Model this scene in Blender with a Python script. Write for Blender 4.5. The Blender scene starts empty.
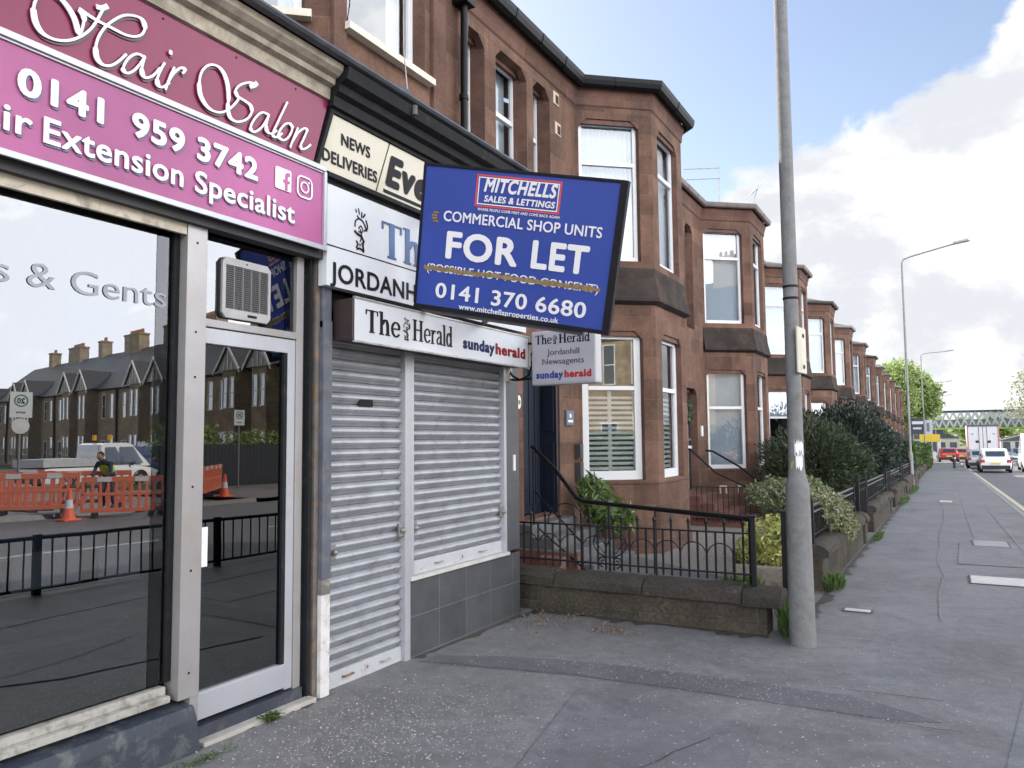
import bpy, bmesh, math, random
from mathutils import Vector, Matrix
R = math.radians
random.seed(7)
SC = bpy.context.scene
COL = SC.collection

def gz(y):                       # ground height: the street falls gently away
    return -0.0125 * max(-60.0, min(160.0, y))

# ---------------------------------------------------------------- materials
def _nt(name):
    m = bpy.data.materials.new(name); m.use_nodes = True
    nt = m.node_tree
    return m, nt, nt.nodes['Principled BSDF']

def _noise(nt, scale, detail=6, rough=.6, vec=None, dist=0.0):
    n = nt.nodes.new('ShaderNodeTexNoise')
    n.inputs['Scale'].default_value = scale; n.inputs['Detail'].default_value = detail
    n.inputs['Roughness'].default_value = rough; n.inputs['Distortion'].default_value = dist
    if vec is not None: nt.links.new(vec, n.inputs['Vector'])
    return n

def _ramp(nt, fac, stops):
    r = nt.nodes.new('ShaderNodeValToRGB')
    el = r.color_ramp.elements
    while len(el) < len(stops): el.new(.5)
    for e, (p, c) in zip(el, stops):
        e.position = p; e.color = (*c, 1) if len(c) == 3 else c
    nt.links.new(fac, r.inputs[0])
    return r

def _mix(nt, fac, a, b, mode='MIX'):
    m = nt.nodes.new('ShaderNodeMix'); m.data_type = 'RGBA'; m.blend_type = mode
    for sock, v in ((m.inputs[0], fac), (m.inputs[6], a), (m.inputs[7], b)):
        if isinstance(v, (int, float)): sock.default_value = v
        elif isinstance(v, (tuple, list)): sock.default_value = (*v, 1)
        else: nt.links.new(v, sock)
    return m.outputs[2]

def _pos(nt):
    return nt.nodes.new('ShaderNodeNewGeometry').outputs['Position']

def mat(name, col, rough=.6, var=.15, scale=6, bump=0.0, bscale=60, metal=0.0, dirt=None, dirt_scale=3, dirt_amt=.5, spec=.5, coat=0, emit=None):
    """A painted or raw surface with uneven tone, small bumps and dirt patches."""
    m, nt, b = _nt(name)
    p = _pos(nt)
    n = _noise(nt, scale, 5, .6, p)
    lo = tuple(c * (1 - var) for c in col); hi = tuple(min(1, c * (1 + var)) for c in col)
    out = _ramp(nt, n.outputs[0], [(.3, lo), (.7, hi)]).outputs[0]
    if dirt:
        d = _noise(nt, dirt_scale, 8, .7, p, .4)
        dr = _ramp(nt, d.outputs[0], [(.62 - dirt_amt * .25, (0, 0, 0)), (.74 - dirt_amt * .15, (1, 1, 1))])
        mul = nt.nodes.new('ShaderNodeMath'); mul.operation = 'MULTIPLY'; mul.inputs[1].default_value = .75
        nt.links.new(dr.outputs[0], mul.inputs[0])
        out = _mix(nt, mul.outputs[0], out, dirt)
    nt.links.new(out, b.inputs['Base Color'])
    b.inputs['Roughness'].default_value = rough
    b.inputs['Metallic'].default_value = metal
    b.inputs['Specular IOR Level'].default_value = spec
    b.inputs['Coat Weight'].default_value = coat
    if bump:
        bn = _noise(nt, bscale, 8, .7, p)
        bp = nt.nodes.new('ShaderNodeBump'); bp.inputs['Strength'].default_value = bump
        bp.inputs['Distance'].default_value = .01
        nt.links.new(bn.outputs[0], bp.inputs['Height']); nt.links.new(bp.outputs[0], b.inputs['Normal'])
    if emit:
        b.inputs['Emission Color'].default_value = (*emit[0], 1); b.inputs['Emission Strength'].default_value = emit[1]
    return m

def stone_mat(name, c1, c2, mortar, soot, row=.31, wid=.66, sootamt=.45, bump=.5, rough2=.18, lichen=None):
    """Coursed ashlar: blocks that differ in tone, fine joints, soot stains, weathered bumps."""
    m, nt, b = _nt(name)
    p = _pos(nt)
    sep = nt.nodes.new('ShaderNodeSeparateXYZ'); nt.links.new(p, sep.inputs[0])
    mu = nt.nodes.new('ShaderNodeMath'); mu.operation = 'MULTIPLY_ADD'; mu.inputs[1].default_value = .45
    nt.links.new(sep.outputs[0], mu.inputs[0]); nt.links.new(sep.outputs[1], mu.inputs[2])
    com = nt.nodes.new('ShaderNodeCombineXYZ')
    nt.links.new(mu.outputs[0], com.inputs[0]); nt.links.new(sep.outputs[2], com.inputs[1])
    br = nt.nodes.new('ShaderNodeTexBrick')
    nt.links.new(com.outputs[0], br.inputs['Vector'])
    br.inputs['Scale'].default_value = 1; br.inputs['Brick Width'].default_value = wid; br.inputs['Row Height'].default_value = row
    br.inputs['Mortar Size'].default_value = .006; br.inputs['Mortar Smooth'].default_value = .25
    br.inputs['Color1'].default_value = (*c1, 1); br.inputs['Color2'].default_value = (*c2, 1); br.inputs['Mortar'].default_value = (*mortar, 1)
    br.inputs['Bias'].default_value = -.1
    n1 = _noise(nt, 2.2, 8, .7, p)
    n2 = _noise(nt, 35, 6, .7, p)
    tone = _ramp(nt, n1.outputs[0], [(.3, (.60, .58, .56)), (.7, (1.30, 1.24, 1.2))])
    o = _mix(nt, 1.0, br.outputs['Color'], tone.outputs[0], 'MULTIPLY')
    g = _ramp(nt, n2.outputs[0], [(.3, (1 - rough2,) * 3), (.7, (1 + rough2,) * 3)])
    o = _mix(nt, 1.0, o, g.outputs[0], 'MULTIPLY')
    st = nt.nodes.new('ShaderNodeMapping'); st.inputs['Scale'].default_value = (1.6, 1.6, .45)
    nt.links.new(p, st.inputs[0])
    n3 = _noise(nt, 1.3, 8, .75, st.outputs[0], .8)
    sr = _ramp(nt, n3.outputs[0], [(.5, (0, 0, 0)), (.72, (sootamt,) * 3)])
    o = _mix(nt, sr.outputs[0], o, soot)
    if lichen:
        n4 = _noise(nt, 7, 8, .8, p, .6); lr = _ramp(nt, n4.outputs[0], [(.60, (0, 0, 0)), (.68, (.8, .8, .8))]); o = _mix(nt, lr.outputs[0], o, lichen)
    nt.links.new(o, b.inputs['Base Color'])
    b.inputs['Roughness'].default_value = .9; b.inputs['Specular IOR Level'].default_value = .25
    mm = nt.nodes.new('ShaderNodeMath'); mm.operation = 'MULTIPLY_ADD'; mm.inputs[1].default_value = -.8
    nt.links.new(br.outputs['Fac'], mm.inputs[0]); nt.links.new(n2.outputs[0], mm.inputs[2])
    bp = nt.nodes.new('ShaderNodeBump'); bp.inputs['Strength'].default_value = bump; bp.inputs['Distance'].default_value = .012
    nt.links.new(mm.outputs[0], bp.inputs['Height']); nt.links.new(bp.outputs[0], b.inputs['Normal'])
    return m

def tile_mat(name, col, joint, tw, th, z0=0, y0=0, rough=.45, offset=0.0, size=.003, dirt=(.03, .03, .03)):
    m, nt, b = _nt(name)
    p = _pos(nt)
    sep = nt.nodes.new('ShaderNodeSeparateXYZ'); nt.links.new(p, sep.inputs[0])
    a1 = nt.nodes.new('ShaderNodeMath'); a1.operation = 'ADD'; a1.inputs[1].default_value = -y0 + 50 * tw
    nt.links.new(sep.outputs[1], a1.inputs[0])
    a2 = nt.nodes.new('ShaderNodeMath'); a2.operation = 'ADD'; a2.inputs[1].default_value = -z0 + 50 * th
    nt.links.new(sep.outputs[2], a2.inputs[0])
    com = nt.nodes.new('ShaderNodeCombineXYZ'); nt.links.new(a1.outputs[0], com.inputs[0]); nt.links.new(a2.outputs[0], com.inputs[1])
    br = nt.nodes.new('ShaderNodeTexBrick'); nt.links.new(com.outputs[0], br.inputs['Vector'])
    br.offset = offset
    br.inputs['Scale'].default_value = 1; br.inputs['Brick Width'].default_value = tw; br.inputs['Row Height'].default_value = th
    br.inputs['Mortar Size'].default_value = size; br.inputs['Mortar Smooth'].default_value = .1
    br.inputs['Color1'].default_value = (*col, 1); br.inputs['Color2'].default_value = (*(c * .82 for c in col), 1)
    br.inputs['Mortar'].default_value = (*joint, 1)
    n = _noise(nt, 3, 8, .7, p)
    t = _ramp(nt, n.outputs[0], [(.3, (.75, .75, .75)), (.7, (1.2, 1.2, 1.2))])
    o = _mix(nt, 1, br.outputs['Color'], t.outputs[0], 'MULTIPLY')
    d = _noise(nt, 9, 8, .75, p); dr = _ramp(nt, d.outputs[0], [(.55, (0, 0, 0)), (.75, (.6, .6, .6))])
    o = _mix(nt, dr.outputs[0], o, dirt)
    nt.links.new(o, b.inputs['Base Color']); b.inputs['Roughness'].default_value = rough
    bp = nt.nodes.new('ShaderNodeBump'); bp.inputs['Strength'].default_value = .3; bp.inputs['Distance'].default_value = .004; bp.invert = True
    nt.links.new(br.outputs['Fac'], bp.inputs['Height']); nt.links.new(bp.outputs[0], b.inputs['Normal'])
    return m

def tarmac_mat(name, col, speck=.5, speckcol=(.42, .40, .38), warm=0.0, blot=1.0):
    m, nt, b = _nt(name)
    p = _pos(nt)
    n1 = _noise(nt, .8, 10, .72, p, .8); n2 = _noise(nt, 120, 5, .85, p); n3 = _noise(nt, 9, 8, .8, p, .5)
    lo = 1 - .34 * blot; hi = 1 + .30 * blot
    t = _ramp(nt, n1.outputs[0], [(.3, (lo, lo, lo)), (.7, (hi, hi, hi * 1.02))])
    g = _ramp(nt, n2.outputs[0], [(.3, (.55, .55, .55)), (.55, (1, 1, 1)), (.75, (1.7, 1.7, 1.7))])
    h = _ramp(nt, n3.outputs[0], [(.32, (.74, .74, .75)), (.5, (1, 1, 1)), (.68, (1.26, 1.25, 1.22))])
    o = _mix(nt, 1, col, t.outputs[0], 'MULTIPLY'); o = _mix(nt, 1, o, g.outputs[0], 'MULTIPLY'); o = _mix(nt, 1, o, h.outputs[0], 'MULTIPLY')
    # fallen petals and pale chippings: small voronoi cells, kept only where a random value and a drift mask are high
    v = nt.nodes.new('ShaderNodeTexVoronoi'); v.inputs['Scale'].default_value = 55; nt.links.new(p, v.inputs['Vector'])
    v.inputs['Randomness'].default_value = 1
    sc = nt.nodes.new('ShaderNodeSeparateColor'); nt.links.new(v.outputs['Color'], sc.inputs[0])
    size = nt.nodes.new('ShaderNodeMath'); size.operation = 'MULTIPLY'; size.inputs[1].default_value = .3
    nt.links.new(sc.outputs[1], size.inputs[0])
    near = nt.nodes.new('ShaderNodeMath'); near.operation = 'LESS_THAN'
    nt.links.new(v.outputs['Distance'], near.inputs[0]); nt.links.new(size.outputs[0], near.inputs[1])
    drift = _noise(nt, .7, 5, .7, p, 1.0)
    th = _ramp(nt, drift.outputs[0], [(.35, (1, 1, 1)), (.72, (1 - speck,) * 3)])
    keep = nt.nodes.new('ShaderNodeMath'); keep.operation = 'GREATER_THAN'
    nt.links.new(sc.outputs[0], keep.inputs[0]); nt.links.new(th.outputs[0], keep.inputs[1])
    both = nt.nodes.new('ShaderNodeMath'); both.operation = 'MULTIPLY'
    nt.links.new(near.outputs[0], both.inputs[0]); nt.links.new(keep.outputs[0], both.inputs[1])
    o = _mix(nt, both.outputs[0], o, speckcol)
    nt.links.new(o, b.inputs['Base Color']); b.inputs['Roughness'].default_value = .62; b.inputs['Specular IOR Level'].default_value = .6
    bp = nt.nodes.new('ShaderNodeBump'); bp.inputs['Strength'].default_value = .3; bp.inputs['Distance'].default_value = .006
    nt.links.new(n2.outputs[0], bp.inputs['Height']); nt.links.new(bp.outputs[0], b.inputs['Normal'])
    return m

def leaf_mat(name, lo, hi, rough=.5, trans=.25):
    m, nt, b = _nt(name)
    n = _noise(nt, 9, 4, .7, _pos(nt))
    isl = nt.nodes.new('ShaderNodeNewGeometry').outputs['Random Per Island']
    ad = nt.nodes.new('ShaderNodeMath'); ad.operation = 'MULTIPLY_ADD'; ad.inputs[1].default_value = .5
    nt.links.new(isl, ad.inputs[0])
    sub = nt.nodes.new('ShaderNodeMath'); sub.operation = 'SUBTRACT'; sub.inputs[1].default_value = .25
    nt.links.new(n.outputs[0], sub.inputs[0]); nt.links.new(sub.outputs[0], ad.inputs[2])
    r = _ramp(nt, ad.outputs[0], [(.1, lo), (.85, hi)])
    nt.links.new(r.outputs[0], b.inputs['Base Color']); b.inputs['Roughness'].default_value = rough
    tr = nt.nodes.new('ShaderNodeBsdfTranslucent'); nt.links.new(r.outputs[0], tr.inputs[0])
    mx = nt.nodes.new('ShaderNodeMixShader'); mx.inputs[0].default_value = trans
    out = nt.nodes['Material Output']
    nt.links.new(b.outputs[0], mx.inputs[1]); nt.links.new(tr.outputs[0], mx.inputs[2]); nt.links.new(mx.outputs[0], out.inputs[0])
    return m

def glass_mat(name, refl=.4, tint=(.75, .8, .82), gtint=(.95, .97, 1), wob=.0, rough=0.0):
    """Window glass: part clear, part mirror, more mirror at a glancing angle, slightly uneven."""
    m = bpy.data.materials.new(name); m.use_nodes = True; nt = m.node_tree
    nt.nodes.remove(nt.nodes['Principled BSDF']); out = nt.nodes['Material Output']
    t = nt.nodes.new('ShaderNodeBsdfTransparent'); t.inputs[0].default_value = (*tint, 1)
    g = nt.nodes.new('ShaderNodeBsdfGlossy'); g.inputs['Roughness'].default_value = rough; g.inputs[0].default_value = (*gtint, 1)
    lw = nt.nodes.new('ShaderNodeFresnel'); lw.inputs[0].default_value = 1.5
    a = nt.nodes.new('ShaderNodeMath'); a.operation = 'MULTIPLY_ADD'; a.inputs[1].default_value = 1 - refl; a.inputs[2].default_value = refl
    a.use_clamp = True
    nt.links.new(lw.outputs[0], a.inputs[0])
    mx = nt.nodes.new('ShaderNodeMixShader')
    nt.links.new(a.outputs[0], mx.inputs[0]); nt.links.new(t.outputs[0], mx.inputs[1]); nt.links.new(g.outputs[0], mx.inputs[2])
    nt.links.new(mx.outputs[0], out.inputs[0])
    if wob:
        n = _noise(nt, 1.3, 2, .5, _pos(nt)); bp = nt.nodes.new('ShaderNodeBump')
        bp.inputs['Strength'].default_value = wob; bp.inputs['Distance'].default_value = .02
        nt.links.new(n.outputs[0], bp.inputs['Height']); nt.links.new(bp.outputs[0], g.inputs['Normal'])
    return m

# ---------------------------------------------------------------- meshes
class MB:
    def __init__(s): s.v = []; s.f = []; s.m = []; s.k = 0
    def add(s, vs, fs):
        o = len(s.v); s.v += [tuple(p) for p in vs]
        for f in fs: s.f.append([i + o for i in f]); s.m.append(s.k)
        return s
    def box(s, x0, x1, y0, y1, z0, z1):
        return s.add([(x, y, z) for z in (z0, z1) for y in (y0, y1) for x in (x0, x1)],
                     [(0, 2, 3, 1), (4, 5, 7, 6), (0, 1, 5, 4), (2, 6, 7, 3), (0, 4, 6, 2), (1, 3, 7, 5)])
    def obox(s, o, u, v, w):           # corner and three edge vectors (right-handed)
        o, u, v, w = map(Vector, (o, u, v, w))
        P = [o + a * u + b * v + c * w for c in (0, 1) for b in (0, 1) for a in (0, 1)]
        return s.add(P, [(0, 2, 3, 1), (4, 5, 7, 6), (0, 1, 5, 4), (2, 6, 7, 3), (0, 4, 6, 2), (1, 3, 7, 5)])
    def quad(s, *p): return s.add(p, [tuple(range(len(p)))])
    def prism(s, poly, vec):
        n = len(poly); vec = Vector(vec)
        P = [Vector(p) for p in poly] + [Vector(p) + vec for p in poly]
        return s.add(P, [tuple(range(n))[::-1], tuple(range(n, 2 * n))] + [(i, (i + 1) % n, (i + 1) % n + n, i + n) for i in range(n)])
    def tube(s, path, r, n=8, cap=True):
        path = [Vector(p) for p in path]; rs = r if isinstance(r, (list, tuple)) else [r] * len(path)
        base = len(s.v); up = None
        for i, p in enumerate(path):
            if i == 0: d = path[1] - p
            elif i == len(path) - 1: d = p - path[-2]
            else: d = (path[i + 1] - p).normalized() + (p - path[i - 1]).normalized()
            d.normalize()
            if up is None: up = Vector((0, 0, 1)) if abs(d.z) < .9 else Vector((1, 0, 0))
            a = d.cross(up)
            if a.length < 1e-4: a = d.orthogonal()
            a.normalize(); b = d.cross(a); up = -b
            for k in range(n):
                t = 2 * math.pi * k / n; s.v.append(tuple(p + (a * math.cos(t) + b * math.sin(t)) * rs[i]))
        for i in range(len(path) - 1):
            for k in range(n):
                k2 = (k + 1) % n
                s.f.append([base + i * n + k, base + i * n + k2, base + (i + 1) * n + k2, base + (i + 1) * n + k]); s.m.append(s.k)
        if cap:
            s.f.append([base + k for k in range(n)][::-1]); s.m.append(s.k)
            e = base + (len(path) - 1) * n; s.f.append([e + k for k in range(n)]); s.m.append(s.k)
        return s
    def ball(s, c, r, n=10, m=6):
        c = Vector(c); r = Vector(r) if isinstance(r, (tuple, list)) else Vector((r, r, r)); P = [c + Vector((0, 0, r.z))]
        for j in range(1, m):
            a = math.pi * j / m
            for k in range(n):
                t = 2 * math.pi * k / n; P.append(c + Vector((r.x * math.sin(a) * math.cos(t), r.y * math.sin(a) * math.sin(t), r.z * math.cos(a))))
        P.append(c - Vector((0, 0, r.z))); F = []
        for k in range(n): F.append((0, 1 + k, 1 + (k + 1) % n))
        for j in range(m - 2):
            for k in range(n):
                a = 1 + j * n + k; b = 1 + j * n + (k + 1) % n; F.append((a, a + n, b + n, b))
        e = len(P) - 1
        for k in range(n): F.append((e, e - n + (k + 1) % n, e - n + k))
        return s.add(P, F)
    def sweep(s, path, prof, closed=False):
        """path: 2-D points (x, y); prof: (outward, z) points, outward to the right of travel; mitred."""
        n = len(path); off = []
        P = [Vector(p) for p in path]
        for i in range(n):
            ds = []
            if i > 0 or closed: ds.append((P[i] - P[i - 1]).normalized())
            if i < n - 1 or closed: ds.append((P[(i + 1) % n] - P[i]).normalized())
            ns = [Vector((d.y, -d.x)) for d in ds]
            a = ns[0] if len(ns) == 1 else (ns[0] + ns[1]).normalized()
            off.append(a / max(.3, a.dot(ns[0])))
        base = len(s.v); m = len(prof)
        for i in range(n):
            for (o, z) in prof:
                q = P[i] + off[i] * o; s.v.append((q.x, q.y, z))
        for i in range(n - (0 if closed else 1)):
            j = (i + 1) % n
            for k in range(m - 1):
                s.f.append([base + i * m + k, base + j * m + k, base + j * m + k + 1, base + i * m + k + 1]); s.m.append(s.k)
        if not closed:
            s.f.append([base + k for k in range(m)]); s.m.append(s.k)
            s.f.append([base + (n - 1) * m + k for k in range(m)][::-1]); s.m.append(s.k)
        return s
    def build(s, name, mats, parent=None, loc=None, smooth=False, bevel=0, world=True):
        """Link as ONE object. Vertices are world coordinates; they are re-based on the parent's or own origin."""
        me = bpy.data.meshes.new(name)
        org = Vector((0, 0, 0)); q = parent
        while q is not None and world:
            org += q.location; q = q.parent
        l = Vector(loc) if loc is not None else Vector((0, 0, 0))
        if parent is None and loc is None and world:      # origin at base centre
            xs = [p[0] for p in s.v]; ys = [p[1] for p in s.v]; zs = [p[2] for p in s.v]
            l = Vector(((min(xs) + max(xs)) / 2, (min(ys) + max(ys)) / 2, min(zs)))
        o0 = org + l
        me.from_pydata([(p[0] - o0.x, p[1] - o0.y, p[2] - o0.z) for p in s.v], [], s.f)
        if not isinstance(mats, (list, tuple)): mats = [mats]
        for m in mats: me.materials.append(m)
        if len(mats) > 1: me.polygons.foreach_set('material_index', s.m)
        if smooth: me.polygons.foreach_set('use_smooth', [True] * len(me.polygons))
        me.update()
        o = bpy.data.objects.new(name, me); COL.objects.link(o); o.location = l
        if parent is not None: o.parent = parent
        if bevel:
            b = o.modifiers.new('bevel', 'BEVEL'); b.width = bevel; b.segments = 2; b.limit_method = 'ANGLE'; b.angle_limit = R(40)
        if smooth:
            w = o.modifiers.new('wn', 'WEIGHTED_NORMAL'); w.keep_sharp = True
            for e in me.edges: pass
            try: me.set_sharp_from_angle(angle=R(42))
            except Exception: pass
        return o

def build_parts(mb, name, mats, parent, gap=.05, **k):
    """Build each far-apart piece of mb as a part of its own."""
    n = len(mb.v); par = list(range(n))
    def find(a):
        while par[a] != a: par[a] = par[par[a]]; a = par[a]
        return a
    for f in mb.f:
        for i in f[1:]: par[find(i)] = find(f[0])
    isl = {}
    for i in range(n): isl.setdefault(find(i), []).append(i)
    bx = [[ids, [min(mb.v[i][c] for i in ids) - gap / 2 for c in range(3)], [max(mb.v[i][c] for i in ids) + gap / 2 for c in range(3)]] for ids in isl.values()]
    merged = True
    while merged:
        merged = False
        for i in range(len(bx)):
            for j in range(len(bx) - 1, i, -1):
                if all(bx[i][1][c] <= bx[j][2][c] and bx[j][1][c] <= bx[i][2][c] for c in range(3)):
                    bx[i] = [bx[i][0] + bx[j][0], [min(bx[i][1][c], bx[j][1][c]) for c in range(3)], [max(bx[i][2][c], bx[j][2][c]) for c in range(3)]]; bx.pop(j); merged = True
    out = []
    for ids, _, _ in bx:
        s = set(ids); mp = {a: q for q, a in enumerate(ids)}; b = MB(); b.v = [mb.v[a] for a in ids]
        for f, kk in zip(mb.f, mb.m):
            if f[0] in s: b.f.append([mp[a] for a in f]); b.m.append(kk)
        out.append(b.build(name, mats, parent, **k))
    return out[0]

def tag(o, label=None, cat=None, group=None, kind=None):
    if label: o['label'] = label
    if cat: o['category'] = cat
    if group: o['group'] = group
    if kind: o['kind'] = kind
    return o

def thing(name, label, cat, loc=(0, 0, 0), group=None):
    o = bpy.data.objects.new(name, None); COL.objects.link(o); o.location = loc; o.empty_display_size = .3
    return tag(o, label, cat, group)

def struct(mb, name, m, **k):
    o = mb.build(name, m, **k); o['kind'] = 'structure'; return o

def copy_tree(o, parent=None):
    c = o.copy(); COL.objects.link(c); c.parent = parent
    for ch in [x for x in bpy.data.objects if x.parent == o]: copy_tree(ch, c)
    return c

# ---------------------------------------------------------------- lettering
_tc = {}
def text_geo(s, bold=0.0, shear=0.0, ext=.0, spacing=1.0):
    key = (s, bold, shear, ext, spacing)
    if key in _tc: return _tc[key]
    cu = bpy.data.curves.new('t', 'FONT'); cu.body = s; cu.offset = bold; cu.shear = shear; cu.extrude = ext; cu.resolution_u = 4; cu.space_character = spacing
    o = bpy.data.objects.new('t', cu); COL.objects.link(o)
    dg = bpy.context.evaluated_depsgraph_get(); me = bpy.data.meshes.new_from_object(o.evaluated_get(dg))
    V = [tuple(v.co) for v in me.vertices]; F = [tuple(p.vertices) for p in me.polygons]
    bpy.data.objects.remove(o); bpy.data.curves.remove(cu); bpy.data.meshes.remove(me)
    _tc[key] = (V, F); return V, F
def put_text(mb, s, org, u, v, width, cap, bold=.0, shear=0, out=.003, thick=.003, spacing=None):
    """Lettering from baseline point org along u; width of the whole line and cap height in metres."""
    spacing = spacing or 1 + bold * 2.6
    V, F = text_geo(s, 0, shear, .01, spacing)
    x0 = min(p[0] for p in V); x1 = max(p[0] for p in V)
    u = Vector(u).normalized(); v = Vector(v).normalized(); n = u.cross(v); org = Vector(org)
    hv = [p[1] for p in text_geo('H', 0, 0, .01, 1.0)[0]]; ch = max(hv) - min(hv)
    sx = width / (x1 - x0 + 2 * bold); sy = cap / (ch + 2 * bold)
    sh = [(0, 0)] if bold <= 0 else [(bold * math.cos(a * math.pi / 4), bold * math.sin(a * math.pi / 4)) for a in range(8)] + [(0, 0)]
    for k, (dx, dy) in enumerate(sh):          # heavier weights: the letter laid nine times round a small circle, each a hair higher
        mb.add([org + u * ((p[0] - x0 + bold + dx) * sx) + v * (p[1] - min(hv) + bold + dy) * sy + n * (out + k * .00012 + (p[2] / .01 + 1) * .5 * thick) for p in V], F)

_st = [0]
def stroke(mb, pts, org, u, v, out=.004, thick=.004, w=.01, nib=None, n=4):
    """A lettering stroke: smooth curve through 2-D points with a width that follows nib(angle)."""
    pts = [Vector(p) for p in pts]
    sm = []
    if len(pts) > 2:
        P = [pts[0]] + pts + [pts[-1]]
        for i in range(1, len(P) - 2):
            for k in range(n):
                t = k / n; a, b, c, d = P[i - 1:i + 3]
                sm.append(.5 * ((2 * b) + (c - a) * t + (2 * a - 5 * b + 4 * c - d) * t * t + (3 * b - a - 3 * c + d) * t ** 3))
        sm.append(pts[-1])
    else: sm = pts
    u = Vector(u); v = Vector(v); nn = u.cross(v); org = Vector(org)
    L = []; Rr = []
    for i, p in enumerate(sm):
        d = (sm[min(i + 1, len(sm) - 1)] - sm[max(i - 1, 0)])
        if d.length < 1e-7: d = Vector((1, 0))
        d.normalize(); q = Vector((-d.y, d.x))
        ww = w if nib is None else nib(d, i / max(1, len(sm) - 1))
        L.append(p + q * ww / 2); Rr.append(p - q * ww / 2)
    V = []
    _st[0] = (_st[0] + 1) % 7
    for h in (out, out + thick):
        for i, a in enumerate(L + Rr): V.append(org + u * a.x + v * a.y + nn * (h + _st[0] * .00011 + (i % len(sm)) * .00003))
    m = len(sm); F = []
    for i in range(m - 1):
        F += [(2 * m + i, 2 * m + m + i, 2 * m + m + i + 1, 2 * m + i + 1), (i, i + 1, 2 * m + i + 1, 2 * m + i), (m + i, 2 * m + m + i, 2 * m + m + i + 1, m + i + 1)]
    F += [(0, m, 3 * m, 2 * m), (m - 1, 2 * m - 1, 4 * m - 1, 3 * m - 1)]
    mb.add(V, F)

# serif capitals and small letters for the newspaper mastheads: (strokes, advance); unit = x-height 1, cap 1.45
def _S(x, y0, y1, w=.26): return ('b', x - w / 2, x + w / 2, y0, y1)
def _H(x0, x1, y, w=.075): return ('b', x0, x1, y - w / 2, y + w / 2)
SER = {
 'T': ([_S(.52, 0, 1.45), _H(.04, 1.0, 1.40), _H(.3, .74, .035), ('b', .02, .1, 1.12, 1.42), ('b', .94, 1.02, 1.12, 1.42)], 1.1),
 'h': ([_S(.22, 0, 1.5, .22), _H(0, .3, 1.45), _H(.02, .42, .03), ('c', [(.3, .72), (.45, .93), (.62, .95), (.72, .75), (.74, .45), (.74, .02)], .19), _H(.55, .95, .03)], 1.0),
 'e': ([('c', [(.2, .52), (.5, .54), (.74, .56), (.7, .83), (.45, .97), (.2, .8), (.13, .5), (.22, .18), (.48, .03), (.76, .2)], .15)], .86),
 'H': ([_S(.28, 0, 1.45), _S(1.02, 0, 1.45), _H(.3, 1.0, .76, .09), _H(.04, .52, 1.41), _H(.78, 1.26, 1.41), _H(.04, .52, .035), _H(.78, 1.26, .035)], 1.32),
 'r': ([_S(.24, 0, .96, .2), _H(0, .3, .93), _H(.04, .46, .03), ('c', [(.32, .7), (.45, .92), (.66, .9)], .17)], .7),
 'a': ([('c', [(.14, .78), (.3, .95), (.52, .92), (.6, .7), (.6, .3), (.64, .06), (.8, .06)], .17), ('c', [(.58, .58), (.3, .5), (.12, .28), (.24, .05), (.45, .1), (.58, .3)], .13)], .84),
 'l': ([_S(.22, 0, 1.5, .2), _H(.02, .3, 1.45), _H(.02, .42, .03)], .44),
 'd': ([_S(.66, 0, 1.5, .2), _H(.46, .72, 1.45), _H(.62, .86, .03), ('c', [(.58, .75), (.4, .95), (.2, .82), (.12, .5), (.2, .14), (.4, .03), (.58, .22)], .16)], .92),
 ' ': ([], .45),
}
def serif_text(mb, s, org, u, v, width, cap, out=.004, thick=.003):
    tot = sum(SER[c][1] for c in s); sx = width / tot; sy = cap / 1.47; x = 0
    u = Vector(u).normalized(); v = Vector(v).normalized(); n = u.cross(v); org = Vector(org)
    for c in s:
        for st in SER[c][0]:
            if st[0] == 'b':
                _, a, b, y0, y1 = st
                _st[0] = (_st[0] + 1) % 7; mb.obox(org + u * (x + a) * sx + v * y0 * sy + n * (out + _st[0] * .00013), u * (b - a) * sx, v * (y1 - y0) * sy, n * thick)
            else:
                stroke(mb, [((x + p[0]) * sx, p[1] * sy) for p in st[1]], org, u, v, out, thick, nib=lambda d, t, w=st[2]: w * (sx * (.45 + .75 * abs(d.y))))
        x += SER[c][1]

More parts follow.
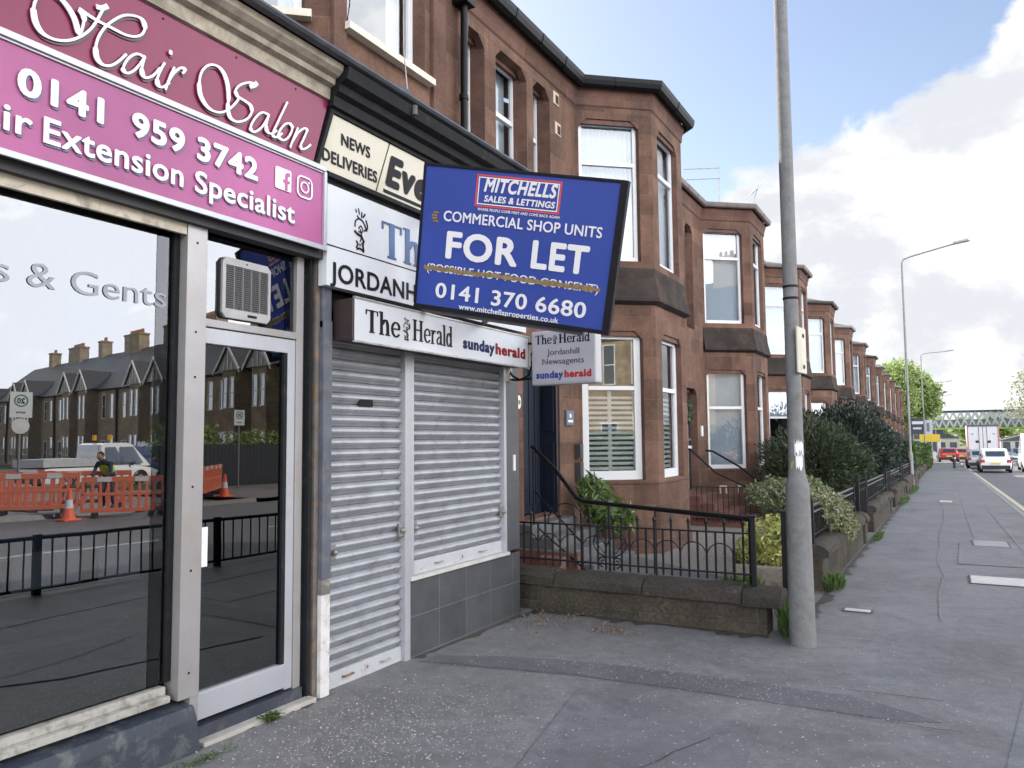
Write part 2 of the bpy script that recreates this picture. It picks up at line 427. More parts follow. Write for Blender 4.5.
# ---------------------------------------------------------------- foliage
def leaves(mb, blobs, n, size, flat=.5, shell=.55, asp=.55, droop=0.0, seed=1, spiky=False):
    """n small leaf faces spread through ellipsoid clumps, denser towards the outside."""
    rnd = random.Random(seed)
    vol = [b[1][0] * b[1][1] * b[1][2] for b in blobs]; tot = sum(v ** .67 for v in vol)
    for (c, r), vv in zip(blobs, vol):
        k = int(n * vv ** .67 / tot)
        for _ in range(k):
            while True:
                d = Vector((rnd.gauss(0, 1), rnd.gauss(0, 1), rnd.gauss(0, 1)))
                if d.length > .01: break
            d.normalize(); rad = shell + (1 - shell) * rnd.random() ** .6
            rad *= 1 + .14 * math.sin(d.x * 7 + c[0] * 3) * math.sin(d.y * 6 + c[1]) + .1 * math.sin(d.z * 9 + c[2] * 5)
            if rnd.random() < .06: rad *= 1 + .18 * rnd.random()
            p = Vector((c[0] + d.x * r[0] * rad, c[1] + d.y * r[1] * rad, c[2] + d.z * r[2] * rad))
            nrm = (d * flat + Vector((rnd.uniform(-1, 1), rnd.uniform(-1, 1), rnd.uniform(-1, 1)))).normalized()
            if spiky: a = (d + Vector((rnd.uniform(-.6, .6), rnd.uniform(-.6, .6), rnd.uniform(-.3, .9)))).normalized()
            else: a = nrm.orthogonal(); a.rotate(Matrix.Rotation(rnd.uniform(0, 6.28), 3, nrm))
            b = nrm.cross(a)
            if b.length < .01: b = a.orthogonal()
            b.normalize(); s = size * rnd.uniform(.6, 1.35); a = a * s; b = b * s * asp * .5
            tip = Vector((0, 0, -droop * s))
            mb.add([p - a * .5, p + b, p + a * .5 + tip, p - b], [(0, 1, 2, 3)])
# ---------------------------------------------------------------- materials in use
SAND = stone_mat('red_sandstone', (.098, .058, .044), (.172, .102, .075), (.135, .096, .076), (.035, .030, .028), sootamt=.62)
SANDT = stone_mat('red_sandstone_trim', (.095, .054, .042), (.135, .080, .064), (.12, .09, .075), (.06, .048, .045), row=.9, wid=1.3, sootamt=.6)
SOOT = mat('sooty_sandstone', (.036, .029, .027), .9, .4, 2.5, .5, 30, dirt=(.085, .052, .040), dirt_scale=2.2, dirt_amt=.4, spec=.2)
WHITE = mat('white_upvc', (.62, .63, .65), .35, .03, 3, dirt=(.45, .44, .42), dirt_scale=6, dirt_amt=.1)
BLIND = mat('window_blind', (.50, .54, .60), .8, .08, 1.2)
CURT = mat('net_curtain', (.62, .66, .70), .9, .1, 8)
SHUT = mat('plantation_shutter', (.8, .8, .78), .5, .03, 3)
GLASS = glass_mat('window_glass', .17, wob=.02)
GLASSD = glass_mat('sky_facing_glass', .09, wob=.02)
BLACKM = mat('black_gutter_paint', (.006, .007, .009), .5, .3, 5, spec=.2)
GUTG = mat('grey_brown_gutter', (.13, .11, .10), .6, .2, 4)
SLATE = tile_mat('roof_slate', (.07, .07, .08), (.03, .03, .03), .3, .18, offset=.5, rough=.55, size=.006)
NAVY = mat('navy_door_paint', (.012, .016, .028), .5, .2, 3, spec=.2)
CHROME = mat('satin_chrome', (.6, .6, .6), .25, .05, 8, metal=1)
IRON = mat('black_railing_paint', (.006, .007, .009), .45, .3, 20, .15, 80, spec=.25)
CREAMST = mat('cream_painted_cornice', (.36, .32, .25), .8, .2, 4, .4, 40, dirt=(.16, .13, .10), dirt_scale=5, dirt_amt=.8)
POTS = mat('terracotta_pot', (.45, .2, .1), .8, .2, 6)
INTER = mat('room_wall', (.30, .29, .27), .9, .05, 2)

XW, XB = -4.65, -3.73
DX, DY1, DYF = XB - XW, .78, 1.50            # bay projection, splay run, front length
PITCH = 6.73
def root_y(k): return 10.2 + PITCH * (k - 1)

SUR = []
def surrounds(t):
    for T in SUR: T.build('window_surround', SANDT, t)
    SUR.clear()
def wall_panel(mb, o, u, W, z0, z1, ops, depth=.17, splay=.035, chamf=.13, trim=None):
    """Wall face with window openings: splayed reveals and shouldered heads. ops: (u0,u1,z0,z1)."""
    o = Vector((o[0], o[1], 0)); u = Vector((u[0], u[1], 0)).normalized(); n = Vector((u.y, -u.x, 0))
    P = lambda a, z, d=0: o + u * a - n * d + Vector((0, 0, z))
    us = sorted({0, W, *[q for a in ops for q in a[:2]]}); zs = sorted({z0, z1, *[q for a in ops for q in a[2:4]]})
    for i in range(len(us) - 1):
        for j in range(len(zs) - 1):
            cu, cz = (us[i] + us[i + 1]) / 2, (zs[j] + zs[j + 1]) / 2
            if any(a[0] < cu < a[1] and a[2] < cz < a[3] for a in ops): continue
            mb.quad(P(us[i], zs[j]), P(us[i + 1], zs[j]), P(us[i + 1], zs[j + 1]), P(us[i], zs[j + 1]))
    for a0, a1, b0, b1 in ops:
        T = MB(); SUR.append(T)
        s = splay; A = [P(a0, b0), P(a1, b0), P(a1, b1), P(a0, b1)]
        B = [P(a0 + s, b0 + s * .5, depth), P(a1 - s, b0 + s * .5, depth), P(a1 - s, b1 - s, depth), P(a0 + s, b1 - s, depth)]
        for i in range(4):
            j = (i + 1) % 4; T.quad(A[i], A[j], B[j], B[i])
        if chamf:
            c = chamf
            T.prism([P(a0, b1, .002), P(a0, b1 - c, .002), P(a0 + c, b1, .002)], -n * .09)
            T.prism([P(a1, b1, .002), P(a1 - c, b1, .002), P(a1, b1 - c, .002)], -n * .09)
            # moulded inner head
            T.obox(P(a0 + s, b1 - .075, depth - .025), u * (a1 - a0 - 2 * s), n * min(.055, depth * .5), Vector((0, 0, .07)))

def window(parent, o, u, W, z0, z1, trans=.68, style='blind', fr=.055, twin=False, glass=None, col=None):
    """A two-light sash: frame (the part), a pane and what hangs behind it (its sub-parts)."""
    o = Vector((o[0], o[1], 0)); u = Vector((u[0], u[1], 0)).normalized(); n = Vector((u.y, -u.x, 0))
    P = lambda a, z, d=0: o + u * a + n * d + Vector((0, 0, z))
    H = z1 - z0; zt = z0 + H * trans; f = MB(); Z = Vector((0, 0, 1))
    def bar(a, b, c, e, d0=-.05, d1=.0): f.obox(P(a, c, d0), u * (b - a), n * (d1 - d0) * 1, Z * (e - c)) if False else f.obox(P(a, c, d1), u * (b - a), n * (d0 - d1), Z * (e - c)) if False else f.add([P(x, z, d) for z in (c, e) for d in (d0, d1) for x in (a, b)], [(0, 1, 3, 2), (4, 6, 7, 5), (0, 4, 5, 1), (2, 3, 7, 6), (0, 2, 6, 4), (1, 5, 7, 3)])
    bar(0, fr, z0, z1); bar(W - fr, W, z0, z1); bar(fr, W - fr, z1 - fr, z1); bar(fr, W - fr, z0, z0 + fr * 1.3, -.05, .012)
    if trans: bar(fr, W - fr, zt - .03, zt + .03, -.05, .008)
    w = f.build('window', col or WHITE, parent)
    g = MB(); g.quad(P(fr * .6, z0 + fr * .6, -.03), P(W - fr * .6, z0 + fr * .6, -.03), P(W - fr * .6, z1 - fr * .6, -.03), P(fr * .6, z1 - fr * .6, -.03))
    g.build('pane', glass or GLASS, w)
    b = MB()
    if style == 'blind':
        b.quad(P(.0, z0, -.14), P(W, z0, -.14), P(W, z1, -.14), P(0, z1, -.14)); b.build('blind', BLIND, w)
    elif style == 'half':
        b.quad(P(.0, zt, -.14), P(W, zt, -.14), P(W, z1, -.14), P(0, z1, -.14)); b.build('blind', BLIND, w)
    elif style == 'net':
        k = 26
        for i in range(k):
            a0, a1 = W * i / k, W * (i + 1) / k; d0, d1 = -.16 + .03 * (i % 2), -.16 + .03 * ((i + 1) % 2)
            b.quad(P(a0, z0, d0), P(a1, z0, d1), P(a1, z1, d1), P(a0, z1, d0))
        b.build('net_curtain', CURT, w)
    elif style == 'curtain':
        k = 7
        for side in (0, 1):
            for i in range(k):
                a0, a1 = W * .22 * i / k, W * .22 * (i + 1) / k
                if side: a0, a1 = W - a0, W - a1
                d0, d1 = -.16 + .03 * (i % 2), -.16 + .03 * ((i + 1) % 2)
                b.quad(P(a0, z0, d0), P(a1, z0, d1), P(a1, z1, d1), P(a0, z1, d0))
        b.build('curtain', CURT, w)
    elif style == 'shutter':       # louvred shutters in the lower light, open glass above
        zt2 = zt - .04
        for a in (.04, W / 2 - .03, W - .09): b.add([P(x, z, d) for z in (z0 + .05, zt2) for d in (-.13, -.10) for x in (a, a + .055)], [(0, 1, 3, 2), (4, 6, 7, 5), (0, 4, 5, 1), (2, 3, 7, 6), (0, 2, 6, 4), (1, 5, 7, 3)])
        k = int((zt2 - z0 - .1) / .075)
        for i in range(k):
            z = z0 + .09 + i * .075
            b.quad(P(.06, z - .022, -.085), P(W - .06, z - .022, -.085), P(W - .06, z + .020, -.12), P(.06, z + .020, -.12))
        b.build('shutter', SHUT, w)
    return w

def bay_pts(r, off=0.0):
    return [(XW, r), (XB, r + DY1), (XB, r + DY1 + DYF), (XW, r + 2 * DY1 + DYF)]

def reveal_window(parent, o, u, a0, a1, z0, z1, depth=.17, splay=.035, **k):
    u_ = Vector((u[0], u[1], 0)).normalized(); n = Vector((u_.y, -u_.x, 0)); q = Vector((o[0], o[1], 0)) + u_ * (a0 + splay * .8) - n * (depth - .012)
    return window(parent, q, u, a1 - a0 - splay * 1.6, z0 + splay * .4, z1 - splay * .8, **k)

def house(k, label, detail=True, gut=GUTG, styles=None, front_y=None, end_y=None, upper=None):
    """One terraced house of the red sandstone row: bay, door, narrow upper windows, roof and chimney."""
    r = root_y(k); dz = -0.0125 * PITCH * (k - 1)
    y0 = r - 3.55; y1 = y0 + PITCH
    t = thing('terraced_house', label, 'house', (XW, r, gz(r) - .02), 'red sandstone terraced houses')
    st = styles or ['blind', 'blind', 'blind', 'blind', 'blind', 'blind']
    Z = lambda z: z + dz
    ztop = Z(6.86)
    W = MB(); T = MB()
    # street wall left of the bay, with the door and three narrow upper windows
    dops = [(r - 1.70 - y0, r - .65 - y0, Z(.58), Z(2.72))]
    if k == 1: nar = [(7.15, 7.62, 4.72, 6.42), (7.88, 8.68, 4.72, 6.45), (8.86, 9.36, 4.72, 6.45)]
    else: nar = [(r - 3.0, r - 2.5, 4.3, 6.2), (r - 2.1, r - 1.55, 4.0, 6.25), (r - 1.25, r - .7, 4.0, 6.25)]
    nops = [(a - y0, b - y0, Z(c), Z(d)) for a, b, c, d in nar]
    wall_panel(W, (XW, y0), (0, 1), r - y0, gz(r) - .3, ztop, dops + nops, depth=.2, trim=T)
    b = bay_pts(r)
    wall_panel(W, (XW, b[3][1]), (0, 1), y1 - b[3][1], gz(r) - .3, ztop, [], trim=T)
    fl = math.hypot(DX, DY1)
    faces = [(b[0], b[1], fl, .05, .82), (b[1], b[2], DYF, .24, .82 * 1.50 + .03), (b[2], b[3], fl, .20, 1.12)]
    for i, (p, q, L, a0, a1) in enumerate(faces):
        u = (q[0] - p[0], q[1] - p[1])
        a0_, a1_ = (a0, 1.0) if i == 0 else (.26, 1.24) if i == 1 else (.24, L - .05)
        ops = [(a0_, a1_, Z(.98), Z(3.19)), (a0_, a1_, Z(4.24), Z(6.40))]
        wall_panel(W, p, u, L, gz(r) - .3, ztop, ops, trim=T, depth=.10, splay=.022)
        if i < 2 or detail:
            w1 = reveal_window(t, p, u, a0_, a1_, Z(.98), Z(3.19), depth=.10, splay=.022, style=st[i], trans=.62, fr=.10 if k == 1 else .065)
            w2 = reveal_window(t, p, u, a0_, a1_, Z(4.24), Z(6.40), depth=.10, splay=.022, style=st[3 + i], trans=.70, glass=GLASSD)
    if detail:
        for a, b_, c, d in nops: reveal_window(t, (XW, y0), (0, 1), a, b_, c, d, depth=.2, style='net', trans=.6, fr=.035, glass=GLASSD)  # pale nets added in these narrow windows to imitate reflected sky
    wall = W.build('wall', SAND, t)
    surrounds(t)
    # mouldings
    bp = bay_pts(r); path = [(XW, bp[0][1] - .0)] + bp[1:3] + [bp[3]]
    S = MB()
    S.sweep(bp, [(.003, Z(4.14)), (.015, Z(4.10)), (.018, Z(3.98)), (.075, Z(3.70)), (.09, Z(3.68)), (.09, Z(3.63)), (.003, Z(3.58))])
    S.build('string_course', SOOT, t)
    S2 = MB()
    S2.sweep(bp, [(.003, Z(.97)), (.012, Z(.965)), (.012, Z(.93)), (.003, Z(.92))])
    S2.sweep(bp, [(.003, Z(.12)), (.03, Z(.08)), (.03, gz(r) - .25)])
    S2.build('sill_course', SANDT, t)
    C = MB(); full = [(XW, y0), (XW, bp[0][1])] + bp[1:3] + [(XW, bp[3][1]), (XW, y1)]
    C.sweep(full, [(.003, Z(6.58)), (.02, Z(6.60)), (.03, Z(6.70)), (.06, Z(6.80)), (.06, Z(6.858)), (-.05, Z(6.858))])
    C.build('cornice', SANDT, t)
    # gutter: half-round channel with joints
    q_ = 1.35 if k == 1 else 1.0; gp = [(.07 + a * q_, Z(6.965 - b * q_)) for a, b in ((0, 0), (.0, .06), (.02, .10), (.06, .11), (.095, .09), (.11, .045), (.115, 0), (.10, 0), (.095, .045), (.07, .08), (.03, .08), (.01, 0))]
    G = MB(); G.sweep(full, gp)
    for i in range(len(full) - 1):
        a, c = Vector(full[i]), Vector(full[i + 1]); L = (c - a).length; d = (c - a).normalized(); n = Vector((d.y, -d.x))
        for j in range(1, int(L / .8) + 1):
            q = a + d * (j * L / (int(L / .8) + 1)); pth = [(q.x - d.x * .02, q.y - d.y * .02), (q.x + d.x * .02, q.y + d.y * .02)]
            G.sweep(pth, [(o * 1.0 + (.008 if o > .1 else -.004), z - .006) for o, z in gp[1:7]])
    G.build('gutter', gut, t)
    # roof, seen only from other places: slate slopes, ridge, chimney with pots
    Rf = MB(); ze, zr = Z(6.95), Z(9.15); xr, xe = -8.6, -12.5
    Rf.quad((XW + .10, y0, ze), (XW + .10, y1, ze), (xr, y1, zr), (xr, y0, zr)); Rf.quad((xr, y0, zr), (xr, y1, zr), (xe, y1, ze), (xe, y0, ze))
    m = (XW - 1.2, (bp[0][1] + bp[3][1]) / 2, ze + (1.3) * (zr - ze) / (XW + .1 - xr) + .0)
    ou = [(XW + .02, bp[0][1] - .06), (XB + .06, bp[1][1] - .03), (XB + .06, bp[2][1] + .03), (XW + .02, bp[3][1] + .06)]
    apex = (XW - 1.0, m[1], ze + 1.12 * (zr - ze) / (XW + .1 - xr) + .03)
    for i in range(3): Rf.quad((*ou[i], ze + .01), (*ou[i + 1], ze + .01), apex)
    rf = Rf.build('roof', SLATE, t)
    Rd = MB(); Rd.tube([(xr, y0, zr + .02), (xr, y1, zr + .02)], .09, 6); Rd.build('ridge', GUTG, rf)
    Ch = MB(); Ch.box(xr - .4, xr + .4, y1 - .5, y1 + .0, zr - .9, zr + .75); Ch.box(xr - .46, xr + .46, y1 - .56, y1 + .04, zr + .75, zr + .85)
    ch = Ch.build('chimney', SAND, rf)
    Pt = MB()
    for i in range(4): Pt.tube([(xr - .3 + i * .2, y1 - .25, zr + .85), (xr - .3 + i * .2, y1 - .25, zr + 1.05)], [.08, .065], 8)
    Pt.build('chimney_pots', POTS, rf)
    Bk = MB(); Bk.quad((xe, y0, gz(r) - .3), (xe, y1, gz(r) - .3), (xe, y1, ze), (xe, y0, ze)); Bk.build('back_wall', SAND, t)
    In = MB(); In.box(XW - 3.6, XW - 3.5, y0 + .1, y1 - .1, gz(r), Z(6.6)); In.box(XW - 3.5, XW - .05, y0 + .1, y0 + .18, gz(r), Z(6.6)); In.box(XW - 3.5, XW - .05, y1 - .16, y1 - .08, gz(r), Z(6.6)); In.box(XW - 3.5, XW - .1, r + .1, r + 2.9, Z(3.28), Z(3.36))
    In.build('room', INTER, t)
    return t, dz, y0, y1

E1 = house(1, 'nearest sandstone house, white louvred shutters and black gutter, right of the blue board', gut=BLACKM,
           styles=['shutter', 'shutter', 'shutter', 'net', 'net', 'net'])
E2 = house(2, 'second house from the shops, grey-brown gutter, stained white blinds in both storeys', styles=['blind', 'blind', 'blind', 'blind', 'blind', 'net'])
words = ['third', 'fourth', 'fifth', 'sixth', 'seventh', 'eighth', 'ninth', 'tenth', 'eleventh', 'twelfth']
hints = ['with the grey lamp post in front of its bay', 'upper bay just right of the near pole', 'narrow upper window above the dark bushes', 'seen as a slim bay above the dark bushes',
         'seen as a sliver of bay above the dark bushes', 'a thin strip of bay in the row', 'a thin strip of bay towards the trees', 'a thin strip of bay near the trees', 'almost at the far end of the row', 'last house of the row beside the trees']
sty = [['half', 'half', 'net', 'net', 'net', 'net'], ['curtain', 'net', 'net', 'blind', 'blind', 'blind'], ['net', 'curtain', 'net', 'net', 'curtain', 'net']]
HOUSES = [E1, E2]
for i, w in enumerate(words):
    HOUSES.append(house(3 + i, gut=[GUTG, mat('dark_brown_gutter', (.04, .034, .03), .6), mat('pale_grey_gutter', (.24, .23, .21), .6)][i % 3], label= f'{w} sandstone house from the shops, {hints[i]}', detail=i < 2, styles=sty[i % 3]))

# end gable of the row (part of the last house)
g = MB(); yE = HOUSES[-1][3]; dzE = HOUSES[-1][1]
g.quad((XW, yE, -2), (XW, yE, 6.95 + dzE), (-8.6, yE, 9.15 + dzE), (-12.5, yE, 6.95 + dzE), (-12.5, yE, -2)); g.build('gable_wall', SAND, HOUSES[-1][0])

# ---- doors of the two nearest houses
def navy_door(t, r, dz):
    m = MB(); x = XW - .26; y0, y1 = r - 1.66, r - .69; z0, z1 = .60 + dz, 2.68 + dz
    m.box(x - .05, x, y0, y1, z0, z1)
    for i in range(5):
        a = y0 + .07 + i * .17; m.box(x, x + .012, a, a + .13, z0 + .12, z1 - .12)
    d = m.build('door', NAVY, t, bevel=.003)
    h = MB(); h.box(x + .012, x + .02, y0 + .10, y0 + .15, 1.22 + dz, 1.44 + dz); h.tube([(x + .02, y0 + .125, 1.38 + dz), (x + .07, y0 + .125, 1.38 + dz), (x + .07, y0 + .27, 1.38 + dz)], .011, 6)
    h.build('handle', CHROME, d)
    s = MB()                                   # storm door leaf folded back against the reveal
    s.box(x + .03, XW - .01, y1 - .045, y1 - .005, z0, z1)
    for z in (z0 + .15, z0 + 1.1): s.box(x + .06, XW - .05, y1 - .058, y1 - .045, z, z + .8)
    s.build('storm_door', mat('dark_navy_storm_door', (.008, .012, .024), .4), t, bevel=.003)
navy_door(E1[0], root_y(1), 0)
def dark_door(t, r, dz):
    m = MB(); x = XW - .15; y0, y1 = r - 1.66, r - .69; z0, z1 = .60 + dz, 2.68 + dz
    m.box(x - .05, x, y0, y1, z0, z1)
    d = m.build('door', mat('black_brown_door', (.02, .018, .02), .4), t, bevel=.003)
    f = MB(); f.box(x, x + .03, y1 - .33, y1 - .27, z0, z1 - .3); f.box(x, x + .03, y0, y0 + .06, z0, z1); f.box(x, x + .028, y0, y1, z0 + .85, z0 + .91)
    f.build('door_frame', WHITE, d)
    h = MB(); h.box(x + .012, x + .05, y1 - .22, y1 - .06, z0 + 1.02, z0 + 1.06); h.build('handle', CHROME, d)
dark_door(E2[0], root_y(2), E2[1])
for k in range(2, 12):
    t, dz, a, b = HOUSES[k]; r = root_y(k + 1); m = MB(); m.box(XW - .3, XW - .25, r - 1.66, r - .69, .6 + dz, 2.68 + dz); d = m.build('door', NAVY, t)
    h = MB(); h.box(XW - .25, XW - .22, r - .8, r - .76, 1.5 + dz, 1.62 + dz); h.build('handle', CHROME, d)

# air bricks high on the first house, plaques and boxes round its door
for z, y in ((6.43, 9.55), (6.0, 9.6)):
    m = MB(); m.box(XW + .003, XW + .012, y - .09, y + .09, z - .09, z + .09)
    a = m.build('vent', mat('pale_vent_frame', (.42, .33, .24), .8), E1[0])
    m = MB(); m.box(XW + .012, XW + .016, y - .02, y + .07, z - .07, z + .05); m.build('vent_hole', mat('vent_hole_dark', (.02, .015, .012), .9), a)
m = MB(); pts = [(XW + .004, 8.365 + .055 * math.cos(a * math.pi / 12), 2.06 + .085 * math.sin(a * math.pi / 12)) for a in range(24)]
m.prism(pts, (.012, 0, 0)); pl = m.build('house_number_plaque', mat('cream_enamel', (.72, .70, .62), .3), loc=(XW, 8.365, 1.97))
tag(pl, 'small oval cream number plaque on the red stone between shutter shop and navy door', 'plaque')
m = MB(); put_text(m, '10', (XW + .016, 8.335, 2.03), (0, 1, 0), (0, 0, 1), .06, .06, .02, out=.001); m.build('lettering', mat('plaque_ink', (.1, .1, .1), .5), pl)
m = MB(); m.box(XW + .004, XW + .03, 9.70, 9.95, 1.78, 2.0); sg = m.build('alarm_sign', mat('dull_blue_sign', (.07, .09, .13), .4), loc=(XW, 9.82, 1.78), bevel=.004)
tag(sg, 'small square blue-grey sign with a white emblem on the stone right of the navy door', 'sign')
m = MB(); m.box(XW + .03, XW + .034, 9.715, 9.935, 1.795, 1.985); m.k = 1
m.ball((XW + .036, 9.825, 1.92), (.004, .03, .03), 10, 6); m.box(XW + .034, XW + .037, 9.75, 9.90, 1.83, 1.86)
m.build('face_plate', [mat('sign_face_slate', (.12, .14, .18), .4), mat('sign_white', (.75, .75, .75), .5)], sg)
for z0, z1, lab in ((1.32, 1.52, 'upper of two small dark boxes on the stone beside the white shuttered window'), (1.0, 1.26, 'lower of two dark boxes beside the shuttered window, just above the leafy plant')):
    m = MB(); m.box(XW + .004, XW + .09, 10.02, 10.13, z0, z1); m.box(XW + .09, XW + .094, 10.035, 10.115, z0 + .03, z1 - .04)
    tag(m.build('wall_box', mat('grey_black_box', (.045, .045, .05), .5), loc=(XW, 10.07, z0), bevel=.006), lab, 'wall box', 'dark boxes on the first house')
m = MB(); y = root_y(2) - .42; m.box(XW + .004, XW + .05, y - .04, y + .04, 1.62, 1.85)
tag(m.build('door_bell', mat('white_bell', (.75, .75, .75), .4), loc=(XW, y, 1.62), bevel=.01), 'small white bell box on the stone beside the second house door', 'bell')
# wreath on the second door
m = MB(); rr = random.Random(4)
for i in range(160):
    a = rr.random() * 6.28; c = Vector((XW - .09 + rr.uniform(-.03, .04), root_y(2) - .98 + .13 * math.cos(a) + rr.uniform(-.05, .05), 2.12 + .2 * math.sin(a) + rr.uniform(-.05, .05)))
    d = Vector((rr.uniform(-1, 1), rr.uniform(-1, 1), rr.uniform(-1, 1))).normalized() * .05; e = d.orthogonal().normalized() * .018
    m.quad(c - d, c + e, c + d, c - e)
tag(m.build('door_wreath', leaf_mat('wreath_leaves', (.02, .05, .02), (.10, .15, .08)), loc=(XW - .1, root_y(2) - 1.05, 1.9)), 'green wreath hanging in the doorway of the second house', 'wreath')

# drain pipe in the corner of the first house wall
m = MB(); m.tube([(XW + .13, 7.02, 6.88), (XW + .10, 7.02, 6.62), (XW + .09, 7.02, 4.3)], .042, 10)
for z in (6.5, 5.4, 4.5): m.tube([(XW + .09, 7.02, z), (XW + .09, 7.02, z + .06)], .055, 10)
m.box(XW + .004, XW + .19, 6.92, 7.12, 6.5, 6.76)
m.build('downpipe', BLACKM, E1[0], smooth=True)
m = MB(); m.tube([(XW + .05, 7.18, 6.5), (XW + .03, 7.13, 5.3), (XW + .06, 7.1, 4.6)], .007, 5)
m.build('cable', mat('grey_cable', (.2, .2, .2), .6), E1[0])

# TV aerials on the second and third house
def aerial(x, y, z0, z1, kind, label):
    m = MB(); m.tube([(x, y, z0), (x, y, z1)], .03 if kind else .02, 6)
    if kind:
        for zz, L in ((z1 - .15, 1.7), (z1 - .62, 1.6)):
            m.tube([(x + .1, y - .1, zz), (x - .8 * L, y - .45 * L, zz - .02)], .022, 5)
            for i in range(8):
                p = Vector((x, y, zz)).lerp(Vector((x - .8 * L, y - .45 * L, zz)), (i + .5) / 8); m.tube([p + Vector((.06, -.1, .0)), p + Vector((-.06, .1, 0))], .008, 4)
    else:
        m.tube([(x, y, z1), (x + .12, y + .1, z1 + .4)], .02, 5); m.tube([(x - .25, y, z1 + .02), (x + .15, y, z1 + .32)], .012, 5); m.tube([(x - .1, y, z1 + .1), (x + .28, y, z1 + .45)], .012, 5)
    tag(m.build('tv_aerial', mat('weathered_aluminium', (.25, .26, .28), .5, metal=.5), loc=(x, y, z0)), label, 'aerial')
aerial(-8.3, 33.4, 8.6, 13.6, 1, 'tall thin television aerial with two long arms above the second bay roof')
aerial(-5.1, 25.1, 6.9, 9.35, 0, 'small bent aerial on the roof edge of the third house')
# ---------------------------------------------------------------- corner building with the two shops
XS = -3.65
ALU = mat('brushed_aluminium', (.30, .29, .29), .38, .08, 4, metal=.35, dirt=(.28, .25, .22), dirt_scale=2.2, dirt_amt=.5)
ALUL = mat('pale_aluminium', (.37, .38, .41), .35, .05, 4, metal=.25, dirt=(.35, .33, .3), dirt_scale=3, dirt_amt=.3)
DKFR = mat('black_shop_frame', (.008, .009, .011), .7, .3, 8, dirt=(.05, .045, .04), dirt_scale=12, dirt_amt=.2, spec=.25)
SHUTM = mat('galvanised_shutter', (.30, .31, .335), .42, .16, 5, .2, 60, metal=.30, dirt=(.15, .14, .135), dirt_scale=9, dirt_amt=.3)
RUSTW = mat('chipped_white_rail', (.40, .41, .43), .5, .05, 8, .2, 60, dirt=(.26, .12, .06), dirt_scale=16, dirt_amt=.15)
RUST = mat('rust', (.22, .09, .04), .85, .3, 20)
GTILE = tile_mat('grey_wall_tile', (.066, .069, .076), (.12, .12, .125), .40, .30, z0=-.05, y0=4.78, size=.0035)
GTILE2 = tile_mat('grey_pilaster_tile', (.070, .073, .080), (.03, .03, .03), .4, .6, z0=.0, y0=6.2)
NAVYP = mat('weathered_navy_plinth', (.022, .030, .046), .6, .35, 3, .6, 30, dirt=(.12, .12, .12), dirt_scale=8, dirt_amt=.5)
PEEL = mat('peeling_white_sill', (.34, .33, .30), .7, .1, 6, .4, 40, dirt=(.12, .10, .08), dirt_scale=14, dirt_amt=.6)
LEAD = mat('lead_flashing', (.075, .082, .095), .6, .3, 5, .6, 20, metal=.2)
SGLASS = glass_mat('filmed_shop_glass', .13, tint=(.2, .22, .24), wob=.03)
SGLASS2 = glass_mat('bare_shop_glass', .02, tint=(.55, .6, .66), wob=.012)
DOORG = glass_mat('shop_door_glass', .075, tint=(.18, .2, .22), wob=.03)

sb = thing('shop_building', 'sandstone corner building with a pink hair salon and a shuttered newsagent below', 'building', (XS, 0.0, 0.0))
# upper wall with oriel bay (front at X=-3.73)
Y_END = 6.65
W = MB(); T = MB()
ob = [(XW, 3.22), (XB, 4.02), (XB, 5.42), (XW, 6.15)]
z0, z1 = 3.9, 6.86
wall_panel(W, (XW, -14), (0, 1), 14 + ob[0][1], z0, z1, [(4.4, 5.6, 4.75, 6.4), (8.2, 9.4, 4.75, 6.4)], trim=T)
wall_panel(W, (XW, ob[3][1]), (0, 1), Y_END - ob[3][1], z0, z1, [], trim=T)
fl0 = math.hypot(XB - XW, .8); fl2 = math.hypot(XB - XW, .73)
for p, q, L, ops in ((ob[0], ob[1], fl0, [(.12, 1.02, 4.66, 6.5)]), (ob[1], ob[2], 1.4, [(.14, 1.12, 4.66, 6.5)]), (ob[2], ob[3], fl2, [])):
    u = (q[0] - p[0], q[1] - p[1]); wall_panel(W, p, u, L, z0, z1, ops, depth=.12, chamf=0, trim=T)
    for a in ops:
        reveal_window(sb, p, u, a[0], a[1], a[2], a[3], depth=.12, style='curtain', trans=.7, fr=.06, glass=GLASSD)
        uu = Vector((u[0], u[1], 0)).normalized(); n = Vector((uu.y, -uu.x, 0)); o = Vector((*p, 0))
        s = MB(); s.obox(o + uu * (a[0] - .05) + n * .002 + Vector((0, 0, 4.60)), uu * (a[1] - a[0] + .1), -n * -.0 + n * .075, Vector((0, 0, .055)))
        s.build('window_sill', mat('cream_sill', (.6, .56, .48), .7), sb)
for a in ((4.4, 5.6), (8.2, 9.4)): reveal_window(sb, (XW, -14), (0, 1), a[0], a[1], 4.75, 6.4, style='net')
W.build('wall', SAND, sb); surrounds(sb)
P = MB()                                    # stone piers at the oriel corners, and the cill panel
P.sweep([(XB + .0, 3.995), (XB, 4.13)], [(.004, 3.95), (.03, 3.95), (.03, 6.8), (.004, 6.8)])
P.sweep([(XB, 5.22), (XB, 5.40)], [(.004, 3.95), (.035, 3.95), (.035, 6.8), (.004, 6.8)])
P.sweep([(XW, 6.22), (XW, 6.55)], [(.004, 3.95), (.06, 3.95), (.06, 6.8), (.004, 6.8)])
P.build('piers', SANDT, sb)
full = [(XW, -14), (XW, ob[0][1]), ob[1], ob[2], (XW, ob[3][1]), (XW, Y_END)]
C = MB(); C.sweep(full, [(.003, 6.58), (.03, 6.70), (.06, 6.80), (.06, 6.858), (-.05, 6.858)]); C.build('cornice', SANDT, sb)
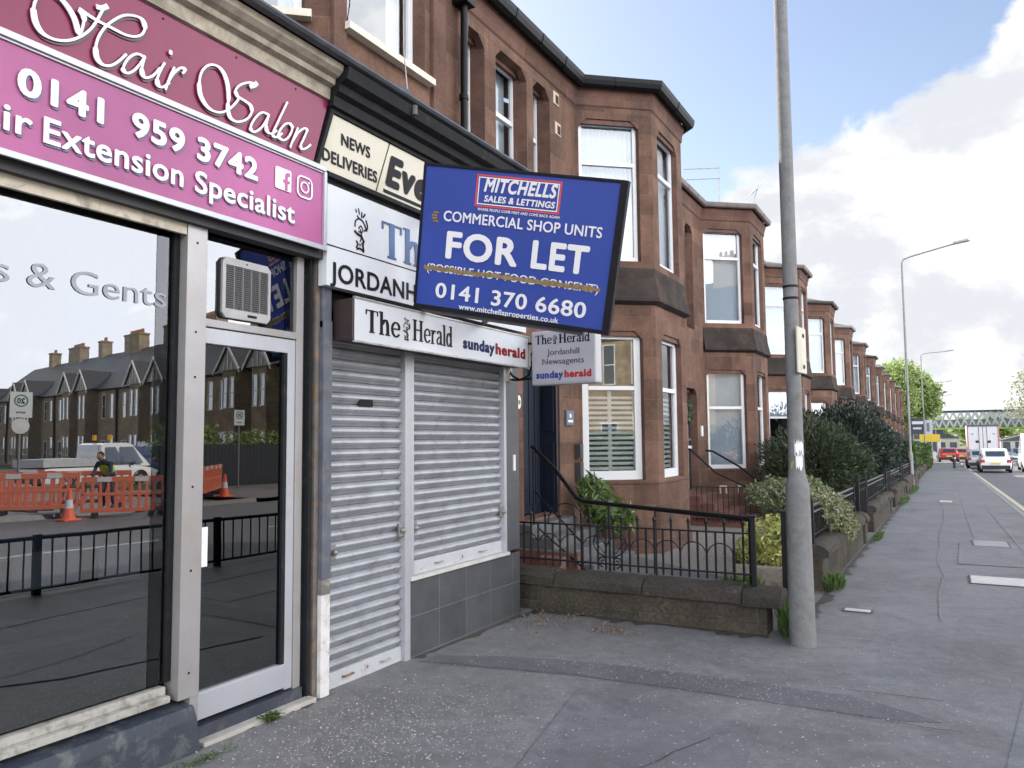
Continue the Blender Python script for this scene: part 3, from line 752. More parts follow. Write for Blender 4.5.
G = MB(); G.sweep(full, [(.075, 6.96), (.09, 6.865), (.13, 6.855), (.165, 6.875), (.185, 6.965), (.17, 6.965), (.14, 6.885), (.1, 6.885)]); G.build('gutter', BLACKM, sb)
Rf = MB(); ze, zr = 6.95, 9.15
Rf.quad((XW + .10, -14, ze), (XW + .10, Y_END, ze), (-8.6, Y_END, zr), (-8.6, -14, zr)); Rf.quad((-8.6, -14, zr), (-8.6, Y_END, zr), (-12.5, Y_END, ze), (-12.5, -14, ze))
Rf.quad((XW, 3.2, ze + .01), (XB + .06, 4.0, ze + .01), (XW - 1, 4.7, ze + .65)); Rf.quad((XB + .06, 4.0, ze + .01), (XB + .06, 5.45, ze + .01), (XW - 1, 4.7, ze + .65)); Rf.quad((XB + .06, 5.45, ze + .01), (XW, 6.2, ze + .01), (XW - 1, 4.7, ze + .65))
rf = Rf.build('roof', SLATE, sb)
Ch = MB(); Ch.box(-9.0, -8.2, .4, 1.1, 8.3, 9.9); Ch.box(-9.06, -8.14, .34, 1.16, 9.9, 10.0)
for i in range(3): Ch.tube([(-8.85 + i * .25, .75, 10.0), (-8.85 + i * .25, .75, 10.2)], [.09, .07], 8)
Ch.build('chimney', SAND, rf)
m = MB(); m.quad((-12.5, -14, -.3), (-12.5, Y_END, -.3), (-12.5, Y_END, ze), (-12.5, -14, ze)); m.quad((XS, -14, 0), (XS, -14, 4), (XW, -14, 4.6), (XW, -14, ze), (-8.6, -14, zr), (-12.5, -14, ze), (-12.5, -14, -.3), (XS, -14, -.3)); m.build('back_wall', SAND, sb)
m = MB(); m.quad((XS, 6.52, -.2), (XS, 6.52, 3.9), (XW, 6.52, 3.9), (XW, 6.52, -.2)); m.build('side_wall', SAND, sb)

# shop ceilings and inner walls so the rooms are dark and closed
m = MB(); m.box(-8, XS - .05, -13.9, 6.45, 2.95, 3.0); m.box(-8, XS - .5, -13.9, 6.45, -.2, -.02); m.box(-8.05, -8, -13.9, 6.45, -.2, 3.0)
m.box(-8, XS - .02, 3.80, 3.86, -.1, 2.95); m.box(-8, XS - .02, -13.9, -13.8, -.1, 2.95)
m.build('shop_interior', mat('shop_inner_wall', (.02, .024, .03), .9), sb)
m = MB(); m.box(XS - 1.3, XS - 1.25, 2.1, 3.75, .9, 2.5); m.build('partition', mat('pale_partition', (.20, .26, .34), .8), sb)
m = MB(); m.box(XS - .42, XS - .40, 2.35, 2.72, 2.0, 2.82); m.build('inner_blind', mat('pale_blue_blind', (.30, .42, .60), .8), sb)
m = MB(); m.box(XS - 1.1, XS - .2, -1.0, 2.9, .0, .45); m.build('window_ledge', mat('dark_ledge', (.01, .011, .014), .6), sb)
m = MB(); m.box(XS - .30, XS - .06, 2.4, 3.75, -.02, .012); m.build('door_mat', mat('dark_mat', (.02, .02, .022), .9), sb)

# --- fascia and cornice
PROJ = XS + .13
m = MB(); m.box(XS - .15, PROJ - .03, -14, 6.55, 2.80, 4.02); m.build('fascia', mat('fascia_back', (.03, .03, .033), .7), sb)
cp = [(0.0, 3.87), (.025, 3.875), (.03, 3.95), (.07, 3.965), (.075, 4.0), (.11, 4.015), (.14, 4.04), (.15, 4.078), (.0, 4.10)]
m = MB(); m.sweep([(PROJ, -14), (PROJ, 3.74)], cp)
m.build('cornice', CREAMST, sb)
m = MB(); m.sweep([(PROJ, 3.745), (PROJ, 6.56)], [(0.0, 3.83), (.05, 3.835), (.06, 3.90), (.10, 3.92), (.11, 3.97), (.17, 3.99), (.19, 4.065), (.0, 4.09)])
m.build('black_cornice', DKFR, sb)
m = MB()
m.sweep([(PROJ, -14), (PROJ, 6.6)], [(.17, 4.078), (.21, 4.085), (.225, 4.10), (.21, 4.125), (.10, 4.15), (-.17, 4.30)])
rr = random.Random(3)
m.build('lead_flashing', LEAD, sb)
m = MB(); pts = []
m.quad((PROJ - .17, -14, 4.29), (PROJ - .17, 6.6, 4.29), (XW, 6.6, 4.66), (XW, -14, 4.66)); m.build('lean_to_slope', SOOT, sb)
m = MB(); m.ball((PROJ + .16, 4.35, 4.13), (.05, .10, .05), 9, 6); m.ball((PROJ + .13, 4.22, 4.14), (.05, .08, .035), 8, 6); m.tube([(PROJ + .19, 4.46, 4.07), (PROJ + .19, 4.46, 4.0)], .022, 8)
m.build('crumpled_lead', LEAD, sb)
m = MB(); m.tube([(PROJ + .16, 4.42, 4.12), (PROJ - .02, 4.60, 4.62), (XB + .14, 4.66, 5.2), (XB + .2, 4.7, 6.9)], .005, 5); m.build('aerial_cable', mat('pale_cable', (.35, .3, .28), .6), sb)

# --- stall riser and sill of the salon
m = MB(); m.sweep([(XS - .1, -14), (XS - .1, 2.83)], [(.0, -.08), (.235, -.06), (.20, .13), (.17, .19), (.0, .24)]); m.build('stall_riser', NAVYP, sb, bevel=.006)
m = MB(); m.box(XS - .10, XS + .05, -14, 2.70, .24, .275); m.box(XS - .05, XS + .01, -14, 2.70, .275, .315); m.build('window_sill', PEEL, sb, bevel=.004)

# --- salon window
fr = MB(); fr.box(XS - .05, XS + .0, 2.70, 2.735, .335, 2.82)
fr.box(XS - .06, XS + .04, -14, 2.735, 2.765, 2.82)
for y in (-1.6, -5.5, -9.5): fr.box(XS - .05, XS + .03, y, y + .08, .335, 2.77)
fw = fr.build('window', DKFR, sb)
m = MB(); m.box(XS + .03, XS + .055, -14, 2.735, 2.74, 2.80); m.build('head_rail', mat('cream_rail', (.45, .40, .32), .6, dirt=(.1, .08, .06), dirt_scale=9), fw)
m = MB(); m.quad((XS - .02, -14, .33), (XS - .02, 2.605, .33), (XS - .02, 2.605, 2.77), (XS - .02, -14, 2.77)); m.build('pane', SGLASS, fw)
m = MB(); m.quad((XS - .02, 2.608, .33), (XS - .02, 2.70, .33), (XS - .02, 2.70, 2.77), (XS - .02, 2.608, 2.77)); m.build('pane', SGLASS2, fw)
m = MB(); put_text(m, 'Ladies & Gents', (XS - .016, 1.335, 2.328), (0, 1, 0), (0, 0, 1), 1.33, .115, .0, out=.001, thick=.001)
wl = m.build('lettering', mat('etched_grey_vinyl', (.27, .285, .31), .6, spec=.2), fw)
m = MB(); m.box(XS - .035, XS - .03, 1.93, 2.25, .93, 1.10); m.box(XS - .035, XS - .03, 2.34, 2.56, .91, 1.08); m.build('notice', mat('faded_paper', (.55, .58, .62), .8), fw)

# --- aluminium post and door set
m = MB(); m.box(XS - .06, XS + .06, 2.738, 2.868, .235, 2.83); m.box(XS - .06, XS + .055, 2.815, 2.868, -.05, .235)
m.k = 1
for z in (.36, .9, 1.35, 1.95, 2.2, 2.7): m.box(XS + .06, XS + .063, 2.795, 2.807, z, z + .012)
m.build('post', [ALU, DKFR], sb, bevel=.002)
d = MB(); y0, y1 = 2.87, 3.665
d.box(XS - .05, XS + .012, y1 - .06, y1, .05, 2.84); d.box(XS - .05, XS + .012, y0, y1 - .06, 2.80, 2.84); d.box(XS - .05, XS + .015, y0, y1 - .06, 2.255, 2.30)
df = d.build('door_frame', ALU, sb, bevel=.003)
dd = MB(); x0, x1 = XS - .045, XS + .004
dd.box(x0, x1, y0, y0 + .012, .06, 2.25); dd.box(x0, x1, y1 - .125, y1 - .062, .06, 2.25); dd.box(x0, x1, y0 + .012, y1 - .125, 2.16, 2.25); dd.box(x0, x1 + .004, y0 + .012, y1 - .125, .075, .22)
door = dd.build('door', ALUL, sb, bevel=.003)
m = MB(); m.quad((XS - .02, y0, .2), (XS - .02, y1 - .12, .2), (XS - .02, y1 - .12, 2.17), (XS - .02, y0, 2.17)); m.build('pane', DOORG, door)
m = MB(); m.box(XS - .028, XS + .0, y1 - .155, y1 - .126, .22, 2.16); m.build('gasket', DKFR, door)
m = MB(); m.quad((XS - .02, y0, 2.29), (XS - .02, y1 - .14, 2.29), (XS - .02, y1 - .14, 2.81), (XS - .02, y0, 2.81)); m.build('pane', SGLASS, df)
m = MB(); m.quad((XS - .02, y1 - .138, 2.29), (XS - .02, y1 - .06, 2.29), (XS - .02, y1 - .06, 2.81), (XS - .02, y1 - .138, 2.81)); m.build('pane', SGLASS2, df)
m = MB(); m.box(XS + .02, XS + .04, y0, y1 + .02, 2.83, 2.875); m.build('head_rail', CREAMST, df)
m = MB(); m.box(XS - .017, XS - .013, 2.875, 2.965, .90, 1.12); tag(m.build('paper_notice', mat('white_paper', (.75, .76, .8), .7), loc=(XS - .015, 2.92, .9)), 'small blank white paper stuck to the lower salon door glass', 'paper')
m = MB(); m.box(XS - .05, XS + .03, y0 - .0, y1 + .0, -.09, .05); m.build('kick_step', mat('blue_black_step', (.03, .035, .05), .55, dirt=(.10, .10, .10)), sb)
m = MB(); m.box(XS + .03, XS + .11, y0 - .0, y1 + .05, -.09, -.015); m.build('threshold', mat('worn_concrete_threshold', (.34, .32, .29), .8, .2, 8, .3), sb, bevel=.006)

# --- dark and light posts between the shops
m = MB(); m.box(XS - .1, XS + .005, 3.668, 3.735, -.09, 2.85); m.box(XS - .1, XS + .045, 3.69, 3.705, -.09, 2.85); m.build('post', DKFR, sb)
m = MB(); m.box(XS - .1, XS + .05, 3.737, 3.775, -.09, 2.86); m.build('post', mat('rusted_channel', (.11, .10, .095), .6, .3, 8, dirt=(.22, .12, .06), dirt_scale=14), sb)
m = MB(); m.box(XS - .1, XS + .075, 3.778, 3.86, 2.35, 2.86); m.box(XS - .1, XS + .085, 3.778, 3.86, .7, 2.40); m.build('pilaster', mat('blue_grey_pilaster', (.075, .085, .11), .5, .2, 4, dirt=(.15, .14, .13), dirt_scale=9), sb, bevel=.004)
m = MB(); m.box(XS - .1, XS + .08, 3.778, 3.86, -.09, .60); m.build('pilaster_foot', mat('scuffed_white_foot', (.55, .54, .53), .7, .1, 9, dirt=(.2, .15, .12), dirt_scale=10, dirt_amt=.4), sb, bevel=.003)
m = MB(); m.box(XS - .1, XS + .082, 3.778, 3.86, .60, .70); m.build('pilaster_band', mat('brown_grey_band', (.14, .13, .125), .8, dirt=(.5, .48, .45), dirt_scale=12), sb)

# --- roller shutters
def shutter(y0, y1, z0, z1, name):
    m = MB(); x = XS - .03; pitch = .0785; n = int((z1 - z0 - .11) / pitch); zz = z0 + .11
    prof = []
    for i in range(n + 1):
        b = zz + i * pitch
        prof += [(x + .001, b), (x + .006, b + .010), (x + .020, b + .022), (x + .029, b + .038), (x + .025, b + .054), (x + .010, b + .067), (x - .010, b + .0735), (x - .012, b + .0775)]
    V = [(px, y, z) for y in (y0, y1) for px, z in prof]; k = len(prof)
    m.add(V, [(i, i + k, i + k + 1, i + 1) for i in range(k - 1)])
    s = m.build(name, SHUTM, sb, smooth=False)
    r = MB(); r.box(x - .01, x + .03, y0, y1, z0, z0 + .105); r.box(x + .03, x + .036, y0, y1, z0, z0 + .018)
    rail = r.build('bottom_rail', RUSTW, s, bevel=.003)
    return s, rail, x
s1, rail1, sx = shutter(3.905, 4.725, -.055, 2.30, 'roller_shutter')
s2, rail2, _ = shutter(4.835, 6.235, .555, 2.30, 'roller_shutter')
def fitting(parent, y, z, rusty=False):
    m = MB(); m.tube([(sx + .03, y - .05, z), (sx + .055, y - .04, z + .005), (sx + .055, y + .04, z + .005), (sx + .03, y + .05, z)], .007, 6)
    m.build('pull_handle', RUST if rusty else ALU, parent)
fitting(rail1, 4.12, .0, True); fitting(rail1, 4.52, .0); fitting(rail2, 5.2, .61); fitting(rail2, 5.88, .61)
for par, y, z in ((rail1, 4.32, -.0), (rail2, 5.55, .60)):
    m = MB(); m.box(sx + .03, sx + .04, y - .02, y + .02, z - .02, z + .03); m.k = 1; m.ball((sx + .04, y, z + .005), (.006, .012, .014), 8, 6); m.build('lock', [RUSTW, RUST], par)
m = MB(); m.box(sx + .012, sx + .027, 4.235, 4.385, 1.845, 1.895); m.build('letter_slot', mat('slot_black', (.004, .004, .004), .9), s1)
def guide(y0, y1, z0, z1):
    m = MB(); m.box(XS - .06, XS + .035, y0, y1, z0, z1); m.build('shutter_guide', ALUL, sb, bevel=.003)
guide(3.862, 3.905, -.09, 2.31); guide(4.725, 4.79, -.09, 2.31); guide(4.79, 4.835, .53, 2.31); guide(6.235, 6.275, .54, 2.31)
for y, z in ((3.95, .85), (4.70, .92), (4.86, .92), (6.22, .93)):
    m = MB(); m.ball((XS + .03, y, z), (.03, .022, .022), 8, 6); m.tube([(XS + .0, y, z), (XS + .05, y, z - .012)], .012, 6); m.box(XS + .0, XS + .02, y - .03, y + .03, z - .05, z + .05)
    m.build('shutter_lock', mat('dull_lock_steel', (.25, .24, .23), .5, metal=.6), sb, bevel=.002)
m = MB(); m.box(XS - .06, XS + .05, 4.785, 6.30, .525, .553); m.build('sill_strip', mat('pale_sill_strip', (.45, .44, .42), .6), sb)
m = MB(); m.box(XS - .1, XS + .03, 4.79, 6.52, -.15, .525); m.build('tiled_riser', GTILE, sb, bevel=.002)
m = MB(); m.box(XS - .1, XS + .031, 6.277, 6.521, .555, 2.35); m.build('tiled_pilaster', GTILE2, sb, bevel=.002)
m = MB(); m.box(XS - .1, XS + .034, 6.275, 6.40, 2.15, 2.34); m.build('pilaster_cap', mat('cream_block', (.45, .42, .36), .8), sb)
m = MB(); m.box(XS + .031, XS + .045, 6.40, 6.43, 1.30, 1.45); m.build('bracket_scar', mat('white_scar', (.6, .6, .6), .6), sb)
m = MB(); m.box(XS - .12, XS - .02, 3.87, 6.3, 2.30, 2.62); m.build('lintel', DKFR, sb)

# ---------------------------------------------------------------- signs on the shopfronts (things of their own)
WHP = mat('white_sign_ink', (.66, .66, .68), .35, .02)
UY, UZ = Vector((0, 1, 0)), Vector((0, 0, 1))
XF = XS + .135
CRIM = mat('crimson_sign_panel', (.175, .013, .058), .28, .10, 2, spec=.25, dirt=(.20, .02, .07), dirt_scale=1.5, dirt_amt=.2)
PINK = mat('pink_sign_panel', (.31, .082, .205), .4, .25, 1.0, spec=.25)
SHAD = mat('printed_shadow_ink', (.09, .07, .16), .4)
SHAD2 = mat('printed_dark_ink', (.06, .01, .03), .4)
def X_sign(name, y0, y1, z0, z1, m_, x0=XS + .06, x1=XF, label='', cat='sign', bev=.002):
    b = MB(); b.box(x0, x1, y0, y1, z0, z1); o = b.build(name, m_, loc=(x0, (y0 + y1) / 2, z0), bevel=bev); tag(o, label, cat); return o
def slant_sign(name, ya, yb, z0, z1, m_, label, x0=XS + .06, x1=XF):
    b = MB(); b.prism([(x0, ya[0], z0), (x0, yb[0], z0), (x0, yb[1], z1), (x0, ya[1], z1)], (x1 - x0, 0, 0)); o = b.build(name, m_, loc=(x0, (ya[0] + yb[0]) / 2, z0), bevel=.002); return tag(o, label, 'sign')
red = slant_sign('salon_sign', (-2.4, -2.4), (3.612, 3.748), 3.405, 3.868, CRIM, label='crimson shop sign with white looping script above the pink sign')
# calligraphic strokes traced as points on the panel, in metres (y, z)
HAIR = [
 [(1.854, 3.625), (1.842, 3.578), (1.840, 3.540), (1.852, 3.492), (1.882, 3.460), (1.933, 3.455), (1.994, 3.477), (2.052, 3.522), (2.099, 3.579), (2.126, 3.628), (2.149, 3.683), (2.167, 3.726)],
 [(2.128, 3.710), (2.157, 3.717), (2.185, 3.742)],
 [(1.929, 3.667), (1.960, 3.660), (1.996, 3.634), (2.026, 3.593), (2.049, 3.535), (2.065, 3.582), (2.068, 3.627), (2.045, 3.655)],
 [(2.045, 3.658), (2.090, 3.648), (2.147, 3.642), (2.209, 3.641), (2.279, 3.640), (2.333, 3.655), (2.373, 3.688), (2.386, 3.729), (2.370, 3.761), (2.330, 3.762), (2.273, 3.737), (2.218, 3.686), (2.171, 3.623), (2.140, 3.555), (2.131, 3.498), (2.139, 3.455), (2.167, 3.436), (2.204, 3.446), (2.245, 3.484), (2.289, 3.543)],
 [(2.383, 3.572), (2.346, 3.570), (2.307, 3.535), (2.280, 3.485), (2.277, 3.453), (2.302, 3.450), (2.341, 3.488), (2.380, 3.553), (2.391, 3.579), (2.377, 3.521), (2.378, 3.479), (2.401, 3.467), (2.442, 3.499), (2.479, 3.554)],
 [(2.506, 3.594), (2.483, 3.545), (2.465, 3.491), (2.470, 3.457), (2.497, 3.457), (2.536, 3.498)],
 [(2.531, 3.664), (2.548, 3.663)],
 [(2.565, 3.594), (2.546, 3.550), (2.528, 3.498), (2.513, 3.449)],
 [(2.528, 3.495), (2.551, 3.544), (2.586, 3.592), (2.614, 3.612), (2.627, 3.599), (2.611, 3.581)],
 [(3.070, 3.693), (3.109, 3.718), (3.124, 3.740)],
 [(3.119, 3.730), (3.060, 3.714), (2.997, 3.672), (2.969, 3.629), (2.984, 3.599), (3.037, 3.592), (3.082, 3.577), (3.083, 3.533), (3.044, 3.482), (2.978, 3.446), (2.930, 3.456), (2.915, 3.505), (2.918, 3.577), (2.907, 3.647), (2.878, 3.698), (2.832, 3.717), (2.779, 3.698), (2.736, 3.645), (2.720, 3.578), (2.726, 3.512), (2.758, 3.468), (2.807, 3.448), (2.870, 3.461), (2.934, 3.512), (2.989, 3.585)],
 [(3.220, 3.575), (3.173, 3.575), (3.128, 3.537), (3.089, 3.474), (3.085, 3.436), (3.115, 3.435), (3.165, 3.481), (3.210, 3.555), (3.220, 3.580), (3.200, 3.510), (3.206, 3.471), (3.238, 3.466), (3.285, 3.503)],
 [(3.369, 3.716), (3.332, 3.642), (3.290, 3.555), (3.259, 3.490), (3.254, 3.459), (3.286, 3.461), (3.328, 3.502)],
 [(3.404, 3.588), (3.355, 3.570), (3.312, 3.517), (3.296, 3.473), (3.324, 3.458), (3.362, 3.475), (3.400, 3.527), (3.410, 3.569), (3.388, 3.582)],
 [(3.461, 3.583), (3.439, 3.536), (3.412, 3.475), (3.396, 3.431)],
 [(3.417, 3.481), (3.462, 3.553), (3.513, 3.597), (3.537, 3.592), (3.514, 3.536), (3.486, 3.479), (3.498, 3.456), (3.538, 3.479), (3.573, 3.512)],
]
nib = lambda d, t: .0085 + .021 * abs(d.x * .35 - d.y * .94) ** 1.5 * (1 if d.y < 0 or True else .6)
def nibf(d, t): return .010 + .019 * abs(-.45 * d.x + .9 * d.y) ** 2 if d.y * d.x <= .05 else .012
O0 = Vector((XF, 0, 0))
m = MB(); m2 = MB()
for s in HAIR:
    if len(s) <= 3 and abs(s[0][0] - s[-1][0]) < .06:
        stroke(m, s, O0, UY, UZ, .010, .006, w=.024); stroke(m2, [(a + .008, b - .012) for a, b in s], O0, UY, UZ, .001, .005, w=.024)
    else:
        stroke(m, s, O0, UY, UZ, .010, .006, nib=nibf); stroke(m2, [(a + .007, b - .012) for a, b in s], O0, UY, UZ, .001, .005, nib=nibf)
for c in ((1.60, 3.60),):
    stroke(m, [(1.50, 3.70), (1.53, 3.66), (1.60, 3.60), (1.68, 3.60), (1.735, 3.66), (1.72, 3.74), (1.66, 3.77)], O0, UY, UZ, .010, .006, w=.06)
    stroke(m2, [(1.51, 3.69), (1.54, 3.65), (1.61, 3.588), (1.69, 3.588), (1.745, 3.65), (1.73, 3.73)], O0, UY, UZ, .001, .005, w=.06)
m.build('lettering', WHP, red); m2.build('letter_shadow', SHAD2, red)
m = MB()
for y in (2.5, 2.98, 3.45, 1.95):
    m.ball((XF + .002, y, 3.835), (.004, .006, .006), 6, 4)
build_parts(m, 'screw', DKFR, red)
m = MB(); m.box(XF, XF + .022, -2.4, 3.715, 3.372, 3.405); m.box(XF, XF + .010, -2.4, 3.715, 3.36, 3.372); m.build('divider_strip', ALUL, red, bevel=.002)

pink = X_sign('salon_sign', -2.4, 3.70, 2.865, 3.371, PINK, label='pink shop sign with white telephone number and two app icons over the salon window')
m = MB(); m.box(XF, XF + .018, -2.4, 3.725, 2.845, 2.876); m.box(XF - .09, XF + .018, 3.70, 3.725, 2.876, 3.372); m.build('sign_trim', ALUL, pink, bevel=.002)
m = MB(); m2 = MB()
def both(s, y, z, w, cap, bold):
    put_text(m, s, (XF, y, z), UY, UZ, w, cap, bold, out=.008, thick=.004); put_text(m2, s, (XF, y + .008, z - .010), UY, UZ, w, cap, bold, out=.001, thick=.004)
for a_ in (('0141', 1.785, 3.142, .40, .128, .035), ('959', 2.333, 3.142, .308, .128, .035), ('3742', 2.72, 3.142, .425, .132, .035), ('Hair', 1.50, 2.960, .355, .122, .018), ('Extension', 1.904, 2.960, .733, .122, .018), ('Specialist', 2.71, 2.958, .735, .122, .018)):
    m = MB(); m2 = MB(); both(*a_); q_ = m.build('lettering', WHP, pink); m2.build('letter_shadow', SHAD, q_)
def rrect(y0, y1, z0, z1, r, n=4):
    P = []
    for cy, cz, a0 in ((y1 - r, z1 - r, 0), (y0 + r, z1 - r, 90), (y0 + r, z0 + r, 180), (y1 - r, z0 + r, 270)):
        for i in range(n + 1):
            a = R(a0 + 90 * i / n); P.append((cy + r * math.cos(a), cz + r * math.sin(a)))
    return P
m = MB(); m.prism([(XF + .004, a, b) for a, b in rrect(3.285, 3.415, 3.148, 3.285, .012)], (.004, 0, 0))
P_ = rrect(3.470, 3.595, 3.150, 3.283, .035); stroke(m, P_ + P_[:1], O0, UY, UZ, .004, .004, w=.011, n=2)
c = [(3.5325 + .033 * math.cos(a * math.pi / 8), 3.217 + .033 * math.sin(a * math.pi / 8)) for a in range(17)]; stroke(m, c, O0, UY, UZ, .004, .004, w=.010, n=1)
m.ball((XF + .005, 3.570, 3.256), (.003, .008, .008), 8, 4)
m.k = 1
stroke(m, [(3.372, 3.152), (3.372, 3.225), (3.378, 3.252), (3.402, 3.256)], O0, UY, UZ, .009, .002, w=.022); stroke(m, [(3.347, 3.207), (3.400, 3.207)], O0, UY, UZ, .009, .002, w=.018)
m.build('app_icons', [WHP, PINK], pink)

# --- newsagent boards
CREAM = mat('cream_sign_panel', (.50, .47, .39), .45, .05, 2, spec=.25, dirt=(.45, .40, .30), dirt_scale=3, dirt_amt=.3)
WPAN = mat('white_sign_panel', (.55, .57, .60), .45, .04, 2, spec=.25, dirt=(.50, .50, .48), dirt_scale=4, dirt_amt=.2)
INK = mat('black_sign_ink', (.008, .008, .011), .6, spec=.2)
BLUEI = mat('blue_sign_ink', (.02, .075, .22), .4); NAVYI = mat('navy_sign_ink', (.010, .018, .075), .6, spec=.2); REDI = mat('dark_red_sign_ink', (.20, .008, .014), .6, spec=.2)
n1 = slant_sign('news_sign', (3.652, 3.790), (6.5, 6.5), 3.395, 3.80, CREAM, label='cream NEWS DELIVERIES board above the shutters, partly behind the blue board')
m = MB(); put_text(m, 'NEWS', (XF, 3.872, 3.612), UY, UZ, .30, .082, .018); m.build('lettering', INK, n1); m = MB(); put_text(m, 'DELIVERIES', (XF, 3.690, 3.455), UY, UZ, .560, .084, .018); m.build('lettering', INK, n1)
m = MB(); put_text(m, 'Even', (XF, 4.345, 3.470), UY, UZ, .70, .245, .05, shear=.28); m.build('lettering', INK, n1); m = MB(); m.obox((XF + .001, 4.325, 3.412), (0, 1.2, 0), (0, 0, .026), (.003, 0, 0)); m.build('underline', INK, n1)
m = MB(); stroke(m, [(4.243, 3.398), (4.395, 3.798)], O0, UY, UZ, .001, .002, w=.008); m.build('panel_joint', INK, n1)
m = MB(); m.prism([(XF - .02, 3.618, 3.39), (XF - .02, 3.648, 3.39), (XF - .02, 3.786, 3.80), (XF - .02, 3.756, 3.80)], (.035, 0, 0)); m.box(XF - .02, XF + .02, 3.735, 6.5, 3.355, 3.385); m.box(XF - .02, XF + .016, 3.757, 6.5, 3.803, 3.83); m.build('sign_trim', DKFR, n1)
n2 = X_sign('news_sign', 3.745, 6.5, 2.625, 3.31, WPAN, label='white board with a blue masthead and JORDANHILL in black above the shutters')
m = MB(); put_text(m, 'JORDANHILL', (XF, 3.775, 2.660), UY, UZ, 1.215, .130, .016); m.build('lettering', INK, n2); m = MB(); m.box(XF, XF + .003, 3.745, 6.5, 2.893, 2.901); m.build('panel_joint', INK, n2)
m = MB(); serif_text(m, 'The Herald', (XF, 4.30, 2.935), UY, UZ, 2.0, .265); m.build('masthead_lettering', BLUEI, n2)
# engraved bird-and-thistle device left of the masthead
def emblem(par, y, z, h, P, mt, u=UY, name='emblem'):
    m = MB(); s = h
    for st, w in (([(-.12, .0), (.0, .04), (.14, -.02)], .05), ([(-.13, .03), (-.08, .12), (-.13, .2)], .045), ([(.13, .0), (.10, .14), (.14, .26)], .06), ([(-.2, .42), (-.08, .36), (.05, .33), (.12, .24)], .06), ([(-.18, .52), (-.16, .66), (-.02, .74), (.12, .68), (.2, .55), (.14, .48)], .035), ([(-.05, .5), (.02, .58), (.1, .5), (.04, .42), (-.06, .44)], .03),
                  ([(.0, .2), (.06, .36), (.0, .5)], .03), ([(-.1, .8), (-.04, .74)], .04), ([(-.06, .98), (-.02, .84)], .03), ([(.06, .92), (.05, .78)], .035), ([(.18, .9), (.1, .8)], .04), ([(.2, .76), (.26, .62), (.22, .5)], .045), ([(-.04, .16), (.0, .1), (.05, .18)], .02), ([(-.16, .94), (-.12, .86)], .03)):
        stroke(m, [(a * s, b * s) for a, b in st], P + u * y + UZ * z, u, UZ, .002, .002, w=w * s, n=3)
    return m.build(name, mt, par)
emblem(n2, 4.07, 2.925, .30, O0, INK)

# --- projecting fascia box over the shutters
XH = -3.42
hb = thing('fascia_sign', 'white projecting fascia box with black masthead and blue-red title above both shutters', 'sign', (XH, 5.1, 2.27))
m = MB(); m.box(XS + .05, XH - .004, 3.90, 6.37, 2.275, 2.555); m.build('sign_box', mat('dark_brown_box', (.028, .018, .018), .4, .3, 4), hb, bevel=.004)
m = MB(); m.box(XH - .004, XH, 3.915, 6.375, 2.27, 2.555); m.build('face_panel', WPAN, hb)
m = MB(); m.box(XH - .01, XH + .008, 3.905, 6.385, 2.555, 2.568); m.box(XH - .01, XH + .008, 3.905, 6.385, 2.258, 2.27); m.box(XH - .01, XH + .008, 6.375, 6.39, 2.258, 2.568); m.build('face_trim', mat('dull_silver_trim', (.4, .4, .38), .4, metal=.4, dirt=(.12, .09, .07), dirt_scale=8), hb)
PH = Vector((XH, 0, 0))
m = MB(); serif_text(m, 'The', (XH, 4.02, 2.338), UY, UZ, .385, .160, .001); m.build('masthead_lettering', INK, hb); m = MB(); serif_text(m, 'Herald', (XH, 4.55, 2.338), UY, UZ, .535, .160, .001); m.build('masthead_lettering', INK, hb)
emblem(hb, 4.475, 2.33, .17, PH, INK)
m = MB(); put_text(m, 'sunday', (XH, 5.235, 2.345), UY, UZ, .50, .098, .045, out=.001); m.build('title_lettering', NAVYI, hb)
m = MB(); put_text(m, 'herald', (XH, 5.755, 2.345), UY, UZ, .545, .098, .045, out=.001); m.build('title_lettering', REDI, hb)

# --- small double-sided projecting box at the end of the shop
YP = 6.30
ps = thing('projecting_sign', 'small grey-white box sign jutting out under the right end of the blue board', 'sign', (-3.02, YP, 2.08))
m = MB(); m.box(-3.355, -2.70, YP, YP + .14, 2.095, 2.60); m.build('sign_box', mat('grey_sign_box', (.42, .42, .45), .35, .04), ps, bevel=.018)
m = MB(); m.box(-3.325, -2.73, YP - .004, YP - .001, 2.12, 2.575); m.build('face_panel', mat('lilac_grey_face', (.43, .42, .47), .3, .05), ps)
UX = Vector((1, 0, 0)); 
m = MB(); serif_text(m, 'The', (-3.305, YP - .004, 2.475), UX, UZ, .17, .085, .001, .002); m.build('masthead_lettering', INK, ps); m = MB(); serif_text(m, 'Herald', (-3.065, YP - .004, 2.475), UX, UZ, .315, .085, .001, .002); m.build('masthead_lettering', INK, ps)
emblem(ps, 0, 0, .085, Vector((-3.105, YP - .004, 2.47)), INK, UX)
m = MB(); put_text(m, 'Jordanhill', (-3.185, YP - .004, 2.370), UX, UZ, .325, .052, .0, out=.001); m.build('lettering', mat('grey_sign_ink', (.09, .08, .09), .4), ps); m = MB(); put_text(m, 'Newsagents', (-3.235, YP - .004, 2.285), UX, UZ, .42, .052, .0, out=.001); m.build('lettering', mat('grey_sign_ink', (.09, .08, .09), .4), ps)
m = MB(); put_text(m, 'sunday', (-3.300, YP - .004, 2.155), UX, UZ, .275, .068, .045, out=.001); m.build('title_lettering', mat('bright_blue_ink', (.015, .05, .25), .4), ps)
m = MB(); put_text(m, 'herald', (-3.010, YP - .004, 2.155), UX, UZ, .265, .068, .045, out=.001); m.build('title_lettering', mat('bright_red_ink', (.42, .01, .02), .4), ps)
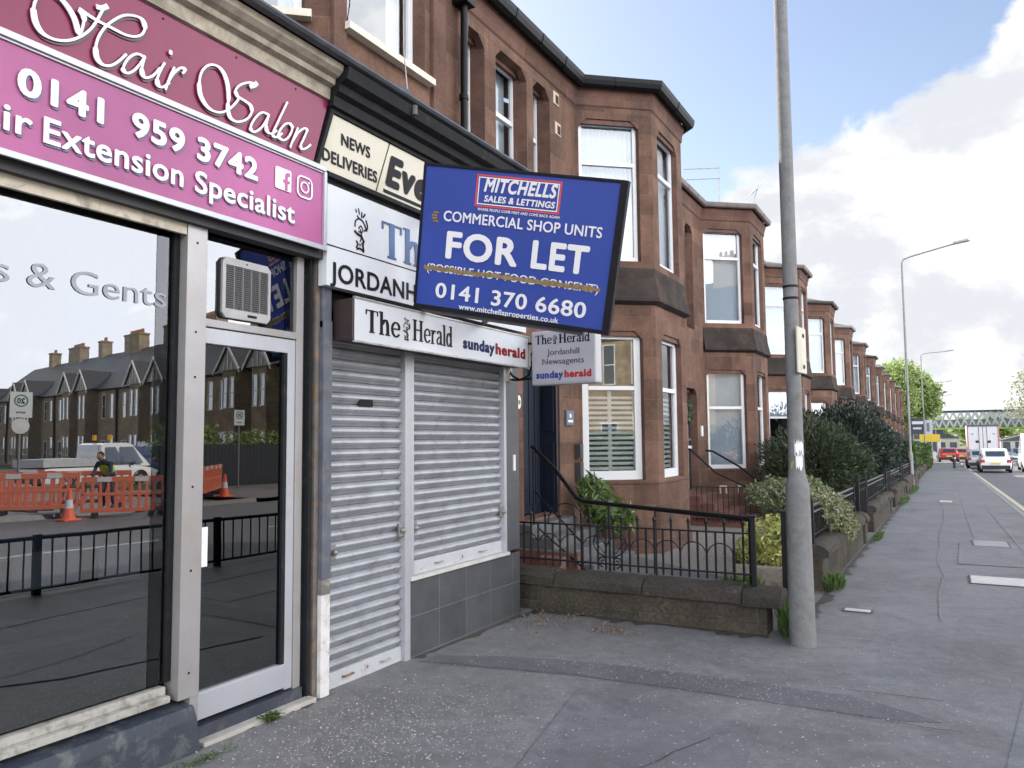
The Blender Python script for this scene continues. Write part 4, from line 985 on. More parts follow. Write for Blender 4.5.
m = MB(); m.tube([(XS + .0, YP + .07, 2.17), (XS + .12, YP + .06, 2.16), (-3.36, YP + .07, 2.17)], .012, 6); m.tube([(XS + .0, YP + .07, 2.28), (XS + .06, YP + .06, 2.2), (XS + .14, YP + .06, 2.16), (XS + .24, YP + .06, 2.2), (XS + .26, YP + .06, 2.28)], .010, 6); m.tube([(XS, YP + .07, 2.5), (-3.36, YP + .07, 2.5)], .012, 6)
build_parts(m, 'bracket', IRON, ps)

# --- the blue for-let board, leaning out and askew
kS = .935; c = Vector((-2.621, 4.675, 2.960)); w, h = 1.554, 1.102
rr_ = Vector((.95401, .23033, -.19187)); uu_ = Vector((.23828, -.19428, .95157)); nn_ = rr_.cross(uu_); rr_ = rr_ * kS; uu_ = uu_ * kS
def bt(m, s, o, r, u, w_, cap, *a, **k_): put_text(m, s, o, r, u, w_ * kS, cap * kS, *a, **k_)
fl = thing('for_let_board', 'blue estate agent board reading FOR LET, tilted and leaning out above the shutters', 'board', (-2.6, 4.9, 2.40))
BP = lambda a, b, d=0: c + rr_ * a + uu_ * b + nn_ * d
m = MB(); m.obox(BP(-w / 2, -h / 2, -.012), rr_ * w, uu_ * h, nn_ * .012); m.build('panel', mat('blue_board', (.028, .055, .27), .45, .10, 1.2, spec=.25), fl)
m = MB(); e = .03
m.obox(BP(-w / 2 - .01, -h / 2 - .012, -.035), rr_ * (w + .012), uu_ * .032, nn_ * .045); m.obox(BP(-w / 2 - .01, h / 2 - .012, -.035), rr_ * (w + .02), uu_ * .022, nn_ * .045)
m.obox(BP(-w / 2 - .012, -h / 2 + .02, -.035), rr_ * .02, uu_ * (h - .03), nn_ * .045); m.obox(BP(w / 2 - .022, -h / 2 - .012, -.075), rr_ * .055, uu_ * (h + .02), nn_ * .088)
m.build('frame', mat('black_timber_frame', (.007, .007, .010), .6, .3, 8, spec=.2), fl, bevel=.003)
m = MB(); m.obox(BP(-.745, -h / 2 - .05, -.10), rr_ * 1.35, uu_ * .035, nn_ * .06); m.obox(BP(-.2, -h / 2 - .03, -.08), rr_ * .06, uu_ * (h), nn_ * .045)
m.tube([BP(-.2, -.1, -.06), (XS + .1, 5.6, 3.4)], .022, 6); m.tube([BP(-.1, -.5, -.07), (XH - .03, 5.6, 2.60)], .022, 6); m.tube([BP(-.7, .3, -.06), (XF, 5.0, 3.35)], .022, 6)
m.build('timber_strut', mat('grey_strut', (.10, .10, .11), .7), fl)
Q = Vector(c)
m = MB(); 
m = MB(); bt(m, 'MITCHELLS', BP(-.280, .385), rr_, uu_, .575, .102, .034, shear=.25); m.build('lettering', WHP, fl)
m = MB(); bt(m, 'SALES & LETTINGS', BP(-.272, .312), rr_, uu_, .560, .048, .03, shear=.15); m.build('lettering', WHP, fl)
m = MB(); bt(m, 'WHERE PEOPLE COME FIRST AND COME BACK AGAIN', BP(-.318, .243), rr_, uu_, .650, .020, .01); m.build('lettering', WHP, fl)
m = MB(); bt(m, 'COMMERCIAL SHOP UNITS', BP(-.590, .137), rr_, uu_, 1.255, .078, .014); m.build('lettering', WHP, fl)
m = MB(); bt(m, 'FOR', BP(-.550, -.148), rr_, uu_, .590, .212, .034); m.build('lettering', WHP, fl)
m = MB(); bt(m, 'LET', BP(.150, -.142), rr_, uu_, .440, .212, .034); m.build('lettering', WHP, fl)
m = MB(); bt(m, '(POSSIBLE HOT FOOD CONSENT)', BP(-.70, -.262), rr_, uu_, 1.39, .060, .006, out=.001, thick=.001); m.build('lettering', WHP, fl)
m = MB(); bt(m, '0141 370 6680', BP(-.608, -.462), rr_, uu_, 1.225, .118, .018); m.build('lettering', WHP, fl)
m = MB(); bt(m, 'www.mitchellsproperties.co.uk', BP(-.400, -.528), rr_, uu_, .815, .042, .015); m.build('lettering', WHP, fl)

for g_, col, wd, z in ((0, REDI, .012, .002), (.017, WHP, .008, .002)):
    m = MB(); a, b, cc, d = -.345 + g_, .325 - g_, .272 + g_ , .510 - g_
    for p, q, r_, s_ in ((a, a + wd, cc, d), (b - wd, b, cc, d), (a + wd, b - wd, cc, cc + wd), (a + wd, b - wd, d - wd, d)): m.obox(BP(p, r_, z), rr_ * (q - p), uu_ * (s_ - r_), nn_ * .002)
    m.build('logo_border', mat('coral_red_ink', (.55, .05, .05), .4) if g_ == 0 else WHP, fl)
GOLD = mat('scuffed_gold_tape', (.20, .135, .055), .6, .4, 30, .3, 60)
m = MB(); rr2 = random.Random(2); n = 46; top = []; bot = []
for i in range(n + 1):
    x = -.725 + 1.43 * i / n; top.append(BP(x, -.221 + rr2.uniform(-.007, .007), .004)); bot.append(BP(x, -.254 + rr2.uniform(-.007, .007), .004))
for i in range(n): m.quad(bot[i], bot[i + 1], top[i + 1], top[i])
for i in range(4): m.obox(BP(-.685 + rr2.uniform(-.01, .01), .12 + i * .022, .003), rr_ * .045, uu_ * .016, nn_ * .002)
m.build('scratched_tape', GOLD, fl)

# --- ventilation unit on the glass above the salon door
vu = thing('ventilation_unit', 'square white plastic extractor grille fixed to the glass above the salon door', 'ventilator', (XS + .03, 3.18, 2.33))
y0, y1, z0, z1 = 3.012, 3.385, 2.325, 2.685; x0 = XS - .018 - .045
GRV = mat('grey_vent_body', (.03, .03, .035), .5); 
m = MB(); m.prism([(x0, a, b) for a, b in rrect(y0, y1, z0, z1, .03)], (.055, 0, 0)); m.build('housing', GRV, vu, smooth=False)
m = MB(); fr_ = .028
m.box(x0 + .055, x0 + .075, y0 + .004, y0 + fr_, z0 + .03, z1 - .03); m.box(x0 + .055, x0 + .075, y1 - fr_ + .006, y1 - .004, z0 + .03, z1 - .03)
m.prism([(x0 + .0551, a, b) for a, b in [(y0 + .03, z0), (y1 - .03, z0), (y1 - .003, z0 + .03), (y1 - .003, z0 + .055), (y0 + .003, z0 + .055), (y0 + .003, z0 + .03)]], (.02, 0, 0))
m.prism([(x0 + .0551, a, b) for a, b in [(y0 + .003, z1 - .045), (y1 - .003, z1 - .045), (y1 - .003, z1 - .03), (y1 - .03, z1), (y0 + .03, z1), (y0 + .003, z1 - .03)]], (.02, 0, 0))
m.build('face_frame', mat('grey_white_plastic', (.33, .33, .33), .5), vu, bevel=.002)
m = MB(); ya, yb = y0 + fr_, y1 - fr_ + .006
for i in range(1, 5): y = ya + (yb - ya) * i / 5; m.box(x0 + .056, x0 + .070, y - .004, y + .004, z0 + .055, z1 - .045)
for i in range(21):
    z = z0 + .062 + i * (z1 - z0 - .112) / 20; m.quad((x0 + .069, ya, z - .004), (x0 + .069, yb, z - .004), (x0 + .058, yb, z + .006), (x0 + .058, ya, z + .006)); m.quad((x0 + .0695, ya, z - .0045), (x0 + .0695, yb, z - .0045), (x0 + .0695, yb, z + .0), (x0 + .0695, ya, z))
m.build('louvres', mat('louvre_plastic', (.12, .12, .12), .5), vu)
m = MB(); m.box(x0 + .0752, x0 + .077, y0 + .19, y0 + .26, z0 + .02, z0 + .035); m.ball((x0 + .076, y0 + .18, z1 - .02), (.003, .006, .006), 6, 4); m.build('badge', INK, vu)
# ---------------------------------------------------------------- ground, road, pavements
TAR = tarmac_mat('pavement_asphalt', (.170, .168, .170), .03)
TARS = tarmac_mat('dark_trench_asphalt', (.112, .113, .12), .16)
TARL = tarmac_mat('worn_grey_patch', (.178, .178, .182), .04)
ROADM = tarmac_mat('road_asphalt', (.115, .115, .12), .0, blot=.6)
KERB = mat('granite_kerb', (.27, .26, .25), .8, .2, 8, .3, 60)
LINE = mat('cream_road_line', (.55, .50, .36), .7, .1, 10, dirt=(.2, .19, .17), dirt_scale=9, dirt_amt=.4)
EARTH = mat('far_ground', (.09, .10, .05), .95, .3, .4)
GRAV = mat('pink_gravel', (.20, .18, .165), .95, .6, 38, 1.0, 45)
YS = [-60, -30, -10, 0, 5, 10, 15, 20, 30, 45, 60, 75, 90, 110, 135, 160, 600]
def sheet(xs, dz, ys=YS, mb=None):
    """xs(y) -> (left, right); a strip that follows the fall of the street"""
    m = mb or MB()
    for a, b in zip(ys, ys[1:]):
        l0, r0 = xs(a); l1, r1 = xs(b); m.quad((l0, a, gz(a) + dz), (r0, a, gz(a) + dz), (r1, b, gz(b) + dz), (l1, b, gz(b) + dz))
    return m
kx = lambda y: 1.75 - .0098 * max(0, min(y, 160))          # near kerb line, closing in slightly
struct(sheet(lambda y: (-400, 400), -.16), 'ground', EARTH, loc=(0, 0, -.2))
PYS = [y for y in YS if y <= 90]
struct(sheet(lambda y: (-4.7, kx(y) - .13), 0, PYS), 'pavement', TAR, loc=(0, 10, 0))
k = MB()
for a, b in zip(PYS, PYS[1:]):
    n = max(1, int((b - a) / .92)); 
    if a < -10: n = 4
    for i in range(n):
        p, q = a + (b - a) * i / n + .006, a + (b - a) * (i + 1) / n - .006
        P = [(kx(p) - .13, p, gz(p) - .2), (kx(p), p, gz(p) - .2), (kx(q), q, gz(q) - .2), (kx(q) - .13, q, gz(q) - .2)]
        T_ = [(v[0], v[1], v[2] + .205) for v in P]; m_ = k; m_.add(P + T_, [(3, 2, 1, 0), (4, 5, 6, 7), (0, 1, 5, 4), (1, 2, 6, 5), (2, 3, 7, 6), (3, 0, 4, 7)])
struct(k, 'kerb', KERB, loc=(1.6, 10, 0), bevel=.012)
RYS = [y for y in YS if y <= 160]
struct(sheet(lambda y: (kx(y) - .02 if y <= 90 else kx(90) - 3.5, 12.0), -.115, RYS), 'road', ROADM, loc=(6, 20, 0))
struct(sheet(lambda y: (kx(y) + .16, kx(y) + .29), -.110, PYS), 'road_line', LINE, loc=(2, 20, 0))
m = MB(); 
for i in range(-4, 26):
    a = i * 6.0; m.quad((5.55, a, gz(a) - .110), (5.67, a, gz(a) - .110), (5.67, a + 3.4, gz(a + 3.4) - .110), (5.55, a + 3.4, gz(a + 3.4) - .110))
struct(m, 'centre_line', mat('white_road_paint', (.6, .6, .58), .6), loc=(5.6, 30, 0))
# far kerb and far pavement, with a side street opening between y=14 and y=34
m = MB()
for a, b in ((-60, 10), (10, 17.5), (34, 150)):
    for i in range(6):
        p, q = a + (b - a) * i / 6, a + (b - a) * (i + 1) / 6
        P = [(12.0, p, gz(p) - .2), (12.14, p, gz(p) - .2), (12.14, q, gz(q) - .2), (12.0, q, gz(q) - .2)]; T_ = [(v[0], v[1], v[2] + .205) for v in P]
        m.add(P + T_, [(3, 2, 1, 0), (4, 5, 6, 7), (0, 1, 5, 4), (1, 2, 6, 5), (2, 3, 7, 6), (3, 0, 4, 7)])
struct(m, 'far_kerb', KERB, loc=(12, 20, 0))
m = MB(); sheet(lambda y: (12.14, 16.2), .0, [-60, -10, 5, 8.5], m); sheet(lambda y: (12.14, 19.5), .0, [17.5, 25, 34, 60, 100, 150], m)
struct(m, 'far_pavement', tarmac_mat('far_pavement_asphalt', (.17, .15, .135), .0), loc=(14, 20, 0))
m = MB(); m.quad((12.0, 8.5, gz(8.5) - .112), (12.0, 17.5, gz(17.5) - .112), (70, 30, gz(30) - .10), (70, 8.5, gz(8.5) - .10)); struct(m, 'side_street', tarmac_mat('side_street_asphalt', (.14, .13, .12), .0), loc=(30, 15, 0))

# repairs and trenches in the pavement, each a thin layer
def patch(name, pts, m_, dz=.004):
    m = MB(); m.prism([(x, y, gz(y) + dz - .003) for x, y in pts], (0, 0, .003)); return struct(m, name, m_)
patch('trench_patch', [(-3.50, 4.98), (-2.9, 5.25), (-2.2, 5.40), (-1.4, 5.45), (-.6, 5.46), (-.25, 5.30), (-.1, 5.2), (-.3, 5.12), (-.7, 5.1), (-1.5, 5.08), (-2.3, 5.02), (-3.0, 4.88), (-3.5, 4.78)], TARS)
patch('trench_patch', [(-.15, 2.0), (.35, 2.0), (.75, 6.5), (.9, 9.0), (.62, 9.0), (.42, 6.5)], TARL)
patch('trench_patch', [(-.75, 5.6), (-.1, 5.65), (.02, 8.4), (-.5, 8.5), (-.62, 7.0)], TARL)
patch('utility_patch', [(-1.9, 3.2), (-1.55, 2.6), (-.9, 3.3), (-1.0, 4.6), (-2.2, 4.75)], tarmac_mat('smooth_patch', (.145, .147, .155), .01), .008)
patch('utility_patch', [(.05, 12.2), (.85, 12.2), (.9, 15.0), (.1, 15.0)], TARL, .008)
SEAL = mat('pale_joint_seal', (.235, .233, .23), .9, .3, 10)
def seam(pts, w=.014):
    m = MB(); 
    for (x0, y0), (x1, y1) in zip(pts, pts[1:]):
        d = Vector((x1 - x0, y1 - y0)).normalized(); n = Vector((-d.y, d.x)) * w / 2
        m.quad((x0 - n.x, y0 - n.y, gz(y0) + .0125), (x1 - n.x, y1 - n.y, gz(y1) + .0125), (x1 + n.x, y1 + n.y, gz(y1) + .0125), (x0 + n.x, y0 + n.y, gz(y0) + .0125))
    return m
sm = MB(); rs = random.Random(9)
def rough(pts, amp=.009, n=7):
    out = []
    for a, b in zip(pts, pts[1:]):
        for i in range(n): t = i / n; out.append((a[0] + (b[0] - a[0]) * t + rs.uniform(-amp, amp), a[1] + (b[1] - a[1]) * t + rs.uniform(-amp, amp)))
    return out + [pts[-1]]
for pts in ([(-.12, 8.2), (-.15, 9.6), (-.10, 11.0), (-.20, 12.4), (-.16, 13.8), (-.2, 15.5), (-.12, 19), (-.2, 26)], [(-.05, 12.6), (.35, 12.8), (.95, 12.7)], [(.35, 15.0), (.3, 20), (.28, 30), (.2, 45)], [(-.2, 15.6), (.9, 15.6)], [(-.2, 19.2), (.9, 19.3)], [(-.2, 24.5), (.85, 24.5)], [(1.0, 11.5), (.9, 16), (.8, 24)]):
    q = seam(rough(pts)); sm.add(q.v, q.f)
struct(sm, 'pavement_joint', SEAL)
sm = MB()
for pts, w in (([(-3.5, 4.76), (-2.4, 5.0), (-1.4, 5.06), (0, 5.05)], .009), ([(-1.62, 2.7), (-1.45, 3.6), (-1.2, 4.3)], .008)):
    q = seam(rough(pts, .012, 7), w); sm.add(q.v, q.f)
struct(sm, 'pavement_crack', mat('dark_crack', (.065, .065, .068), .95))
def cover(x0, x1, y0, y1, label, col=(.42, .41, .39)):
    m = MB(); P = [(x0, y0), (x1, y0), (x1, y1), (x0, y1)]; m.prism([(x, y, gz(y) + .003) for x, y in P], (0, 0, .010)); 
    o = m.build('access_cover', mat('pale_concrete_cover', col, .8, .15, 9, .2), loc=((x0 + x1) / 2, (y0 + y1) / 2, gz(y0)), bevel=.004)
    tag(o, label, 'access cover')
    r = MB(); f = .02
    for a, b, c_, d in ((x0 - f, x0 - .002, y0 - f, y1 + f), (x1 + .002, x1 + f, y0 - f, y1 + f), (x0 - .002, x1 + .002, y0 - f, y0 - .002), (x0 - .002, x1 + .002, y1 + .002, y1 + f)): r.prism([(a, c_, gz(c_) + .003), (b, c_, gz(c_) + .003), (b, d, gz(d) + .003), (a, d, gz(d) + .003)], (0, 0, .008))
    r.build('cover_frame', mat('cover_rim', (.08, .08, .08), .7), o)
cover(.17, 1.05, 10.55, 11.15, 'long pale concrete cover let into the pavement at the right, nearest of the large ones', (.55, .54, .51))
cover(.30, .78, 14.5, 15.3, 'greyer concrete cover beyond the large pale one', (.33, .325, .32))
cover(-.28, .05, 25.2, 26.0, 'farthest small pale cover in the middle of the pavement', (.5, .49, .46))
cover(-.95, -.72, 8.22, 8.34, 'tiny pale strip cover on the pavement beside the near pole', (.5, .5, .48))

# garden ground behind the walls
m = MB(); 
for a, b in ((6.95, 12), (12, 20), (20, 30), (30, 45), (45, 60), (60, 84)):
    m.quad((XW, a, gz(a) + .05), (-1.45, a, gz(a) + .05), (-1.45, b, gz(b) + .05), (XW, b, gz(b) + .05))
struct(m, 'garden_gravel', GRAV, loc=(-3, 10, 0))

# ---------------------------------------------------------------- first garden: low wall, railing, gate posts, steps
WALLS = stone_mat('mossy_garden_stone', (.042, .038, .032), (.070, .060, .048), (.075, .07, .06), (.022, .028, .014), row=.36, wid=.95, sootamt=.9, bump=1.0, rough2=.45, lichen=(.10, .105, .06))
COPE = stone_mat('weathered_coping', (.052, .046, .042), (.078, .066, .058), (.04, .036, .032), (.038, .042, .034), row=3, wid=5, sootamt=.8, bump=1.0, rough2=.45, lichen=(.15, .14, .11))
def coping(mb, p, q, w, z0, h, zs=None, blocks=None):
    """rounded coping stones between two ground points, split into blocks"""
    p = Vector((*p, 0)); q = Vector((*q, 0)); L = (q - p).length; u = (q - p).normalized(); n = Vector((u.y, -u.x, 0)); nb = blocks or max(1, round(L / 1.1)); rnd = random.Random(int(p.y * 31 + 7))
    for i in range(nb):
        a, b = L * i / nb + .006, L * (i + 1) / nb - .006; hh = h * rnd.uniform(.93, 1.05); s = []
        za, zb = (gz(p.y + u.y * a) if zs is None else 0), (gz(p.y + u.y * b) if zs is None else 0)
        prof = [(-w / 2, 0), (w / 2, 0), (w / 2 + .004, hh * .55), (w / 2 - .05, hh * .9), (w * .15, hh * 1.02), (-w * .15, hh * 1.02), (-w / 2 + .05, hh * .9), (-w / 2 - .004, hh * .55)]
        steps = 5; V = []; F = []; m = len(prof)
        for j in range(steps + 1):
            t = a + (b - a) * j / steps; zz = z0 + za + (zb - za) * j / steps
            for o, z in prof:
                e = .0 if 0 < j < steps else -.012
                jj = .013
                V.append(p + u * t + n * (o * (1 + e) + rnd.uniform(-jj, jj)) + Vector((0, 0, zz + z + (e if z > 0 else 0) + rnd.uniform(-jj, jj) * (z > 0))))
        for j in range(steps):
            for k_ in range(m): F.append((j * m + k_, j * m + (k_ + 1) % m, (j + 1) * m + (k_ + 1) % m, (j + 1) * m + k_))
        F += [tuple(range(m))[::-1], tuple(steps * m + k_ for k_ in range(m))]
        mb.add(V, F)
gw = thing('garden_wall', 'low mossy stone wall with rounded coping running from the tiled shop corner to the grey pole', 'wall', (-2.55, 6.95, -.1))
m = MB(); m.box(-4.3, -1.40, 6.84, 7.10, -.3, .165); m.build('wall', WALLS, gw, bevel=.015)
m = MB(); coping(m, (-4.3, 6.97), (-1.60, 6.97), .34, .165, .15, zs=1, blocks=3); coping(m, (-1.60, 6.97), (-1.27, 6.97), .36, .155, .15, zs=1, blocks=1); m.build('coping', COPE, gw, smooth=True)

DIRT = tarmac_mat('silt_dirt', (.060, .054, .046), .05, blot=1.3)
def dirt_strip(pts, w0, w1, seed, dz=.0045):
    # silt and dead leaves gathered along the foot of a wall: ragged outer edge
    m = MB(); rnd = random.Random(seed); P = [Vector((*p, 0)) for p in pts]
    for a, b in zip(P, P[1:]):
        d = (b - a).normalized(); n = Vector((d.y, -d.x, 0)); L = (b - a).length; k = max(4, int(L / .05)); ws = [w0 + (w1 - w0) * rnd.random() * (.6 + .4 * math.sin(i * .35 + seed)) for i in range(k + 1)]
        for i in range(k):
            p, q = a + d * (L * i / k), a + d * (L * (i + 1) / k); r_, s_ = q + n * ws[i + 1], p + n * ws[i]; m.quad(*[(v.x, v.y, gz(v.y) + dz) for v in (p, s_, r_, q)])
    return struct(m, 'dirt_strip', DIRT)
dirt_strip([(-3.62, 6.845), (-1.38, 6.845)], .05, .24, 1); dirt_strip([(-3.62, 4.85), (-3.62, 6.84)], .02, .09, 2); dirt_strip([(-1.24, 7.2), (-1.24, 40)], .03, .16, 3)
dirt_strip([(-3.55, 2.0), (-3.55, 3.9)], -.02, .07, 4)
def bars(mb, p, q, zt, zb, zspike, gap=.115, hoops=True, follow=True, r=.008, spike_every=2, hspan=2):
    p = Vector((*p, 0)); q = Vector((*q, 0)); L = (q - p).length; u = (q - p).normalized(); n = max(2, round(L / gap)); g = (lambda y: gz(y)) if follow else (lambda y: 0)
    P = lambda t, z: p + u * t + Vector((0, 0, z + g(p.y + u.y * t)))
    w = Vector((u.y, -u.x, 0)) * .016
    for z in (zt, zb):
        if z is None: continue
        a, b = P(0, z - .007), P(L, z - .007); mb.add([a - w, a + w, b + w, b - w] + [v + Vector((0, 0, .014)) for v in (a - w, a + w, b + w, b - w)], [(3, 2, 1, 0), (4, 5, 6, 7), (0, 1, 5, 4), (1, 2, 6, 5), (2, 3, 7, 6), (3, 0, 4, 7)])
    for i in range(1, n):
        t = L * i / n; top = zspike if i % spike_every == 0 else zt
        mb.tube([P(t, zb - .06), P(t, top - (.05 if top > zt else 0))], r, 6)
        if top > zt: mb.tube([P(t, top - .055), P(t, top - .04), P(t, top)], [r, r * 1.9, .001], 6)
        if hoops and i % hspan == 1 and i + hspan <= n:
            rad = L / n * hspan / 2; cz = zt - .22
            mb.tube([P(t + rad - rad * math.cos(a * math.pi / 8), cz + rad * 1.0 * math.sin(a * math.pi / 8)) for a in range(9)], .006, 5)
rl = thing('railing', 'black spiked railing with hoops and a scroll on the low mossy wall', 'railing', (-2.6, 6.97, .3))
m = MB(); bars(m, (-4.2, 6.93), (-1.52, 6.93), .755, .40, .88, gap=.08, follow=False, r=.0105, hspan=3); m.build('bars', IRON, rl)
m = MB(); m.box(-1.535, -1.495, 6.91, 6.95, .28, .90); m.box(-1.55, -1.48, 6.895, 6.965, .90, .915); build_parts(m, 'post', IRON, rl, bevel=.003)
m = MB()
def spiral(cx, cz, s, r0=.055):
    return [(cx + s * (r0 * (1 - a / 22)) * math.cos(a * .55 + 1.57), 6.93, cz - (r0 * (1 - a / 22)) * math.sin(a * .55 + 1.57)) for a in range(20)]
m.tube(spiral(-2.93, .42, 1), .007, 5); m.tube(spiral(-2.79, .42, -1), .007, 5)
m.tube([(-2.86 + .17 * math.cos(a * math.pi / 8), 6.93, .60 + .14 * math.sin(a * math.pi / 8)) for a in range(17)], .007, 5)
m.tube([(-2.86, 6.93, .33), (-2.86, 6.93, .95)], .012, 6); m.tube([(-3.02, 6.93, .62), (-2.92, 6.93, .50), (-2.86, 6.93, .62), (-2.8, 6.93, .5), (-2.70, 6.93, .62)], .006, 5)
m.tube([(-3.32 + .2 * math.cos(a * math.pi / 10), 6.93, .76 + .2 * math.sin(a * math.pi / 10)) for a in range(11)], .007, 5)
m.build('scroll', IRON, rl)
hr = thing('handrail', 'thick black tubular handrail sloping from the navy door to the near pole', 'handrail', (-2.6, 7.5, 0))
m = MB(); m.tube([(XW + .12, 8.50, 1.50), (XW + .2, 8.44, 1.47), (-4.1, 8.30, 1.22), (-3.74, 8.10, .915), (-3.60, 8.0, .89), (-1.54, 6.99, .875)], .024, 10); m.build('rail', IRON, hr, smooth=True)
m = MB(); m.tube([(-1.55, 7.0, .0), (-1.55, 7.0, .87)], .022, 8); m.tube([(-3.66, 8.04, .0), (-3.66, 8.04, .89)], .014, 8); m.tube([(-4.4, 8.42, .5), (-3.5, 7.95, .08)], .010, 6); m.tube([(-4.45, 8.42, .95), (-3.62, 7.98, .42)], .010, 6); m.tube([(-2.6, 7.51, .0), (-2.6, 7.51, .87)], .012, 8); build_parts(m, 'post', IRON, hr)
m = MB(); m.tube([(-4.47, 8.42, .45), (-4.47, 8.42, 1.45)], .012, 6); build_parts(m, 'post', IRON, hr)
gp = thing('gate', 'narrow black metal gate and post standing right behind the near pole', 'gate', (-1.29, 6.9, -.08))
m = MB(); m.box(-1.315, -1.265, 7.12, 7.17, -.1, .93); m.box(-1.33, -1.25, 7.105, 7.185, .93, .945); build_parts(m, 'post', IRON, gp, bevel=.003)
m = MB(); bars(m, (-1.29, 7.22), (-1.29, 8.15), .80, .12, .92, gap=.11, hoops=False, r=.009); m.tube([(-1.29, 7.22, .0), (-1.29, 7.22, .93)], .015, 6); m.tube([(-1.29, 8.15, .0), (-1.29, 8.15, .93)], .015, 6); m.build('leaf', IRON, gp)

STEP = mat('grey_step_stone', (.095, .095, .10), .8, .2, 6, .3, 50, dirt=(.06, .055, .05), dirt_scale=6)
BRK = tile_mat('red_quarry_brick', (.16, .06, .045), (.09, .08, .07), .22, .07, offset=.5, rough=.8, size=.006)
st = thing('door_steps', 'grey stone steps up to the navy door behind the low wall', 'steps', (-4.2, 8.9, 0))
m = MB()
for i in range(4): m.box(XW + .002 if i == 3 else -3.62 - (i + 1) * .27, -3.62 - i * .27, 8.30, 9.62, -.2, .13 + i * .14)
m.build('tread', STEP, st, bevel=.012)
m = MB(); m.box(-4.6, -3.75, 8.12, 8.29, -.2, .28); m.box(-4.0, -3.72, 7.6, 7.75, .04, .30); m.build('brick_edge', BRK, st)
m = MB(); m.quad((-3.6, 8.3, .062), (-1.45, 7.15, .062), (-1.45, 8.1, .062), (-3.6, 9.6, .062)); m.build('path_slab', STEP, st)
st2 = thing('door_steps', 'red-tiled steps with thin black rails at the second house door', 'steps', (-4.2, 15.7, -.2)); d2 = HOUSES[1][1]; r2 = root_y(2)
m = MB()
for i in range(4): m.box(XW + .002 if i == 3 else -3.45 - (i + 1) * .28, -3.45 - i * .28, r2 - 1.85, r2 - .45, -.4, .02 + i * .14)
m.build('tread', BRK, st2, bevel=.008)
m = MB(); bars(m, (-4.45, r2 - 1.9), (-3.1, r2 - 1.9), .82, .20, .82, gap=.10, hoops=False, r=.007, spike_every=9); bars(m, (-3.4, r2 - .35), (-2.4, r2 - .35), .60, .10, .60, gap=.10, hoops=False, r=.007, spike_every=9); build_parts(m, 'side_rails', IRON, st2)
h2 = thing('handrail', 'pair of black tube handrails curving down from the second house door', 'handrail', (-3.5, 15.6, 0))
m = MB(); ya, yb = r2 - 1.95, r2 - .42
m.tube([(XW + .12, ya, 1.38), (XW + .22, ya, 1.36), (-3.95, ya, .92), (-3.3, ya, .62), (-1.5, ya, .56)], .022, 8); m.tube([(XW + .1, yb, 1.32), (XW + .25, yb, 1.3), (-3.85, yb, .98), (-3.3, yb - .3, .62)], .022, 8)
m.build('rail', IRON, h2, smooth=True)
m = MB(); m.tube([(-3.3, ya, -.1), (-3.3, ya, .62)], .02, 8); m.tube([(-3.3, yb - .3, -.1), (-3.3, yb - .3, .62)], .02, 8); m.tube([(-1.5, ya, -.15), (-1.5, ya, .56)], .02, 8); build_parts(m, 'post', IRON, h2)
fu = Vector((DX, DY1, 0)).normalized(); fn = Vector((fu.y, -fu.x, 0)); fo = Vector((XW, r2, d2))
for a in (.28, .72):
    m = MB()
    for q, b, z0_, z1_ in ((a, a + .03, .44, .62), (a + .14, a + .17, .44, .62), (a + .03, a + .14, .59, .62)): m.obox(fo + fu * q + fn * .006 + Vector((0, 0, z0_)), fu * (b - q), Vector((0, 0, z1_ - z0_)), fn * .02)
    m.build('vent_frame', mat('pale_vent_frame2', (.5, .46, .38), .7), HOUSES[1][0])
